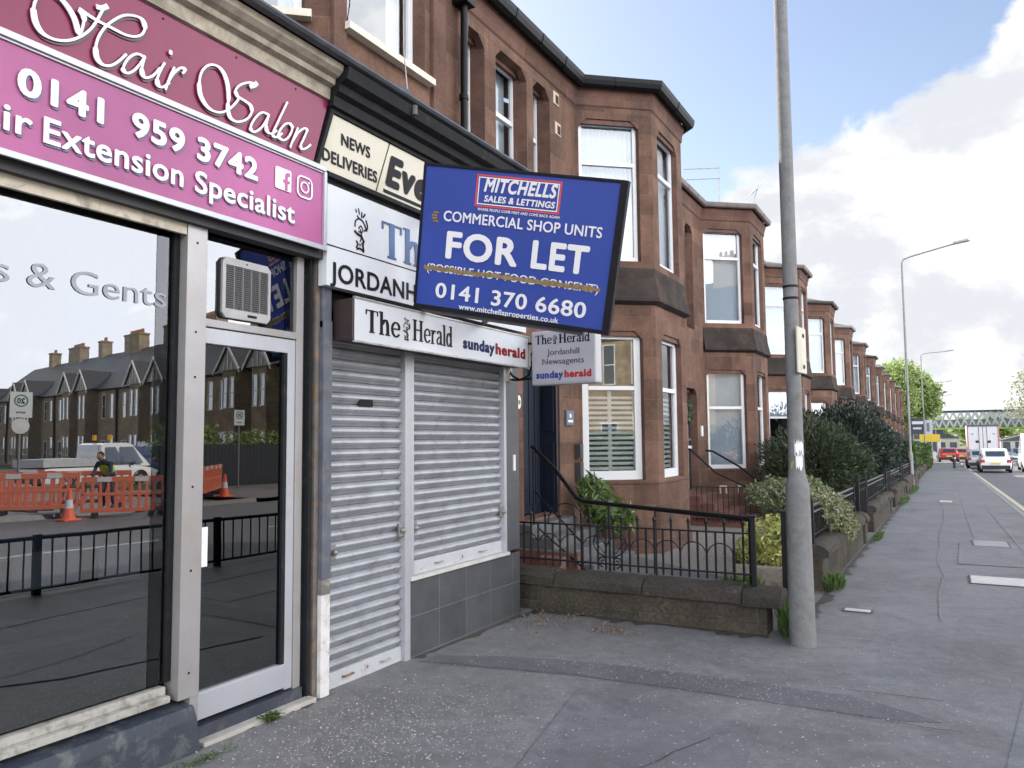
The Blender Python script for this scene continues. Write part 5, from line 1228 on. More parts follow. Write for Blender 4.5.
# ---------------------------------------------------------------- garden walls along the pavement
ordn = ['first', 'second', 'third', 'fourth', 'fifth', 'sixth', 'seventh', 'eighth', 'ninth', 'tenth', 'eleventh']
for k in range(11):
    w0 = 9.2 + PITCH * k; w1 = w0 + 4.6; x = -1.36
    lab = f'{ordn[k]} stretch of low stone garden wall beside the pavement, counted from the grey pole'
    t = thing('boundary_wall', lab, 'wall', (x, w0, gz(w0)), 'garden walls along the pavement')
    m = MB(); n = 4
    for i in range(n):
        a, b = w0 + (w1 - w0) * i / n, w0 + (w1 - w0) * (i + 1) / n
        P = [(x - .14, a, gz(a) - .3), (x + .10, a, gz(a) - .3), (x + .10, b, gz(b) - .3), (x - .14, b, gz(b) - .3)]
        T_ = [(p[0], p[1], gz(p[1]) + .37) for p in P]; m.add(P + T_, [(3, 2, 1, 0), (4, 5, 6, 7), (0, 1, 5, 4), (1, 2, 6, 5), (2, 3, 7, 6), (3, 0, 4, 7)])
    m.box(x - .9, x - .14, w0, w0 + .24, gz(w0) - .3, gz(w0) + .36)
    m.build('wall', WALLS, t, bevel=.012)
    m = MB(); coping(m, (x - .02, w0), (x - .02, w1), .34, .37, .14, blocks=4); m.build('coping', COPE, t, smooth=True)
    m = MB(); a, b = w1 + .18, w1 + .60; m.box(x - .16, x + .12, a, b, gz(a) - .3, gz(a) + .34); coping(m, (x - .02, a - .03), (x - .02, b + .03), .36, .34, .16, blocks=1); m.build('end_pier', COPE, t, bevel=.02)
    if k < 6:
        rt = thing('railing', f'black railing with two pale-lit top rails on the {ordn[k]} garden wall beyond the pole', 'railing', (x, w0 + .1, gz(w0) + .5), 'railings on the garden walls')
        m = MB(); bars(m, (x - .02, w0 + .1), (x - .02, w1 - .1), .92, .60, .92, gap=.12 if k < 3 else .2, hoops=False, r=.008, spike_every=99)
        q = MB(); 
        for z in (.90, .82): a, b = w0 + .1, w1 - .1; q.tube([(x - .02, a, gz(a) + z + .03), (x - .02, b, gz(b) + z + .03)], .013, 6)
        m.build('bars', IRON, rt); q.build('top_rail', mat('pale_lit_rail', (.06, .065, .075), .3), rt)  # top rails coloured paler than the bars to imitate light catching them
        m = MB()
        for y in (w0 + .1, w1 - .1): m.box(x - .045, x + .005, y - .025, y + .025, gz(y) + .45, gz(y) + 1.0)
        build_parts(m, 'post', IRON, rt, bevel=.003)
        g_ = thing('gate', f'black iron garden gate between the {ordn[k]} and {ordn[k+1]} wall stretches beyond the pole', 'gate', (x, w1 + .7, gz(w1)), 'garden gates')
        m = MB(); a, b = w1 + .72, w0 + PITCH - .1
        for y in (a, b): m.box(x - .05, x, y - .03, y + .03, gz(y) - .05, gz(y) + 1.12)
        build_parts(m, 'post', IRON, g_, bevel=.004)
        m = MB(); bars(m, (x - .02, a), (x - .02, b), .95, .15, 1.05, gap=.12, hoops=True, r=.008); m.build('leaf', IRON, g_)

# ---------------------------------------------------------------- shrubs, bushes and hedges
YEW = leaf_mat('yew_needles', (.007, .014, .008), (.055, .075, .032), .6, .1)
YEW2 = leaf_mat('dark_evergreen_leaves', (.007, .014, .012), (.030, .048, .030), .55, .1)
VARI = leaf_mat('yellow_variegated_leaves', (.12, .16, .03), (.62, .60, .20), .45, .3)
SAGE = leaf_mat('grey_green_leaves', (.05, .075, .035), (.24, .27, .14), .5, .25)
PIER = leaf_mat('cream_and_pink_leaves', (.05, .075, .03), (.36, .36, .20), .5, .25)
LAUR = leaf_mat('laurel_leaves', (.02, .045, .012), (.16, .24, .07), .3, .25)
GRASS = leaf_mat('weed_leaves', (.03, .06, .015), (.12, .20, .05), .5, .4)
HEDG = leaf_mat('privet_leaves', (.02, .05, .012), (.09, .16, .03), .5, .3)
BARK = mat('bark', (.06, .045, .035), .9, .3, 6, .6, 30)
def shrub(name, label, cat, blobs, n, size, m_, stems=5, group=None, seed=1, base=None, **kw):
    cx = sum(b[0][0] for b in blobs) / len(blobs); cy = sum(b[0][1] for b in blobs) / len(blobs)
    z0 = gz(cy) if base is None else base
    t = thing(name, label, cat, (cx, cy, z0), group)
    m = MB(); leaves(m, blobs, n, size, seed=seed, **kw); m.build('foliage', m_, t)
    m = MB(); rnd = random.Random(seed)
    for i in range(stems):
        c, r = blobs[i % len(blobs)]; e = Vector((c[0] + rnd.uniform(-.6, .6) * r[0], c[1] + rnd.uniform(-.6, .6) * r[1], c[2] + .4 * r[2])); s_ = Vector((cx + rnd.uniform(-.1, .1), c[1] * .6 + cy * .4, z0 - .05))
        mid = (s_ + e) / 2 + Vector((rnd.uniform(-.08, .08), rnd.uniform(-.08, .08), .0)); k_ = max(.012, .02 * r[2] * 1.6); m.tube([s_, mid, e], [k_, k_ * .7, k_ * .3], 6)
    m.build('stems', BARK, t); return t
shrub('laurel_bush', 'bright green leafy bush at the foot of the white shuttered bay window', 'bush', [((-4.3, 9.88, .82), (.24, .24, .26)), ((-4.12, 9.80, .62), (.28, .26, .24)), ((-3.9, 9.78, .56), (.24, .24, .20)), ((-4.32, 9.8, .98), (.14, .14, .14))], 1100, .12, LAUR, asp=.34, flat=.9, droop=.35, seed=3, base=.1)
shrub('variegated_shrub', 'bright yellow-leaved shrub just left of the near pole', 'shrub', [((-1.74, 8.75, .52), (.26, .34, .22)), ((-1.58, 8.9, .60), (.20, .26, .18)), ((-1.86, 8.6, .38), (.22, .26, .18)), ((-1.6, 8.6, .34), (.22, .22, .18))], 3200, .045, VARI, seed=5)
shrub('grey_green_shrub', 'low grey-green shrub behind the yellow one, under the second bay', 'shrub', [((-2.10, 11.2, .78), (.40, .50, .26)), ((-1.80, 11.6, .82), (.32, .45, .22))], 3600, .045, SAGE, seed=6)
shrub('variegated_shrub', 'cream and pink leaved shrub spilling over the wall railing right of the near pole', 'shrub', [((-1.45, 10.6, .70), (.26, .55, .26)), ((-1.30, 11.0, .55), (.20, .42, .26)), ((-1.24, 11.3, .40), (.16, .32, .20)), ((-1.5, 10.1, .84), (.18, .32, .12))], 5600, .042, PIER, seed=7)
shrub('yew_bush', 'big dark yew bush behind the pole, in front of the third house', 'bush', [((-2.55, 17.0, .95), (.95, 1.4, 1.0)), ((-2.0, 18.2, .75), (.62, 1.3, .95)), ((-2.9, 16.6, .55), (.6, .8, .65)), ((-2.3, 17.6, 1.4), (.6, .9, .5)), ((-1.9, 19.2, .5), (.5, .9, .75))], 30000, .10, YEW, seed=8, spiky=True, asp=.28, shell=.5, stems=8)
shrub('evergreen_bush', 'tall dark evergreen bush, the nearer of three hiding the fourth house', 'bush', [((-2.5, 23.6, 1.15), (.9, 1.8, 1.35)), ((-2.0, 25.0, .9), (.65, 1.6, 1.25)), ((-3.3, 22.9, 1.3), (.8, 1.2, 1.0)), ((-2.6, 24.2, 2.0), (.6, 1.2, .45))], 22000, .12, YEW2, seed=9, group='dark evergreen bushes', spiky=True, asp=.4, stems=8)
shrub('evergreen_bush', 'middle dark evergreen bush of the three beyond the yew', 'bush', [((-2.4, 28.3, 1.1), (.85, 1.9, 1.45)), ((-2.0, 30.0, .7), (.6, 1.8, 1.3)), ((-3.2, 27.4, 1.3), (.7, 1.4, 1.2))], 16000, .13, YEW2, seed=10, group='dark evergreen bushes', spiky=True, asp=.4, stems=8)
shrub('evergreen_bush', 'farthest dark evergreen bush, right behind the second lamp post', 'bush', [((-2.3, 33.6, .75), (.75, 2.0, 1.35)), ((-2.0, 35.6, .4), (.55, 1.8, 1.2))], 12000, .14, YEW2, seed=11, group='dark evergreen bushes', spiky=True, asp=.4, stems=6)
def hedge(label, x0, x1, y0, y1, h, n, seed):
    t = thing('hedge', label, 'hedge', ((x0 + x1) / 2, y0, gz(y0)), 'clipped hedges'); m = MB(); rnd = random.Random(seed)
    for _ in range(n):
        f = rnd.random(); y = rnd.uniform(y0, y1); x = rnd.uniform(x0, x1); z = rnd.uniform(0, h)
        if f < .4: x = x1 + rnd.gauss(0, .05)
        elif f < .55: y = y0 + rnd.gauss(0, .06)
        elif f < .9: z = h + rnd.gauss(0, .05)
        p = Vector((x, y, gz(y) + z)); d = Vector((rnd.uniform(-1, 1), rnd.uniform(-1, 1), rnd.uniform(-1, 1))).normalized(); s = .11 * rnd.uniform(.6, 1.4); a = d.orthogonal().normalized() * s; b = d.cross(a.normalized()) * s * .4
        m.quad(p - a * .5, p + b, p + a * .5, p - b)
    m.build('foliage', HEDG, t); m = MB()
    for i in range(8): y = y0 + (y1 - y0) * (i + .5) / 8; m.tube([((x0 + x1) / 2, y, gz(y)), ((x0 + x1) / 2, y, gz(y) + h * .8)], .04, 5)
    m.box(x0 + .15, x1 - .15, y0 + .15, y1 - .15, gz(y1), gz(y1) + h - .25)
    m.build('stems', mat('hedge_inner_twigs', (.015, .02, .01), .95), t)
hedge('dark clipped hedge with a bright top just past the second lamp post', -3.2, -1.42, 42.0, 53.0, 1.75, 9000, 1)
hedge('farther clipped hedge with a bright yellow-green top, left of the red car', -3.0, -1.25, 57.5, 72.0, 1.75, 7000, 2)

def weed(label, pts, n, size, seed):
    m = MB(); rnd = random.Random(seed)
    for _ in range(n):
        cx, cy, cz, rr_x, rr_y, h = pts[rnd.randrange(len(pts))]; a = rnd.random() * 6.28; q = math.sqrt(rnd.random()); x = cx + rr_x * q * math.cos(a); y = cy + rr_y * q * math.sin(a)
        tip = Vector((x + rnd.uniform(-.06, .06), y + rnd.uniform(-.06, .06), cz + h * rnd.uniform(.3, 1))); b = Vector((x, y, cz + rnd.random() * .5 * h)); s = Vector((rnd.uniform(-1, 1), rnd.uniform(-1, 1), 0)).normalized() * size * .25
        mid = b.lerp(tip, .6) + Vector((0, 0, .01)); m.quad(b, mid - s, tip, mid + s)
    o = m.build('weed_clump', GRASS); tag(o, label, 'weeds', 'weeds along the walls')
weed('tall green weeds growing between the wall end and the near pole', [(-1.24, 6.98, -.1, .08, .24, .36), (-1.21, 6.84, -.1, .06, .10, .26)], 800, .035, 1)
weed('green weeds at the foot of the first garden wall beyond the pole', [(-1.17, 9.35, -.12, .10, .22, .2)], 420, .035, 2)
weed('weeds behind the end of the spiked railing', [(-1.75, 7.45, .06, .18, .15, .26)], 420, .05, 3)
weed('thin low line of weeds at the foot of the second garden wall', [(-1.12, 15.0, -.19, .06, .8, .08)], 200, .04, 4)
weed('low weeds along the foot of the third garden wall', [(-1.13, 24.5, -.3, .10, 1.2, .15)], 260, .04, 7)
weed('low weeds along the wall before the second street lamp', [(-1.1, 31.0, -.4, .12, 2.0, .2)], 260, .04, 8)
weed('tiny weed tuft on the salon door threshold', [(-3.54, 3.33, -.04, .03, .06, .05)], 70, .04, 5)
weed('moss and dry weeds along the foot of the navy stall riser', [(-3.40, 2.6, -.04, .03, .35, .02)], 160, .02, 6)
DRY = mat('dry_leaf', (.17, .11, .07), .8, .5, 30)
def litter(label, cx, cy, rx, ry, n, seed):
    m = MB(); rnd = random.Random(seed)
    for _ in range(n):
        x = cx + rnd.gauss(0, rx); y = min(cy + rnd.gauss(0, ry), 6.80); z = gz(y) + .006 + rnd.random() * .02; x = max(x, -3.58)
        d = Vector((rnd.uniform(-1, 1), rnd.uniform(-1, 1), rnd.uniform(-.5, .5))).normalized() * rnd.uniform(.008, .026); e = Vector((-d.y, d.x, rnd.uniform(-.01, .01))) * rnd.uniform(.3, .7); p = Vector((x, y, z)); m.quad(p - d, p - e, p + d, p + e)
    tag(m.build('fallen_leaves', DRY), label, 'dry leaves', 'dry leaf litter by the wall', 'stuff')
litter('dry brown leaves blown into the corner of shop and wall', -3.30, 6.45, .16, .22, 170, 1); litter('small heap of dry leaves and twigs in front of the low wall', -2.62, 6.35, .12, .10, 130, 2)
PET = mat('pale_petal', (.52, .49, .47), .8, .2, 30)
m = MB(); rnd = random.Random(12)
for _ in range(4200):
    q = rnd.random()
    if q < .48: x, y = rnd.gauss(-2.85, .42), rnd.gauss(3.45, .5)
    elif q < .6: x, y = rnd.gauss(-1.7, .8), rnd.gauss(5.25, .14)
    elif q < .8: x, y = rnd.gauss(-1.0, .9), rnd.gauss(4.0, 1.4)
    else: x, y = rnd.uniform(-3.3, 1.0), rnd.uniform(2, 7)
    if x < -3.5 or (y > 6.7 and x < -1.1): continue
    s = rnd.uniform(.003, .0085); a = rnd.random() * 6.28; p = Vector((x, y, gz(y) + .0155)); d = Vector((math.cos(a), math.sin(a), rnd.uniform(-.3, .3))) * s; e = Vector((-d.y, d.x, 0)) * rnd.uniform(.4, .8); m.quad(p - d, p - e, p + d, p + e)
tag(m.build('fallen_petals', PET), 'scatter of tiny pale fallen petals on the pavement before the shops', 'petals', None, 'stuff')

# ---------------------------------------------------------------- trees
TREEA = leaf_mat('spring_leaves', (.08, .13, .03), (.36, .46, .16), .5, .4)
TREEB = leaf_mat('mid_green_leaves', (.07, .11, .04), (.26, .34, .15), .5, .4)
TREEC = leaf_mat('pale_budding_leaves', (.16, .18, .10), (.38, .38, .26), .6, .4)
def tree(label, x, y, h, r, n, size, m_, seed, sparse=False, z0=None, squash=1.0):
    rnd = random.Random(seed); z0 = gz(y) if z0 is None else z0; t = thing('tree', label, 'tree', (x, y, z0), 'trees beyond the terrace'); blobs = []
    tr = MB(); top = z0 + h * .55; tr.tube([(x, y, z0 - .1), (x + .1, y, z0 + h * .25), (x + rnd.uniform(-.3, .3), y, top)], [h * .028, h * .02, h * .012], 8)
    for i in range(15):
        a = rnd.random() * 6.28; q = rnd.random() ** .5 * r * .72; zz = z0 + h * rnd.uniform(.38, .88); k = (1 - abs((zz - z0) / h - .6) * 1.2); c = (x + math.cos(a) * q * k, y + math.sin(a) * q * k, zz); b = r * rnd.uniform(.28, .45); blobs.append((c, (b, b, b * .75 * squash)))
        tr.tube([(x, y, z0 + h * rnd.uniform(.25, .5)), ((x + c[0]) / 2, (y + c[1]) / 2, zz - h * .08), c], [h * .011, h * .007, h * .003], 5)
        if sparse:
            for j in range(5): tr.tube([c, (c[0] + rnd.uniform(-b, b), c[1] + rnd.uniform(-b, b), c[2] + rnd.uniform(-.2, 1) * b)], [.05, .015], 4)
    m = MB(); leaves(m, blobs, n, size, seed=seed, shell=.3, asp=.7); m.build('crown', m_, t); tr.build('trunk', BARK, t)
tree('tall spring-green tree at the far end of the terrace roofs', -5.8, 95, 12.2, 5.2, 16000, .27, TREEA, 1)
tree('green tree between the terrace end and the far lamp posts', -4.0, 108, 11.2, 4.6, 12000, .30, TREEA, 2)
tree('green tree over the left end of the railway bridge', -5.6, 124, 12.6, 4.6, 11000, .32, TREEB, 3)
tree('tree behind the left bridge abutment', -5.0, 136, 12, 5.0, 5000, .55, TREEB, 4)
tree('pale budding tree at the right edge, above the bridge', 12.3, 134, 14.5, 6.5, 5000, .32, TREEC, 5, True)
tree('tree hidden low behind the pale budding tree', 18, 140, 10, 6, 3500, .5, TREEA, 6)
for i, (x, y, h) in enumerate(((4, 205, 8), (10, 210, 9), (16, 200, 9), (22, 215, 10), (-3, 215, 8))):
    tree(['bright green tree seen under the bridge behind the lorry', 'bright green tree seen under the bridge, middle', 'bright green tree seen under the bridge at the right', 'tree at the far right beyond the bridge', 'tree beyond the left bridge abutment'][i], x, y, h, 4.5, 1500, .8, TREEA, 20 + i)
m = MB(); rnd = random.Random(5)
for i in range(14):
    x = -60 + i * 13 + rnd.uniform(-3, 3); P_ = (x, 330 + rnd.uniform(-20, 30), gz(160) + 2.5); leaves(m, [(P_, (9, 6, rnd.uniform(4, 6)))], 420, 1.6, seed=i + 50)
tag(m.build('far_wood', TREEB), 'far belt of trees on the skyline beyond the bridge', 'woodland', None, 'stuff')

pt = thing('planter', 'pale stone edging block under the bright yellow shrub', 'planter', (-1.72, 8.35, .0)); m = MB(); m.box(-2.0, -1.45, 8.18, 8.30, -.1, .27); m.box(-2.0, -1.45, 8.30, 8.34, -.1, .22); m.build('block', mat('pale_beige_stone', (.24, .21, .17), .9, .25, 9, .6, 40, dirt=(.09, .08, .06), dirt_scale=7), pt, bevel=.012)
m = MB(); m.box(-1.98, -1.47, 8.34, 9.1, .0, .17); m.build('soil', mat('dark_soil', (.03, .024, .018), .95, .3, 20, .8), pt)
# ---------------------------------------------------------------- poles and lamp posts
CONC = mat('weathered_grey_pole', (.165, .166, .168), .8, .16, 14, .7, 45, dirt=(.105, .104, .10), dirt_scale=5, dirt_amt=.3)
CONC2 = mat('grey_lamp_post', (.22, .22, .22), .6, .1, 2)
def lamp_post(label, x, y, h, arm, rise, near=False):
    z = gz(y); t = thing('street_lamp', label, 'street lamp', (x, y, z), 'tall street lamps')
    m = MB(); n = 20 if near else 10
    m.tube([(x, y, z - .05), (x, y, z + .02), (x, y, z + .6), (x, y, z + 1.24), (x, y, z + 1.30), (x, y, z + 1.36), (x, y, z + 1.44), (x, y, z + 5), (x, y, z + h)], [.106, .104, .100, .096, .09, .07, .062, .056, .046], n)
    m.build('pole', CONC if near else CONC2, t, smooth=True)
    m = MB(); m.tube([(x, y, z + h - .05), (x + .05, y, z + h + .12), (x + .35, y, z + h + .22), (x + arm - .5, y, z + h + rise)], .035, 8); m.build('arm', CONC2, t)
    m = MB(); m.prism([(x + arm - .55, y - .11, z + h + rise - .03), (x + arm - .55, y + .11, z + h + rise - .03), (x + arm, y + .14, z + h + rise + .04), (x + arm + .1, y, z + h + rise + .05), (x + arm, y - .14, z + h + rise + .04)], (0, 0, .10)); m.build('lamp_head', mat('grey_lantern', (.3, .31, .33), .4), t, bevel=.02)
    return t
p1 = lamp_post('thick weathered grey pole standing at the end of the low mossy wall, nearest of all', -1.09, 6.67, 9.6, 2.4, .5, True)
for z in (2.84, 2.74):
    m = MB(); m.tube([(-1.09, 6.67, z), (-1.09, 6.67, z + .018)], .064, 20); m.build('band', DKFR, p1)
m = MB(); m.box(-1.03, -1.015, 6.55, 6.80, 2.12, 2.50); nb = m.build('notice_board', mat('cream_back_board', (.50, .48, .40), .6), loc=(-1.02, 6.67, 2.12), bevel=.004)
nb.rotation_euler = (0, 0, R(-6)); tag(nb, 'narrow cream notice board strapped edge-on to the near pole', 'board')
m = MB(); m.box(.0075, .0105, .02, .06, .04, .07); m.box(.0075, .0105, .02, .06, .30, .33); build_parts(m, 'clip', DKFR, nb, world=False)
STK = mat('torn_white_sticker', (.72, .72, .74), .7, .1, 30); rnd = random.Random(8)
def sticker(zc, h, a0, a1, label, m_=STK):
    m = MB(); n = 12; top = []; bot = []
    for i in range(n + 1):
        a = R(a0 + (a1 - a0) * i / n); r_ = .0655 + rnd.uniform(0, .006); top.append((-1.09 + r_ * math.cos(a), 6.67 + r_ * math.sin(a), zc + h / 2 + rnd.uniform(-.035, .02))); bot.append((-1.09 + r_ * math.cos(a), 6.67 + r_ * math.sin(a), zc - h / 2 + rnd.uniform(-.03, .035)))
    for i in range(n): m.quad(bot[i], bot[i + 1], top[i + 1], top[i])
    for i in range(n): m.quad((top[i][0], top[i][1], top[i][2]), (top[i + 1][0], top[i + 1][1], top[i + 1][2]), (bot[i + 1][0], bot[i + 1][1], bot[i + 1][2]), (bot[i][0] * 1.0, bot[i][1], bot[i][2])) if False else None
    tag(m.build('sticker', m_), label, 'sticker', 'torn stickers on the near pole')
sticker(1.515, .10, 268, 330, 'upper torn white sticker scrap on the near pole'); sticker(1.40, .13, 275, 322, 'lower torn white sticker scrap on the near pole')
sticker(1.375, .05, 238, 262, 'small yellow-green sticker scrap on the near pole', mat('yellow_green_sticker', (.42, .45, .2), .7))
lamp_post('second street lamp, thin grey with a long arm, beyond the dark bushes', -1.37, 36.0, 9.35, 2.45, .55)
lamp_post('third street lamp, small in the distance before the far trees', -1.75, 77.0, 9.6, 2.5, .3)
lamp_post('fourth, very thin street lamp against the far trees', -1.75, 112.0, 9.5, 2.5, .3)
lamp_post('farthest street lamp by the bridge', -1.6, 142.0, 9.5, 2.5, .3)
m = MB(); x, y = .37, 65.0; m.tube([(x, y, gz(y) - .05), (x, y, gz(y) + .85), (x, y, gz(y) + .95), (x, y, gz(y) + 1.0)], [.10, .095, .07, .01], 12); b = m.build('bollard', mat('dark_bollard', (.04, .04, .045), .5), loc=(x, y, gz(y)), smooth=True); tag(b, 'single dark bollard at the far end of the pavement', 'bollard')
m = MB(); m.tube([(x, y, gz(y) + .70), (x, y, gz(y) + .78)], .102, 12); m.build('reflective_band', WHITE, b)

# ---------------------------------------------------------------- vehicles
TYRE = mat('tyre_rubber', (.015, .015, .016), .8); RIM = mat('wheel_alloy', (.4, .4, .42), .35, metal=.7); CGL = glass_mat('car_glass', .25, tint=(.12, .13, .14))
TAIL = mat('tail_light', (.45, .02, .02), .2, coat=.5); HEADL = mat('head_light', (.75, .75, .75), .1, coat=.8); PLAT = mat('number_plate', (.7, .55, .1), .5); PLW = mat('front_plate', (.7, .7, .7), .5); BUMP = mat('black_bumper', (.02, .02, .022), .6)
def wheel(par, x, y, z, r, w):
    m = MB(); s = 1 if x > 0 else -1
    prof = [(w / 2, r * .62), (w / 2, r * .9), (w * .38, r), (-w * .38, r), (-w / 2, r * .9), (-w / 2, r * .62)]; n = 18; V = []; F = []
    for i in range(n):
        a = 2 * math.pi * i / n
        for o, q in prof: V.append((x + o, y + q * math.cos(a), z + q * math.sin(a)))
    k = len(prof)
    for i in range(n):
        for j in range(k - 1): F.append((i * k + j, ((i + 1) % n) * k + j, ((i + 1) % n) * k + j + 1, i * k + j + 1))
    m.add(V, F); wh = m.build('wheel', TYRE, par, world=False)
    m = MB(); c = [(x + s * w * .42, y + r * .62 * math.cos(a * math.pi / 8), z + r * .62 * math.sin(a * math.pi / 8)) for a in range(16)]; m.prism(c, (s * -.04, 0, 0))
    for a in range(5):
        t = a * 1.2566; m.tube([(x + s * w * .45, y, z), (x + s * w * .45, y + r * .58 * math.cos(t), z + r * .58 * math.sin(t))], r * .07, 5)
    m.build('rim', RIM, wh, world=False)
def car(label, cat, loc, rz, paint, L=4.2, W=1.78, H=1.5, kind='hatch', group='vehicles on the road', name='car', plate=PLAT):
    """Vehicle with its nose to local +y: lofted body and cabin, glazing, wheels, lights, bumpers, plates, mirrors."""
    t = thing(name, label, cat, loc, group); t.rotation_euler = (0, 0, rz); w = W / 2; zb = .26; belt = .92 if kind != 'van' else 1.15
    if kind == 'hatch': cab = [(-.47, .60, 0), (-.46, .74, .12), (-.41, .80, .80), (-.34, .80, .97), (0, .80, 1), (.12, .78, .96), (.28, .74, .12), (.30, .70, 0)]
    elif kind == 'van': cab = [(-.485, .88, 0), (-.485, .90, .6), (-.48, .90, .95), (-.44, .90, 1), (.10, .90, 1), (.24, .86, .93), (.40, .84, .12), (.42, .8, 0)]
    else: cab = [(-.03, .90, 0), (-.025, .90, .6), (-.02, .88, .93), (.02, .86, 1), (.20, .85, 1), (.26, .84, .93), (.40, .84, .10), (.42, .82, 0)]
    body = [(-.5, .86, .30, .80), (-.49, .93, zb, belt * .97), (-.44, .98, zb - .02, belt), (-.2, 1, zb - .04, belt), (.2, 1, zb - .04, belt), (.32, .98, zb - .02, belt * .97), (.43, .93, zb, belt * .84), (.485, .86, zb + .02, belt * .74), (.5, .74, .34, belt * .62)]
    def loft(st):
        m = MB(); V = []
        for y, wf, z0, z1 in st: a = w * wf; V += [(-a * .94, y * L, z0), (-a, y * L, z0 + (z1 - z0) * .35), (-a * .985, y * L, z0 + (z1 - z0) * .8), (-a * .90, y * L, z1), (a * .90, y * L, z1), (a * .985, y * L, z0 + (z1 - z0) * .8), (a, y * L, z0 + (z1 - z0) * .35), (a * .94, y * L, z0)]
        k = 8; n = len(st); m.add(V, [(i * k + j, i * k + (j + 1) % k, (i + 1) * k + (j + 1) % k, (i + 1) * k + j) for i in range(n - 1) for j in range(k)] + [tuple(range(k))[::-1], tuple((n - 1) * k + j for j in range(k))]); return m
    b = loft(body).build('body', paint, t, smooth=True, bevel=.02, world=False)
    m = MB(); V = []; st = [(y * L, w * f * (1 - .10 * h), belt - .02 + (H - belt) * h, w * .93) for y, f, h in cab]
    for y, wt, zt, wb in st: V += [(-wb * (.98 if zt > belt else .9), y, belt - .03), (-wt, y, zt), (wt, y, zt), (wb * (.98 if zt > belt else .9), y, belt - .03)]
    n = len(st); m.add(V, [(i * 4 + j, i * 4 + j + 1, (i + 1) * 4 + j + 1, (i + 1) * 4 + j) for i in range(n - 1) for j in range(3)] + [(3, 2, 1, 0), tuple((n - 1) * 4 + j for j in range(4))]); m.build('cabin', paint, t, smooth=True, bevel=.015, world=False)
    # glazing
    def gl(P, off): 
        m = MB(); c = sum((Vector(p) for p in P), Vector()) / len(P); m.quad(*[c + (Vector(p) - c) * .88 + Vector(off) for p in P]); m.build('window', CGL, t, world=False)
    r0 = st[1]; r1 = st[2]
    if kind != 'pickup' or True: gl([(-r0[1] * .9, r0[0], r0[2] + .06), (r0[1] * .9, r0[0], r0[2] + .06), (r1[1] * .9, r1[0], r1[2]), (-r1[1] * .9, r1[0], r1[2])], (0, -.02, .01))
    f0, f1 = st[-2], st[-3]; gl([(f0[1] * .95, f0[0], f0[2]), (-f0[1] * .95, f0[0], f0[2]), (-f1[1] * .9, f1[0], f1[2]), (f1[1] * .9, f1[0], f1[2])], (0, .015, .02))
    zt = belt + (H - belt) * .86; zl = belt + .05
    segs = {'hatch': [(-.36, -.12), (-.10, .10), ], 'van': [(.0, .14)], 'pickup': [(.0, .10), (.12, .27)]}[kind]
    for s in (-1, 1):
        for a, c_ in segs:
            xs = lambda z: s * (w * .93 * .98 + (w * .80 * .9 - w * .93 * .98) * (z - belt) / (H - belt) + (.07 if kind != 'hatch' else .012)); fwd = .08 if c_ > .09 and kind != 'hatch' else (.06 if c_ >= .1 else 0)
            gl([(xs(zl), a * L, zl), (xs(zl), (c_ + fwd) * L, zl), (xs(zt), c_ * L - .02, zt), (xs(zt), a * L + (.12 if kind == 'hatch' and a < -.3 else 0), zt)], (s * .012, 0, 0))
        m = MB(); m.obox((s * w * .95, L * .22, belt + .02), (s * .16, 0, 0), (0, .07, 0), (0, 0, .13)); m.build('wing_mirror', paint if kind == 'hatch' else BUMP, t, bevel=.02, world=False)
        m = MB(); m.box(min(s * w * .93, s * w * .66), max(s * w * .93, s * w * .66), -.5 * L - .015, -.5 * L + .12, belt * .72, belt * .95); m.build('tail_light', TAIL, t, bevel=.02, world=False)
        m = MB(); m.box(min(s * w * .84, s * w * .55), max(s * w * .84, s * w * .55), .47 * L, .5 * L + .01, belt * .56, belt * .70); m.build('headlight', HEADL, t, bevel=.02, world=False)
        for y in (-.31, .31):
            wheel(t, s * (w - .10), y * L, .31, .31, .2)
            m = MB(); m.tube([(s * (w + .006), y * L + .37 * math.cos(a * math.pi / 8), .31 + .37 * math.sin(a * math.pi / 8)) for a in range(9)], .03, 6); m.build('wheel_arch', BUMP, t, world=False)
    m = MB(); m.box(-w * .86, w * .86, -.5 * L - .05, -.5 * L + .1, .28, .50); m.box(-w * .8, w * .8, .5 * L - .1, .5 * L + .03, .26, .42); build_parts(m, 'bumper', BUMP, t, bevel=.02, world=False)
    m = MB(); m.box(-.26, .26, -.5 * L - .065, -.5 * L - .03, .58, .69); m.build('number_plate', plate, t, world=False)
    m = MB(); m.box(-.26, .26, .5 * L + .0, .5 * L + .04, .42, .52); m.build('number_plate', PLW, t, world=False)
    return t
VW = mat('white_car_paint', (.72, .73, .75), .25, .02, coat=.6); VR = mat('red_car_paint', (.42, .02, .02), .25, .02, coat=.6); VS = mat('silver_car_paint', (.40, .42, .45), .3, .02, metal=.4, coat=.5); VO = mat('orange_car_paint', (.45, .12, .05), .3, .02, coat=.5); VB = mat('blue_van_paint', (.05, .12, .28), .3, .02, coat=.5); VK = mat('dark_car_paint', (.03, .035, .05), .3, .02, coat=.5)
RZ = -.115
L_ = lambda x, y: (x, y, gz(y) - .11)
car('white hatchback seen from behind on the road next to the kerb', 'car', L_(2.62, 60.5), R(.5), VW, H=1.58, W=1.82)
car('silver hatchback ahead of the white car, half hidden by it', 'car', L_(2.1, 70.5), R(.5), VS)
car('bright red hatchback parked at the far end of the pavement', 'car', (-.05, 93.0, gz(93) - .02), R(4), VR, W=1.85)
car('orange-red car partly behind the bright red one', 'car', (1.05, 97.0, gz(97) - .05), R(3), VO)
car('small dark car far off in the right lane under the bridge', 'car', L_(7.3, 118), R(180), VK, group='far oncoming cars')
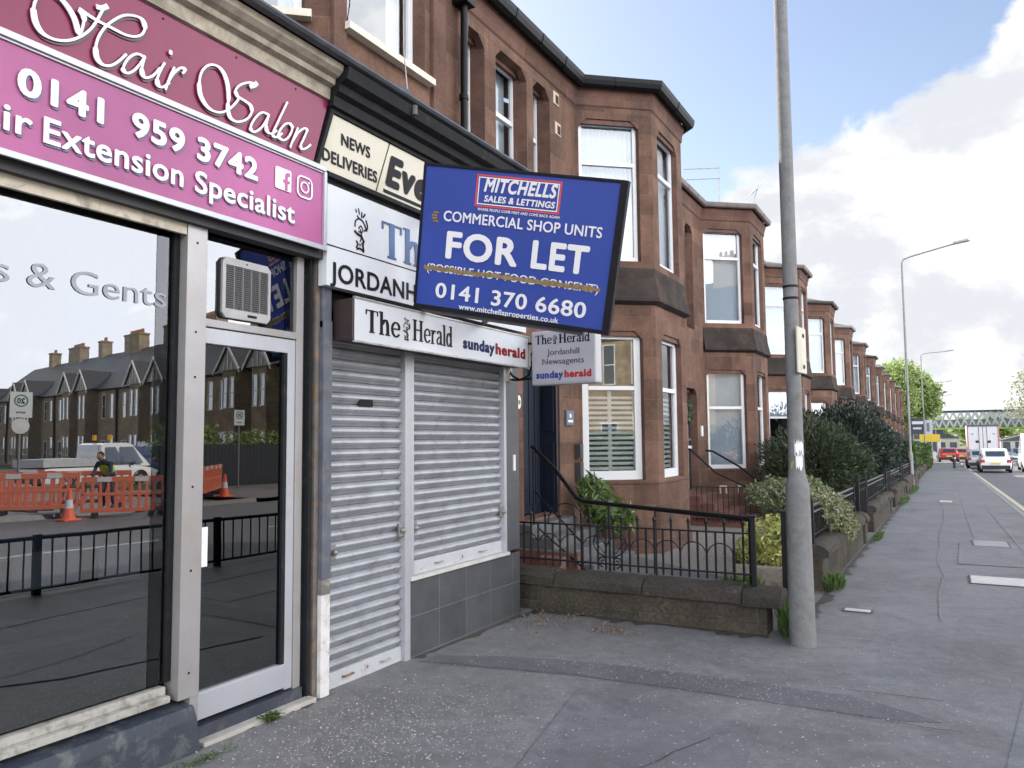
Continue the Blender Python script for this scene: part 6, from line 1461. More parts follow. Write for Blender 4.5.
car('small pale car far off in the right lane beside the lorry', 'car', L_(6.9, 104), R(180), VS, group='far oncoming cars')
# right-hand white van, seen from behind at the picture edge
van = car('white high-roofed van with red rear stripes at the right edge of the street', 'van', L_(5.25, 63.5), R(0), VW, L=5.6, W=2.0, H=2.6, kind='van', name='van')
for s in (-1, 1):
    m = MB(); m.box(min(s * .62, s * .90), max(s * .62, s * .90), -2.83, -2.77, .5, 1.9); m.build('red_stripe', TAIL, van, world=False)
m = MB(); m.box(-.012, .012, -2.80, -2.75, .5, 2.4); m.build('door_gap', BUMP, van, world=False)
# box lorry, from behind
lx, ly = 2.72, 79.0
lo = thing('box_lorry', 'white box lorry with faded pink edges ahead of the white car', 'lorry', L_(lx, ly), 'vehicles on the road')
m = MB(); m.box(-1.2, 1.2, 0, 6.2, .95, 3.55); m.build('cargo_box', mat('lorry_white', (.66, .66, .68), .4, .04), lo, bevel=.03, world=False)
m = MB()
for s in (-1, 1): m.box(min(s * 1.22, s * 1.10), max(s * 1.22, s * 1.10), -.03, .02, .9, 3.5)
build_parts(m, 'edge_stripe', mat('faded_pink', (.50, .20, .20), .5), lo, world=False)
m = MB(); m.box(-1.2, 1.2, -.035, .02, 3.42, 3.58); m.box(-1.2, 1.2, -.03, .03, .86, .98); build_parts(m, 'rear_frame', mat('grey_lorry_frame', (.12, .12, .13), .6), lo, world=False)
m = MB(); m.box(-.015, .015, -.02, 0, .98, 3.42)
for s in (-1, 1):
    m.box(s * .45 - .12, s * .45 + .12, -.03, 0, 2.0, 2.2); m.box(s * .8 - .1, s * .8 + .1, -.03, 0, 2.75, 2.8); m.tube([(s * .3, -.04, 1.0), (s * .3, -.04, 3.4)], .018, 6)
m.build('door_fitting', BUMP, lo, world=False)
m = MB(); m.box(-1.05, 1.05, 6.3, 8.1, .6, 2.5); m.build('cab', VW, lo, bevel=.12, world=False)
for s in (-1, 1):
    for y in (1.4, 2.3, 7.0): wheel(lo, s * .95, y, .46, .46, .3)
    m = MB(); m.box(min(s * .7, s * 1.1), max(s * .7, s * 1.1), -.04, .05, .62, .80); m.build('tail_light', TAIL, lo, world=False)
m = MB(); m.box(-1.0, 1.0, -.02, .1, .50, .62); m.box(-.4, .4, 0, 8, .6, .95); m.build('chassis', BUMP, lo, world=False)

# ---------------------------------------------------------------- railway bridge
br = thing('railway_bridge', 'steel lattice railway bridge crossing the whole street in the distance', 'bridge', (10, 150, gz(150)))
zb, zt = 2.55, 5.75; x0, x1 = -3.5, 62
PALE = mat('pale_bridge_steel', (.36, .38, .37), .6, .15, .8); GRNS = mat('green_bridge_paint', (.22, .36, .06), .6, .2, .8); DKB = mat('dark_bridge_blue', (.03, .035, .07), .6)
for yy in (150.0, 156.0):
    m = MB(); m.box(x0, x1, yy - .2, yy + .2, zt - .25, zt); m.build('top_chord', DKB, br)
    m = MB(); m.box(x0, x1, yy - .2, yy + .2, zb, zb + .35); m.build('bottom_chord', GRNS, br)
    m = MB(); n = 60; dx = (x1 - x0) / n
    for i in range(n):
        a = x0 + i * dx
        m.add([(a, yy - .05, zb + .3), (a + .28, yy - .05, zb + .3), (a + dx + .28, yy - .05, zt - .2), (a + dx, yy - .05, zt - .2), (a, yy + .02, zb + .3), (a + .28, yy + .02, zb + .3), (a + dx + .28, yy + .02, zt - .2), (a + dx, yy + .02, zt - .2)], [(0, 1, 2, 3), (7, 6, 5, 4), (0, 4, 5, 1), (1, 5, 6, 2), (2, 6, 7, 3), (3, 7, 4, 0)])
        m.add([(a + dx, yy + .05, zb + .3), (a + dx + .28, yy + .05, zb + .3), (a + .28, yy + .05, zt - .2), (a, yy + .05, zt - .2), (a + dx, yy + .12, zb + .3), (a + dx + .28, yy + .12, zb + .3), (a + .28, yy + .12, zt - .2), (a, yy + .12, zt - .2)], [(0, 1, 2, 3), (7, 6, 5, 4), (0, 4, 5, 1), (1, 5, 6, 2), (2, 6, 7, 3), (3, 7, 4, 0)])
    m.build('lattice', PALE, br)
m = MB(); m.box(x0, x1, 151.5, 151.6, zb + .3, zb + 1.7); m.build('parapet', mat('grey_parapet', (.22, .23, .24), .8, .5, .6), br)
m = MB(); m.box(x0, x1, 150.3, 155.7, zb + .1, zb + .5); m.build('deck', DKB, br)
m = MB(); m.box(-5, -1.4, 149.5, 156.5, gz(150) - .5, zb); m.box(15.5, 18, 149.5, 156.5, gz(150) - .5, zb); m.box(-30, -5, 148.5, 157.5, gz(150) - .5, zb + 1.2); build_parts(m, 'abutment', mat('dark_abutment_stone', (.06, .06, .075), .9, .3, .6), br)
m = MB(); m.box(-2.3, -.6, 149.2, 149.5, zb - .9, zb - .05); m.build('height_sign', DKB, br)

# ---------------------------------------------------------------- boards and buildings near the terrace end
def post_sign(label, x, y, w, z0, z1, m_, bars_=None, mb_=None):
    t = thing('roadside_sign', label, 'sign', (x, y, gz(y))); m = MB(); m.box(x - w / 2, x + w / 2, y - .04, y + .04, z0, z1); m.build('panel', m_, t, bevel=.01)
    m = MB(); m.tube([(x - w * .35, y + .06, gz(y)), (x - w * .35, y + .06, z0 + .1)], .05, 6); m.tube([(x + w * .35, y + .06, gz(y)), (x + w * .35, y + .06, z0 + .1)], .05, 6); build_parts(m, 'post', CONC2, t)
    if bars_:
        m = MB()
        for a, b, c_, d in bars_: m.box(x + w * a, x + w * b, y - .055, y - .041, z0 + (z1 - z0) * c_, z0 + (z1 - z0) * d)
        m.build('marks', mb_, t)
post_sign('dark navy board with two white lines at the end of the terrace', -2.75, 98, 1.7, 1.75, 3.55, mat('navy_board', (.04, .05, .10), .5), [(-.4, .3, .62, .80), (-.35, .15, .30, .42)], WHITE)
post_sign('small grey-white board right of the navy board', -1.75, 97, .7, 1.7, 3.3, mat('grey_board', (.40, .42, .46), .5), [(-.3, .1, .2, .8)], mat('board_blue', (.10, .14, .25), .5))
post_sign('yellow board below the navy board, above the hedges', -1.55, 88, 1.8, .95, 1.70, mat('yellow_board', (.60, .42, .03), .5))
def low_shop(label, x0, x1, y0, y1, h, m_):
    t = thing('far_building', label, 'building', ((x0 + x1) / 2, y0, gz(y0)), 'low buildings before the bridge'); z = gz(y0); m = MB(); m.box(x0, x1, y0, y1, z - .5, z + h); m.build('wall', m_, t)
    m = MB(); m.prism([(x0 - .2, y0 - .2, z + h), (x1 + .2, y0 - .2, z + h), ((x0 + x1) / 2, y0 - .2, z + h + 1.2)], (0, y1 - y0 + .4, 0)); m.build('roof', SLATE, t)
    n = max(2, int((x1 - x0) / 1.8))
    for i in range(n):
        a = x0 + (x1 - x0) * (i + .2) / n; b = x0 + (x1 - x0) * (i + .8) / n; m = MB(); m.box(a, b, y0 - .05, y0 - .01, z + .9, z + 2.2); m.build('window', mat('far_dark_pane', (.05, .06, .08), .2), t)
low_shop('low white building seen over the red car', -4.6, -.9, 118, 128, 2.6, mat('far_white_wall', (.50, .50, .50), .8)); low_shop('pale low building beyond the bridge on the left of the road', -4, 2.0, 176, 186, 3.0, mat('far_cream_wall', (.42, .40, .36), .8))
low_shop('pale building beyond the bridge on the right of the road', 9, 17, 178, 188, 2.4, mat('far_pale_wall', (.45, .45, .43), .8))
# ---------------------------------------------------------------- across the road: what the shop glass and the bay windows mirror
TAN = stone_mat('tan_sandstone', (.26, .20, .14), (.31, .25, .18), (.10, .08, .06), (.05, .04, .035), sootamt=.5)
BLOND = stone_mat('blond_sandstone', (.33, .275, .19), (.41, .34, .245), (.2, .15, .1), (.1, .08, .06), sootamt=.2)
PANE2 = glass_mat('far_window_pane', .35, tint=(.2, .22, .25)); BARGE = mat('white_bargeboard', (.65, .64, .60), .6); DKI = mat('dark_room', (.02, .022, .025), .9)
def far_house(P, u, W, label, m_, group, zb, he=6.9, hr=11.2, bay_left=True):
    """Two-storey sandstone house with a gabled two-window bay; built in its own frame and set down at P."""
    t = thing('stone_house', label, 'house', (P[0], P[1], zb), group); t.rotation_euler = (0, 0, math.atan2(u[1], u[0])); bw = 2.9; b0 = .5 if bay_left else W - .5 - bw; K = dict(world=False)
    m = MB(); rd = 9.0
    m.box(0, W, 0, rd, -1.0, he); m.prism([(b0, 0, -1), (b0 + bw, 0, -1), (b0 + bw - .55, -.9, -1), (b0 + .55, -.9, -1)], (0, 0, he + 1.0)); m.build('wall', m_, t, **K)
    m = MB(); m.prism([(-.0, -.35, he - .05), (-.0, rd / 2, hr), (-.0, rd + .35, he - .05)], (W, 0, 0)); bx = b0 + bw / 2; gh = he + 1.75
    m.add([(b0 - .25, -1.15, he - .1), (b0 + bw + .25, -1.15, he - .1), (bx, -1.15, gh), (b0 - .25, 1.6, he + .6), (b0 + bw + .25, 1.6, he + .6), (bx, 2.6, gh)], [(0, 2, 5, 3), (1, 4, 5, 2)])
    rf = m.build('roof', SLATE, t, **K)
    m = MB(); m.quad((b0 - .1, -1.0, he - .05), (b0 + bw + .1, -1.0, he - .05), (bx, -1.0, gh - .12)); m.build('gable', mat('mock_timber_gable', (.34, .32, .28), .8), t, **K)
    m = MB(); 
    for s in (-1, 1): m.add([(bx, -1.18, gh + .06), (bx, -1.18, gh - .16), (bx + s * (bw / 2 + .3), -1.18, he - .30), (bx + s * (bw / 2 + .3), -1.18, he - .06), (bx, -1.10, gh + .06), (bx, -1.10, gh - .16), (bx + s * (bw / 2 + .3), -1.10, he - .30), (bx + s * (bw / 2 + .3), -1.10, he - .06)], [(0, 1, 2, 3), (7, 6, 5, 4), (0, 3, 7, 4), (1, 5, 6, 2)])
    for s in (-.5, 0, .5): m.box(bx + s - .05, bx + s + .05, -1.04, -1.0, he, he + 1.5 - abs(s) * 2)
    m.build('bargeboard', BARGE, t, **K)
    cw = 1.7 if bay_left else .5
    m = MB(); m.box(-cw, cw, rd / 2 - .5, rd / 2 + .5, hr - .6, hr + 1.3 - .0 * cw); m.box(-cw - .08, cw + .08, rd / 2 - .56, rd / 2 + .56, hr + 1.3, hr + 1.45); ch = m.build('chimney', BLOND, rf, **K)
    m = MB(); 
    for i in range(int(cw * 5.5)): m.tube([(-cw + .2 + i * .36, rd / 2, hr + 1.45), (-cw + .2 + i * .36, rd / 2, hr + 1.85)], [.12, .09], 7)
    m.build('chimney_pots', POTS, ch, **K)
    def win(x, w, z0, z1, y=0.0, door=False):
        m = MB(); f = .07
        for a, b, c_, d in ((x, x + f, z0, z1), (x + w - f, x + w, z0, z1), (x + f, x + w - f, z1 - f, z1), (x + f, x + w - f, z0, z0 + f), (x + f, x + w - f, (z0 + z1) / 2 - .03, (z0 + z1) / 2 + .03)): m.box(a, b, y - .05, y - .004, c_, d)
        q = m.build('door' if door else 'window', BARGE, t, **K); m = MB(); m.box(x + f, x + w - f, y - .02, y - .003, z0 + f, z1 - f); m.build('pane', PANE2 if not door else NAVY, q, **K)
    for z0, z1 in ((1.0, 2.8), (4.3, 6.4)):
        win(bx - .80, .62, z0, z1, -.9); win(bx + .16, .62, z0, z1, -.9)
        o = 3.9 if bay_left else .6
        win(o + .2, .75, z0, z1); 
        if z0 > 3: win(o + 1.9, .75, z0, z1)
    win((3.9 if bay_left else .6) + 1.8, 1.0, .0, 2.4, 0, True)
    m = MB(); o = W - .1 if bay_left else .1; m.tube([(o, -.1, 0), (o, -.1, he)], .05, 6); m.build('downpipe', BLACKM, t, **K)
    m = MB(); m.box(0, W, -.18, -.05, he - .14, he - .04); m.build('gutter', BLACKM, t, **K)
u = (.975, .221); nm = ['first', 'second', 'third', 'fourth', 'fifth', 'sixth', 'seventh', 'eighth', 'ninth']
for i in range(9):
    d = -11 + i * 7.7; far_house((35 + u[0] * d, 36 + u[1] * d), u, 7.7, f'{nm[i]} brown gabled house of the mirrored side-street row, from the door side', TAN, 'gabled houses mirrored in the shop glass', gz(36) - .1, he=6.9, hr=11.2, bay_left=i % 2 == 1)
for i in range(5):
    far_house((19.5, 6.5 - i * 7.7), (0, -1), 7.7, f'{nm[i]} sunlit blond stone house across the road, counted towards the camera side', BLOND, 'sunlit blond houses across the road', .0, bay_left=i % 2 == 0)
hd = [(16.6, 18.0, 6.5 - i * 7.7 - 6.4, 6.5 - i * 7.7, 1.7) for i in range(4)]
for i, (a, b, c_, d, h) in enumerate(hd):
    t = thing('hedge', f'{nm[i]} trimmed garden hedge before the blond houses across the road', 'hedge', (a, c_, 0), 'hedges across the road'); m = MB(); rnd = random.Random(i)
    for _ in range(3500):
        f = rnd.random(); p = Vector((a if f < .6 else rnd.uniform(a, b), rnd.uniform(c_, d), gz(c_) + (rnd.uniform(0, h) if f < .6 else h))) + Vector((rnd.gauss(0, .06), 0, rnd.gauss(0, .05))); n_ = Vector((rnd.uniform(-1, 1), rnd.uniform(-1, 1), rnd.uniform(-1, 1))).normalized(); e = n_.orthogonal().normalized() * .09; g_ = n_.cross(e) * .5; m.quad(p - e, p + g_, p + e, p - g_)
    m.build('foliage', HEDG, t); m = MB(); m.box(a + .1, b - .1, c_ + .1, d - .1, -.1, h - .1); m.build('stems', mat('hedge_core', (.015, .02, .01), .95), t)
# dark timber fence and strip wall on the corner
fe = thing('garden_fence', 'tall dark board fence mirrored in the salon door glass', 'fence', (20, 25, gz(25)))
m = MB(); 
for i in range(60): y = 19.8 + i * .2; m.box(20.0, 20.03, y, y + .19, gz(y) - .1, gz(y) + 1.78)
m.build('boards', mat('dark_fence_paint', (.028, .032, .038), .6), fe)
m = MB(); 
for i in range(6): y = 19.8 + i * 2.4; m.box(20.03, 20.13, y, y + .1, gz(y) - .1, gz(y) + 1.7)
build_parts(m, 'post', mat('fence_post_brown', (.05, .04, .035), .8), fe)
shrub('garden_bush', 'yellow-green garden bush over the dark fence', 'bush', [((22, 22.5, 1.6), (1.2, 1.8, .9)), ((22, 26.5, 1.3), (1.2, 2.4, .8))], 3500, .16, TREEA, seed=31)

# guard rail at the kerb beside the camera, mirrored in the glass
gr = thing('guard_rail', 'low black pedestrian guard rail at the kerb, seen in the shop windows', 'railing', (1.4, 5, 0))
m = MB(); X = 1.42
m.tube([(X, -6, gz(-6) + .62), (X, 9.6, gz(9.6) + .62)], .024, 8); m.tube([(X, -6, gz(-6) + .07), (X, 9.6, gz(9.6) + .07)], .018, 8)
m.build('rail', IRON, gr)
m = MB()
for i in range(99): y = -5.9 + i * .156; m.tube([(X, y, gz(y) + .07), (X, y, gz(y) + .62)], .011, 5)
m.build('bars', IRON, gr)
for i in range(6):
    m = MB(); y = -4.75 + i * 2.4 + .0; 
    m.box(X - .035, X + .035, y - .04, y + .04, gz(y) - .1, gz(y) + .66); build_parts(m, 'post', IRON, gr, bevel=.005)

# road works: barriers, cones, planks, a worker, a crew-cab truck and a blue van
ORG = mat('orange_barrier_plastic', (.66, .18, .10), .45, .08, 3); CONEM = mat('cone_plastic', (.72, .13, .06), .5, .05); 
def barrier(proto=[None]):
    t = thing('barrier', '', 'barrier', (0, 0, 0), 'orange road works barriers'); L = 1.9; m = MB(); K = dict(world=False)
    m.box(0, L, -.03, .03, .86, 1.0); m.box(0, L, -.03, .03, .52, .60); m.box(0, L, -.03, .03, .12, .22); m.box(0, .07, -.03, .03, .22, .86); m.box(L - .07, L, -.03, .03, .22, .86)
    for i in range(9): x = .07 + (L - .14) * (i + 1) / 10; m.box(x - .03, x + .03, -.025, .025, .60, .86); m.box(x - .045, x + .045, -.025, .025, .22, .52)
    m.build('panel', ORG, t, bevel=.006, **K)
    for x in (.3, L - .3): m = MB(); m.box(x - .05, x + .05, -.25, .25, .0, .12); m.build('foot', BUMP, t, bevel=.01, **K)
    for x in (.35, 1.2): m = MB(); m.box(x, x + .32, -.034, .034, .87, .99); m.build('reflective_strip', WHITE, t, **K)
    return t
pb = barrier(); runs = [((13.9, 8.4), (10.2, 12.9), 3), ((10.2, 12.9), (16.2, 19.6), 5), ((14.6, 10.4), (12.2, 13.2), 2), ((15.5, 8.8), (19, 11.5), 2)]; first = True; q = 0
where = ['in the front run facing the road', 'in the long run going back beside the truck', 'in the inner run before the worker', 'in the short run at the left of the works']
for ri, (a, b, n) in enumerate(runs):
    for i in range(n):
        o = pb if first else copy_tree(pb); first = False; p = Vector(a).lerp(Vector(b), i / n); an = math.atan2(b[1] - a[1], b[0] - a[0]); o.location = (p.x, p.y, gz(p.y) + (.005 if p.x > 12.1 else -.11)); o.rotation_euler = (0, 0, an); o.scale = (1, 1, 1)
        o['label'] = f'orange plastic barrier, {["first", "second", "third", "fourth", "fifth"][i]} {where[ri]}'
def cone(x, y, label):
    z = gz(y) - (.11 if x < 12 else 0); t = thing('traffic_cone', label, 'traffic cone', (x, y, z), 'traffic cones'); m = MB(); m.tube([(x, y, z + .04), (x, y, z + .30)], [.17, .105], 14); m.tube([(x, y, z + .50), (x, y, z + .75)], [.075, .03], 14); m.build('cone_body', CONEM, t, smooth=True)
    m = MB(); m.tube([(x, y, z + .30), (x, y, z + .50)], [.107, .076], 14); m.build('reflective_sleeve', WHITE, t, smooth=True); m = MB(); m.box(x - .2, x + .2, y - .2, y + .2, z, z + .045); m.build('base', CONEM, t, bevel=.01)
cone(10.9, 10.8, 'traffic cone in front of the barriers, left in the mirrored view'); cone(9.9, 12.9, 'traffic cone at the corner of the barriers'); cone(13.6, 17.6, 'traffic cone mirrored in the salon door beside the last barrier')
def road_sign(x, y, zc, label, rz=0, h=.62, w=.46, disc=False):
    t = thing('speed_sign', label, 'road sign', (x, y, gz(y)), 'speed limit signs'); t.rotation_euler = (0, 0, rz); g = gz(y); K = dict(world=False); zc -= g
    m = MB(); m.tube([(0, 0, 0), (0, 0, zc + h / 2)], .03, 8); build_parts(m, 'post', CONC2, t, **K)
    m = MB(); m.box(-.045, -.03, -w / 2, w / 2, zc - h / 2, zc + h / 2); p = m.build('plate', WHITE, t, **K)
    m = MB(); n = 24; r = .16; cz = zc + .10; m.add([(-.047, r_ * math.cos(2 * math.pi * i / n), cz + r_ * math.sin(2 * math.pi * i / n)) for r_ in (r, r * .78) for i in range(n)], [(i, (i + 1) % n, n + (i + 1) % n, n + i) for i in range(n)]); m.build('ring', mat('sign_green', (.03, .20, .08), .5), p, **K)
    m = MB(); put_text(m, '20', (-.047, .085, cz - .07), (0, -1, 0), UZ, .17, .14, .02, out=.001); put_text(m, 'zone', (-.047, .10, zc - .22), (0, -1, 0), UZ, .2, .06, .01, out=.001); m.build('lettering', INK, p, **K)
    if disc: m = MB(); m.tube([(-.05, 0, zc - h / 2 - .22), (-.03, 0, zc - h / 2 - .22)], .2, 16); m.build('disc_plate', mat('pale_disc', (.55, .55, .55), .6), t, **K)
road_sign(13.2, 10.85, 2.58, 'white 20 zone sign on a thin post above the barriers', R(10), .66, .50, True); road_sign(17.6, 21.6, 2.55, 'white 20 zone sign on a thin post mirrored in the door glass', R(10), .62, .46)
tk = car('white crew-cab dropside truck parked behind the barriers', 'truck', (27.0, 21.3, -.37), R(-5), VW, L=5.9, W=2.0, H=2.0, kind='pickup', name='truck', group='works vehicles')
m = MB(); m.box(-.98, .98, -2.95, -.25, .95, 1.28); m.box(-.92, .92, -2.9, -.3, 1.28, 1.285); m.build('load_bed', mat('pale_dropside', (.45, .46, .46), .5), tk, world=False, bevel=.01)
m = MB(); m.tube([(.5, .5, 2.1), (.5, .5, 2.35)], .09, 8); m.tube([(-.5, .5, 2.1), (-.5, .5, 2.35)], .09, 8); build_parts(m, 'beacon', mat('amber_beacon', (.7, .35, .03), .3), tk, world=False)
m = MB(); put_text(m, 'COMPLEX', (-1.01, -.4, 1.0), (0, -1, 0), UZ, 1.6, .22, .03, out=.002) if False else None
car('blue van parked beyond the white crew-cab truck', 'van', (35, 31.5, -.4), R(-15), VB, L=4.8, W=1.9, H=2.1, kind='van', name='van', group='works vehicles')
m = MB(); rnd = random.Random(4)
for i in range(7): y = 9.2 + i * .5; m.obox((12.3 + rnd.uniform(-.2, .6), y, gz(y) + .02 + i * .01), (rnd.uniform(.8, 1.6), rnd.uniform(-.5, .5), 0), (-.03, .12, 0), (0, 0, .05))
tag(m.build('timber_planks', mat('raw_timber', (.35, .27, .17), .8)), 'scattered planks lying inside the barriers', 'planks')

# worker in a yellow vest, squatting behind the barriers
def skin_body(name, V, E, Rr, m_, parent, lv=2):
    me = bpy.data.meshes.new(name); me.from_pydata(V, E, []); o = bpy.data.objects.new(name, me); COL.objects.link(o); o.parent = parent; me.materials.append(m_)
    md = o.modifiers.new('skin', 'SKIN'); sv = me.skin_vertices[0].data
    for i, r in enumerate(Rr): sv[i].radius = (r, r) if not isinstance(r, tuple) else r
    sv[0].use_root = True; s = o.modifiers.new('sub', 'SUBSURF'); s.levels = lv; s.render_levels = lv
    return o
wk = thing('person', 'worker bending forward in a yellow hi-vis vest behind the orange barriers', 'person', (12.4, 12.75, gz(12.75)), None); wk.rotation_euler = (0, 0, R(150))
V = [(0, 0, .90), (0, .08, 1.05), (0, .24, 1.22), (0, .33, 1.29), (0, .39, 1.33),                       # pelvis, waist, chest, neck base, neck
     (-.17, .27, 1.24), (-.22, .36, .98), (-.16, .52, .78), (.17, .27, 1.24), (.22, .36, .98), (.16, .52, .78),     # arms reaching forward
     (-.11, .0, .86), (-.13, .10, .48), (-.14, .0, .09), (-.14, .18, .04), (.11, .0, .86), (.13, .14, .48), (.14, .02, .09), (.14, .20, .04)]
E_ = [(0, 1), (1, 2), (2, 3), (3, 4), (2, 5), (5, 6), (6, 7), (2, 8), (8, 9), (9, 10), (0, 11), (11, 12), (12, 13), (13, 14), (0, 15), (15, 16), (16, 17), (17, 18)]
skin_body('body', V, E_, [.15, .14, .155, .07, .055, .06, .045, .035, .06, .045, .035, .095, .07, .045, .045, .095, .07, .045, .045], mat('dark_work_trousers', (.03, .035, .06), .8), wk)
m = MB(); m.ball((0, .47, 1.42), (.078, .095, .115), 14, 10); m.ball((0, .57, 1.41), (.014, .02, .022), 6, 5)
for s in (-1, 1): m.ball((s * .078, .47, 1.415), (.012, .022, .03), 6, 5)
hd_ = m.build('head', mat('skin', (.45, .25, .17), .5), wk, world=False, smooth=True)
m = MB(); m.ball((0, .455, 1.445), (.086, .10, .105), 14, 8); m.build('hair', mat('dark_hair', (.03, .02, .015), .8), wk, world=False, smooth=True)
m = MB(); 
for s in (-1, 1): m.ball((s * .03, .558, 1.43), (.011, .008, .007), 6, 4)
m.box(-.025, .025, .552, .562, 1.365, 1.373); m.build('eyes_and_mouth', INK, wk, world=False)
V2 = [(0, .01, .92), (0, .08, 1.05), (0, .22, 1.20), (0, .27, 1.25), (-.15, .26, 1.23), (.15, .26, 1.23)]
skin_body('hi_vis_vest', V2, [(0, 1), (1, 2), (2, 3), (2, 4), (2, 5)], [.175, .165, .18, .11, .085, .085], mat('hi_vis_yellow', (.55, .75, .03), .6), wk)
for s in (-1, 1):
    m = MB(); c = Vector((s * .16, .52, .76)); m.ball(c + Vector((0, .05, 0)), (.035, .05, .018), 8, 6)
    for j, (dx_, ln) in enumerate(((-.027, .07), (-.009, .08), (.009, .075), (.027, .06))): p = c + Vector((dx_, .085, 0)); m.tube([p, p + Vector((0, ln * .55, -.008)), p + Vector((0, ln * .9, -.035))], [.010, .009, .007], 6)
    p = c + Vector((-s * .03, .03, 0)); m.tube([p, p + Vector((-s * .025, .03, -.01)), p + Vector((-s * .03, .06, -.02))], [.012, .010, .008], 6); m.build('hand', mat('skin_hand', (.45, .25, .17), .5), wk, world=False)
# ---------------------------------------------------------------- camera
cam = bpy.data.cameras.new('camera'); co = bpy.data.objects.new('camera', cam); COL.objects.link(co); SC.camera = co
cam.sensor_width = 36; cam.lens = 766.7 / 1024 * 36; cam.clip_end = 3000; cam.clip_start = .05
yaw, pitch, roll = R(29.497), R(4.109), R(-.516)
F = Vector((-math.sin(yaw) * math.cos(pitch), math.cos(yaw) * math.cos(pitch), math.sin(pitch))); Rt = Vector((math.cos(yaw), math.sin(yaw), 0)); Up = Rt.cross(F)
R2 = Rt * math.cos(roll) + Up * math.sin(roll); U2 = -Rt * math.sin(roll) + Up * math.cos(roll)
M = Matrix((R2, U2, -F)).transposed().to_4x4(); M.translation = Vector((0, 0, 1.6)); co.matrix_world = M

# ---------------------------------------------------------------- sun
EL, AZ = 41.0, 20.0                    # low afternoon sun behind the terrace, slightly ahead
sd = Vector((-math.cos(R(EL)) * math.cos(R(AZ)), math.cos(R(EL)) * math.sin(R(AZ)), math.sin(R(EL))))
sl = bpy.data.lights.new('sun', 'SUN'); sl.energy = 4.2; sl.angle = R(.53); sl.color = (1, .94, .85)
so = bpy.data.objects.new('sun', sl); COL.objects.link(so); so.rotation_euler = sd.to_track_quat('Z', 'Y').to_euler(); so.location = (-30, 20, 40)

# ---------------------------------------------------------------- sky with cumulus
w = bpy.data.worlds.new('World'); SC.world = w; w.use_nodes = True; nt = w.node_tree; bg = nt.nodes['Background']; N = nt.nodes.new; Lk = nt.links.new
sky = N('ShaderNodeTexSky'); sky.sky_type = 'NISHITA'; sky.sun_disc = False; sky.sun_elevation = R(EL); sky.sun_rotation = math.atan2(sd.x, sd.y); sky.air_density = 1.0; sky.dust_density = 1.2; sky.ozone_density = 1.6
tc = N('ShaderNodeTexCoord'); sp = N('ShaderNodeSeparateXYZ'); Lk(tc.outputs['Generated'], sp.inputs[0])
def ma(op, a, b=None, c=None, clamp=False):
    n = N('ShaderNodeMath'); n.operation = op; n.use_clamp = clamp
    for i, v in enumerate((a, b, c)):
        if v is None: continue
        if isinstance(v, (int, float)): n.inputs[i].default_value = v
        else: Lk(v, n.inputs[i])
    return n.outputs[0]
az = ma('ARCTAN2', sp.outputs[0], sp.outputs[1]); el = ma('ARCSINE', sp.outputs[2])
# cloud-top height (radians) by compass direction, broken up by noise
hr_ = N('ShaderNodeValToRGB'); Lk(ma('ADD', az, .5), hr_.inputs[0]); els = hr_.color_ramp.elements
pts_ = [(-.31, .08), (-.25, .30), (-.14, .35), (-.03, .365), (.03, .40), (.10, .48), (.24, .60)]
while len(els) < len(pts_): els.new(.5)
for e_, (a_, h_) in zip(els, pts_): e_.position = a_ + .5; e_.color = (h_, h_, h_, 1)
mp = N('ShaderNodeMapping'); mp.inputs['Scale'].default_value = (1, 1, 1.5); Lk(tc.outputs['Generated'], mp.inputs[0])
def nz(scale, det, rough, off=0, dist=0.0):
    n = N('ShaderNodeTexNoise'); n.inputs['Scale'].default_value = scale; n.inputs['Detail'].default_value = det; n.inputs['Roughness'].default_value = rough; n.inputs['Distortion'].default_value = dist
    m_ = N('ShaderNodeMapping'); m_.inputs['Location'].default_value = (off, off * .7, off * .3); Lk(mp.outputs[0], m_.inputs[0]); Lk(m_.outputs[0], n.inputs[0]); return n.outputs[0]
big = nz(3.2, 3, .5, 2.1); fine = nz(11, 10, .55, .4, .3); soft = nz(5.0, 6, .6, 7.3); streak = nz(2.6, 5, .6, 4.4)
edge = ma('ADD', ma('SUBTRACT', hr_.outputs[0], el), ma('ADD', ma('MULTIPLY', ma('SUBTRACT', big, .5), .10), ma('MULTIPLY', ma('SUBTRACT', fine, .5), .20)))
dn = N('ShaderNodeMapRange'); dn.interpolation_type = 'SMOOTHSTEP'; Lk(edge, dn.inputs[0]); dn.inputs[1].default_value = -.004; dn.inputs[2].default_value = .035
hz = N('ShaderNodeMapRange'); hz.interpolation_type = 'SMOOTHSTEP'; Lk(ma('ADD', soft, ma('MULTIPLY', el, -.25)), hz.inputs[0]); hz.inputs[1].default_value = .28; hz.inputs[2].default_value = .46   # dense clouds out of view, added to lift ambient light, mirrored in the glass
hz.inputs[4].default_value = 1.0
dens = ma('MAXIMUM', dn.outputs[0], ma('MULTIPLY', hz.outputs[0], ma('GREATER_THAN', az, .25)))
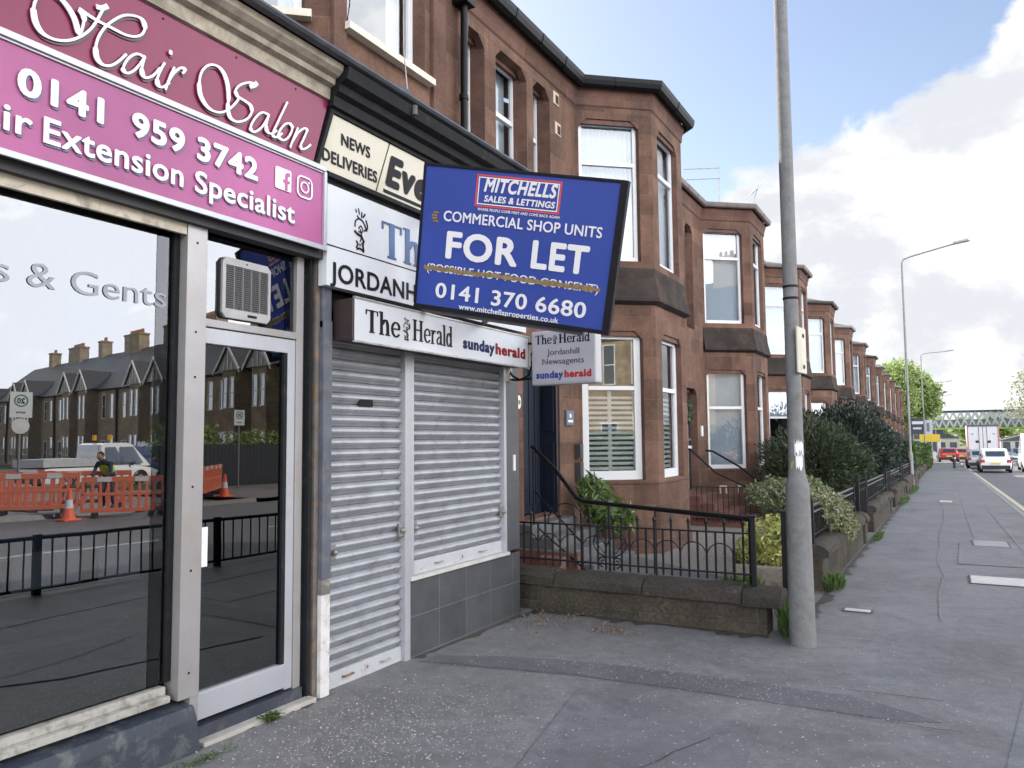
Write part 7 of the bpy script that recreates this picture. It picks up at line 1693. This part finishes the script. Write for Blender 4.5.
# bright tops, greyer bellies
gm = N('ShaderNodeMapRange'); gm.interpolation_type = 'SMOOTHSTEP'; Lk(ma('ADD', ma('MULTIPLY', edge, .55), ma('ADD', ma('MULTIPLY', ma('SUBTRACT', soft, .5), 1.5), ma('MULTIPLY', ma('SUBTRACT', fine, .5), .9))), gm.inputs[0]); gm.inputs[1].default_value = -.02; gm.inputs[2].default_value = .26
cr = N('ShaderNodeValToRGB'); Lk(gm.outputs[0], cr.inputs[0]); cr.color_ramp.elements[0].color = (1.0, 1.0, 1.0, 1); cr.color_ramp.elements[1].color = (.76, .78, .83, 1)
CLOUD_GAIN = N('ShaderNodeMix'); CLOUD_GAIN.data_type = 'RGBA'; CLOUD_GAIN.blend_type = 'MULTIPLY'; CLOUD_GAIN.inputs[0].default_value = 1; Lk(cr.outputs[0], CLOUD_GAIN.inputs[6]); cgm = N('ShaderNodeMapRange'); cgm.interpolation_type = 'SMOOTHSTEP'; Lk(ma('ABSOLUTE', ma('ADD', az, -.0)), cgm.inputs[0]); cgm.inputs[1].default_value = .30; cgm.inputs[2].default_value = .85; cgm.inputs[3].default_value = 3.5; cgm.inputs[4].default_value = 21.5  # clouds away from the view made far brighter to light the shaded street
cgc = N('ShaderNodeCombineXYZ'); [Lk(cgm.outputs[0], cgc.inputs[i]) for i in range(3)]; Lk(cgc.outputs[0], CLOUD_GAIN.inputs[7])
skm = N('ShaderNodeMix'); skm.data_type = 'RGBA'; skm.blend_type = 'MULTIPLY'; skm.inputs[0].default_value = 1; Lk(sky.outputs[0], skm.inputs[6]); skm.inputs[7].default_value = (.84, .75, .69, 1)
mx = N('ShaderNodeMix'); mx.data_type = 'RGBA'; Lk(dens, mx.inputs[0]); Lk(skm.outputs[2], mx.inputs[6]); Lk(CLOUD_GAIN.outputs[2], mx.inputs[7]); Lk(mx.outputs[2], bg.inputs[0]); bg.inputs[1].default_value = .10

SC.view_settings.view_transform = 'Standard'; SC.view_settings.look = 'None'; SC.view_settings.gamma = 1; SC.view_settings.exposure = 1.65; SC.view_settings.use_curve_mapping = False
SC.cycles.max_bounces = 8; SC.cycles.transparent_max_bounces = 16; SC.cycles.use_denoising = True
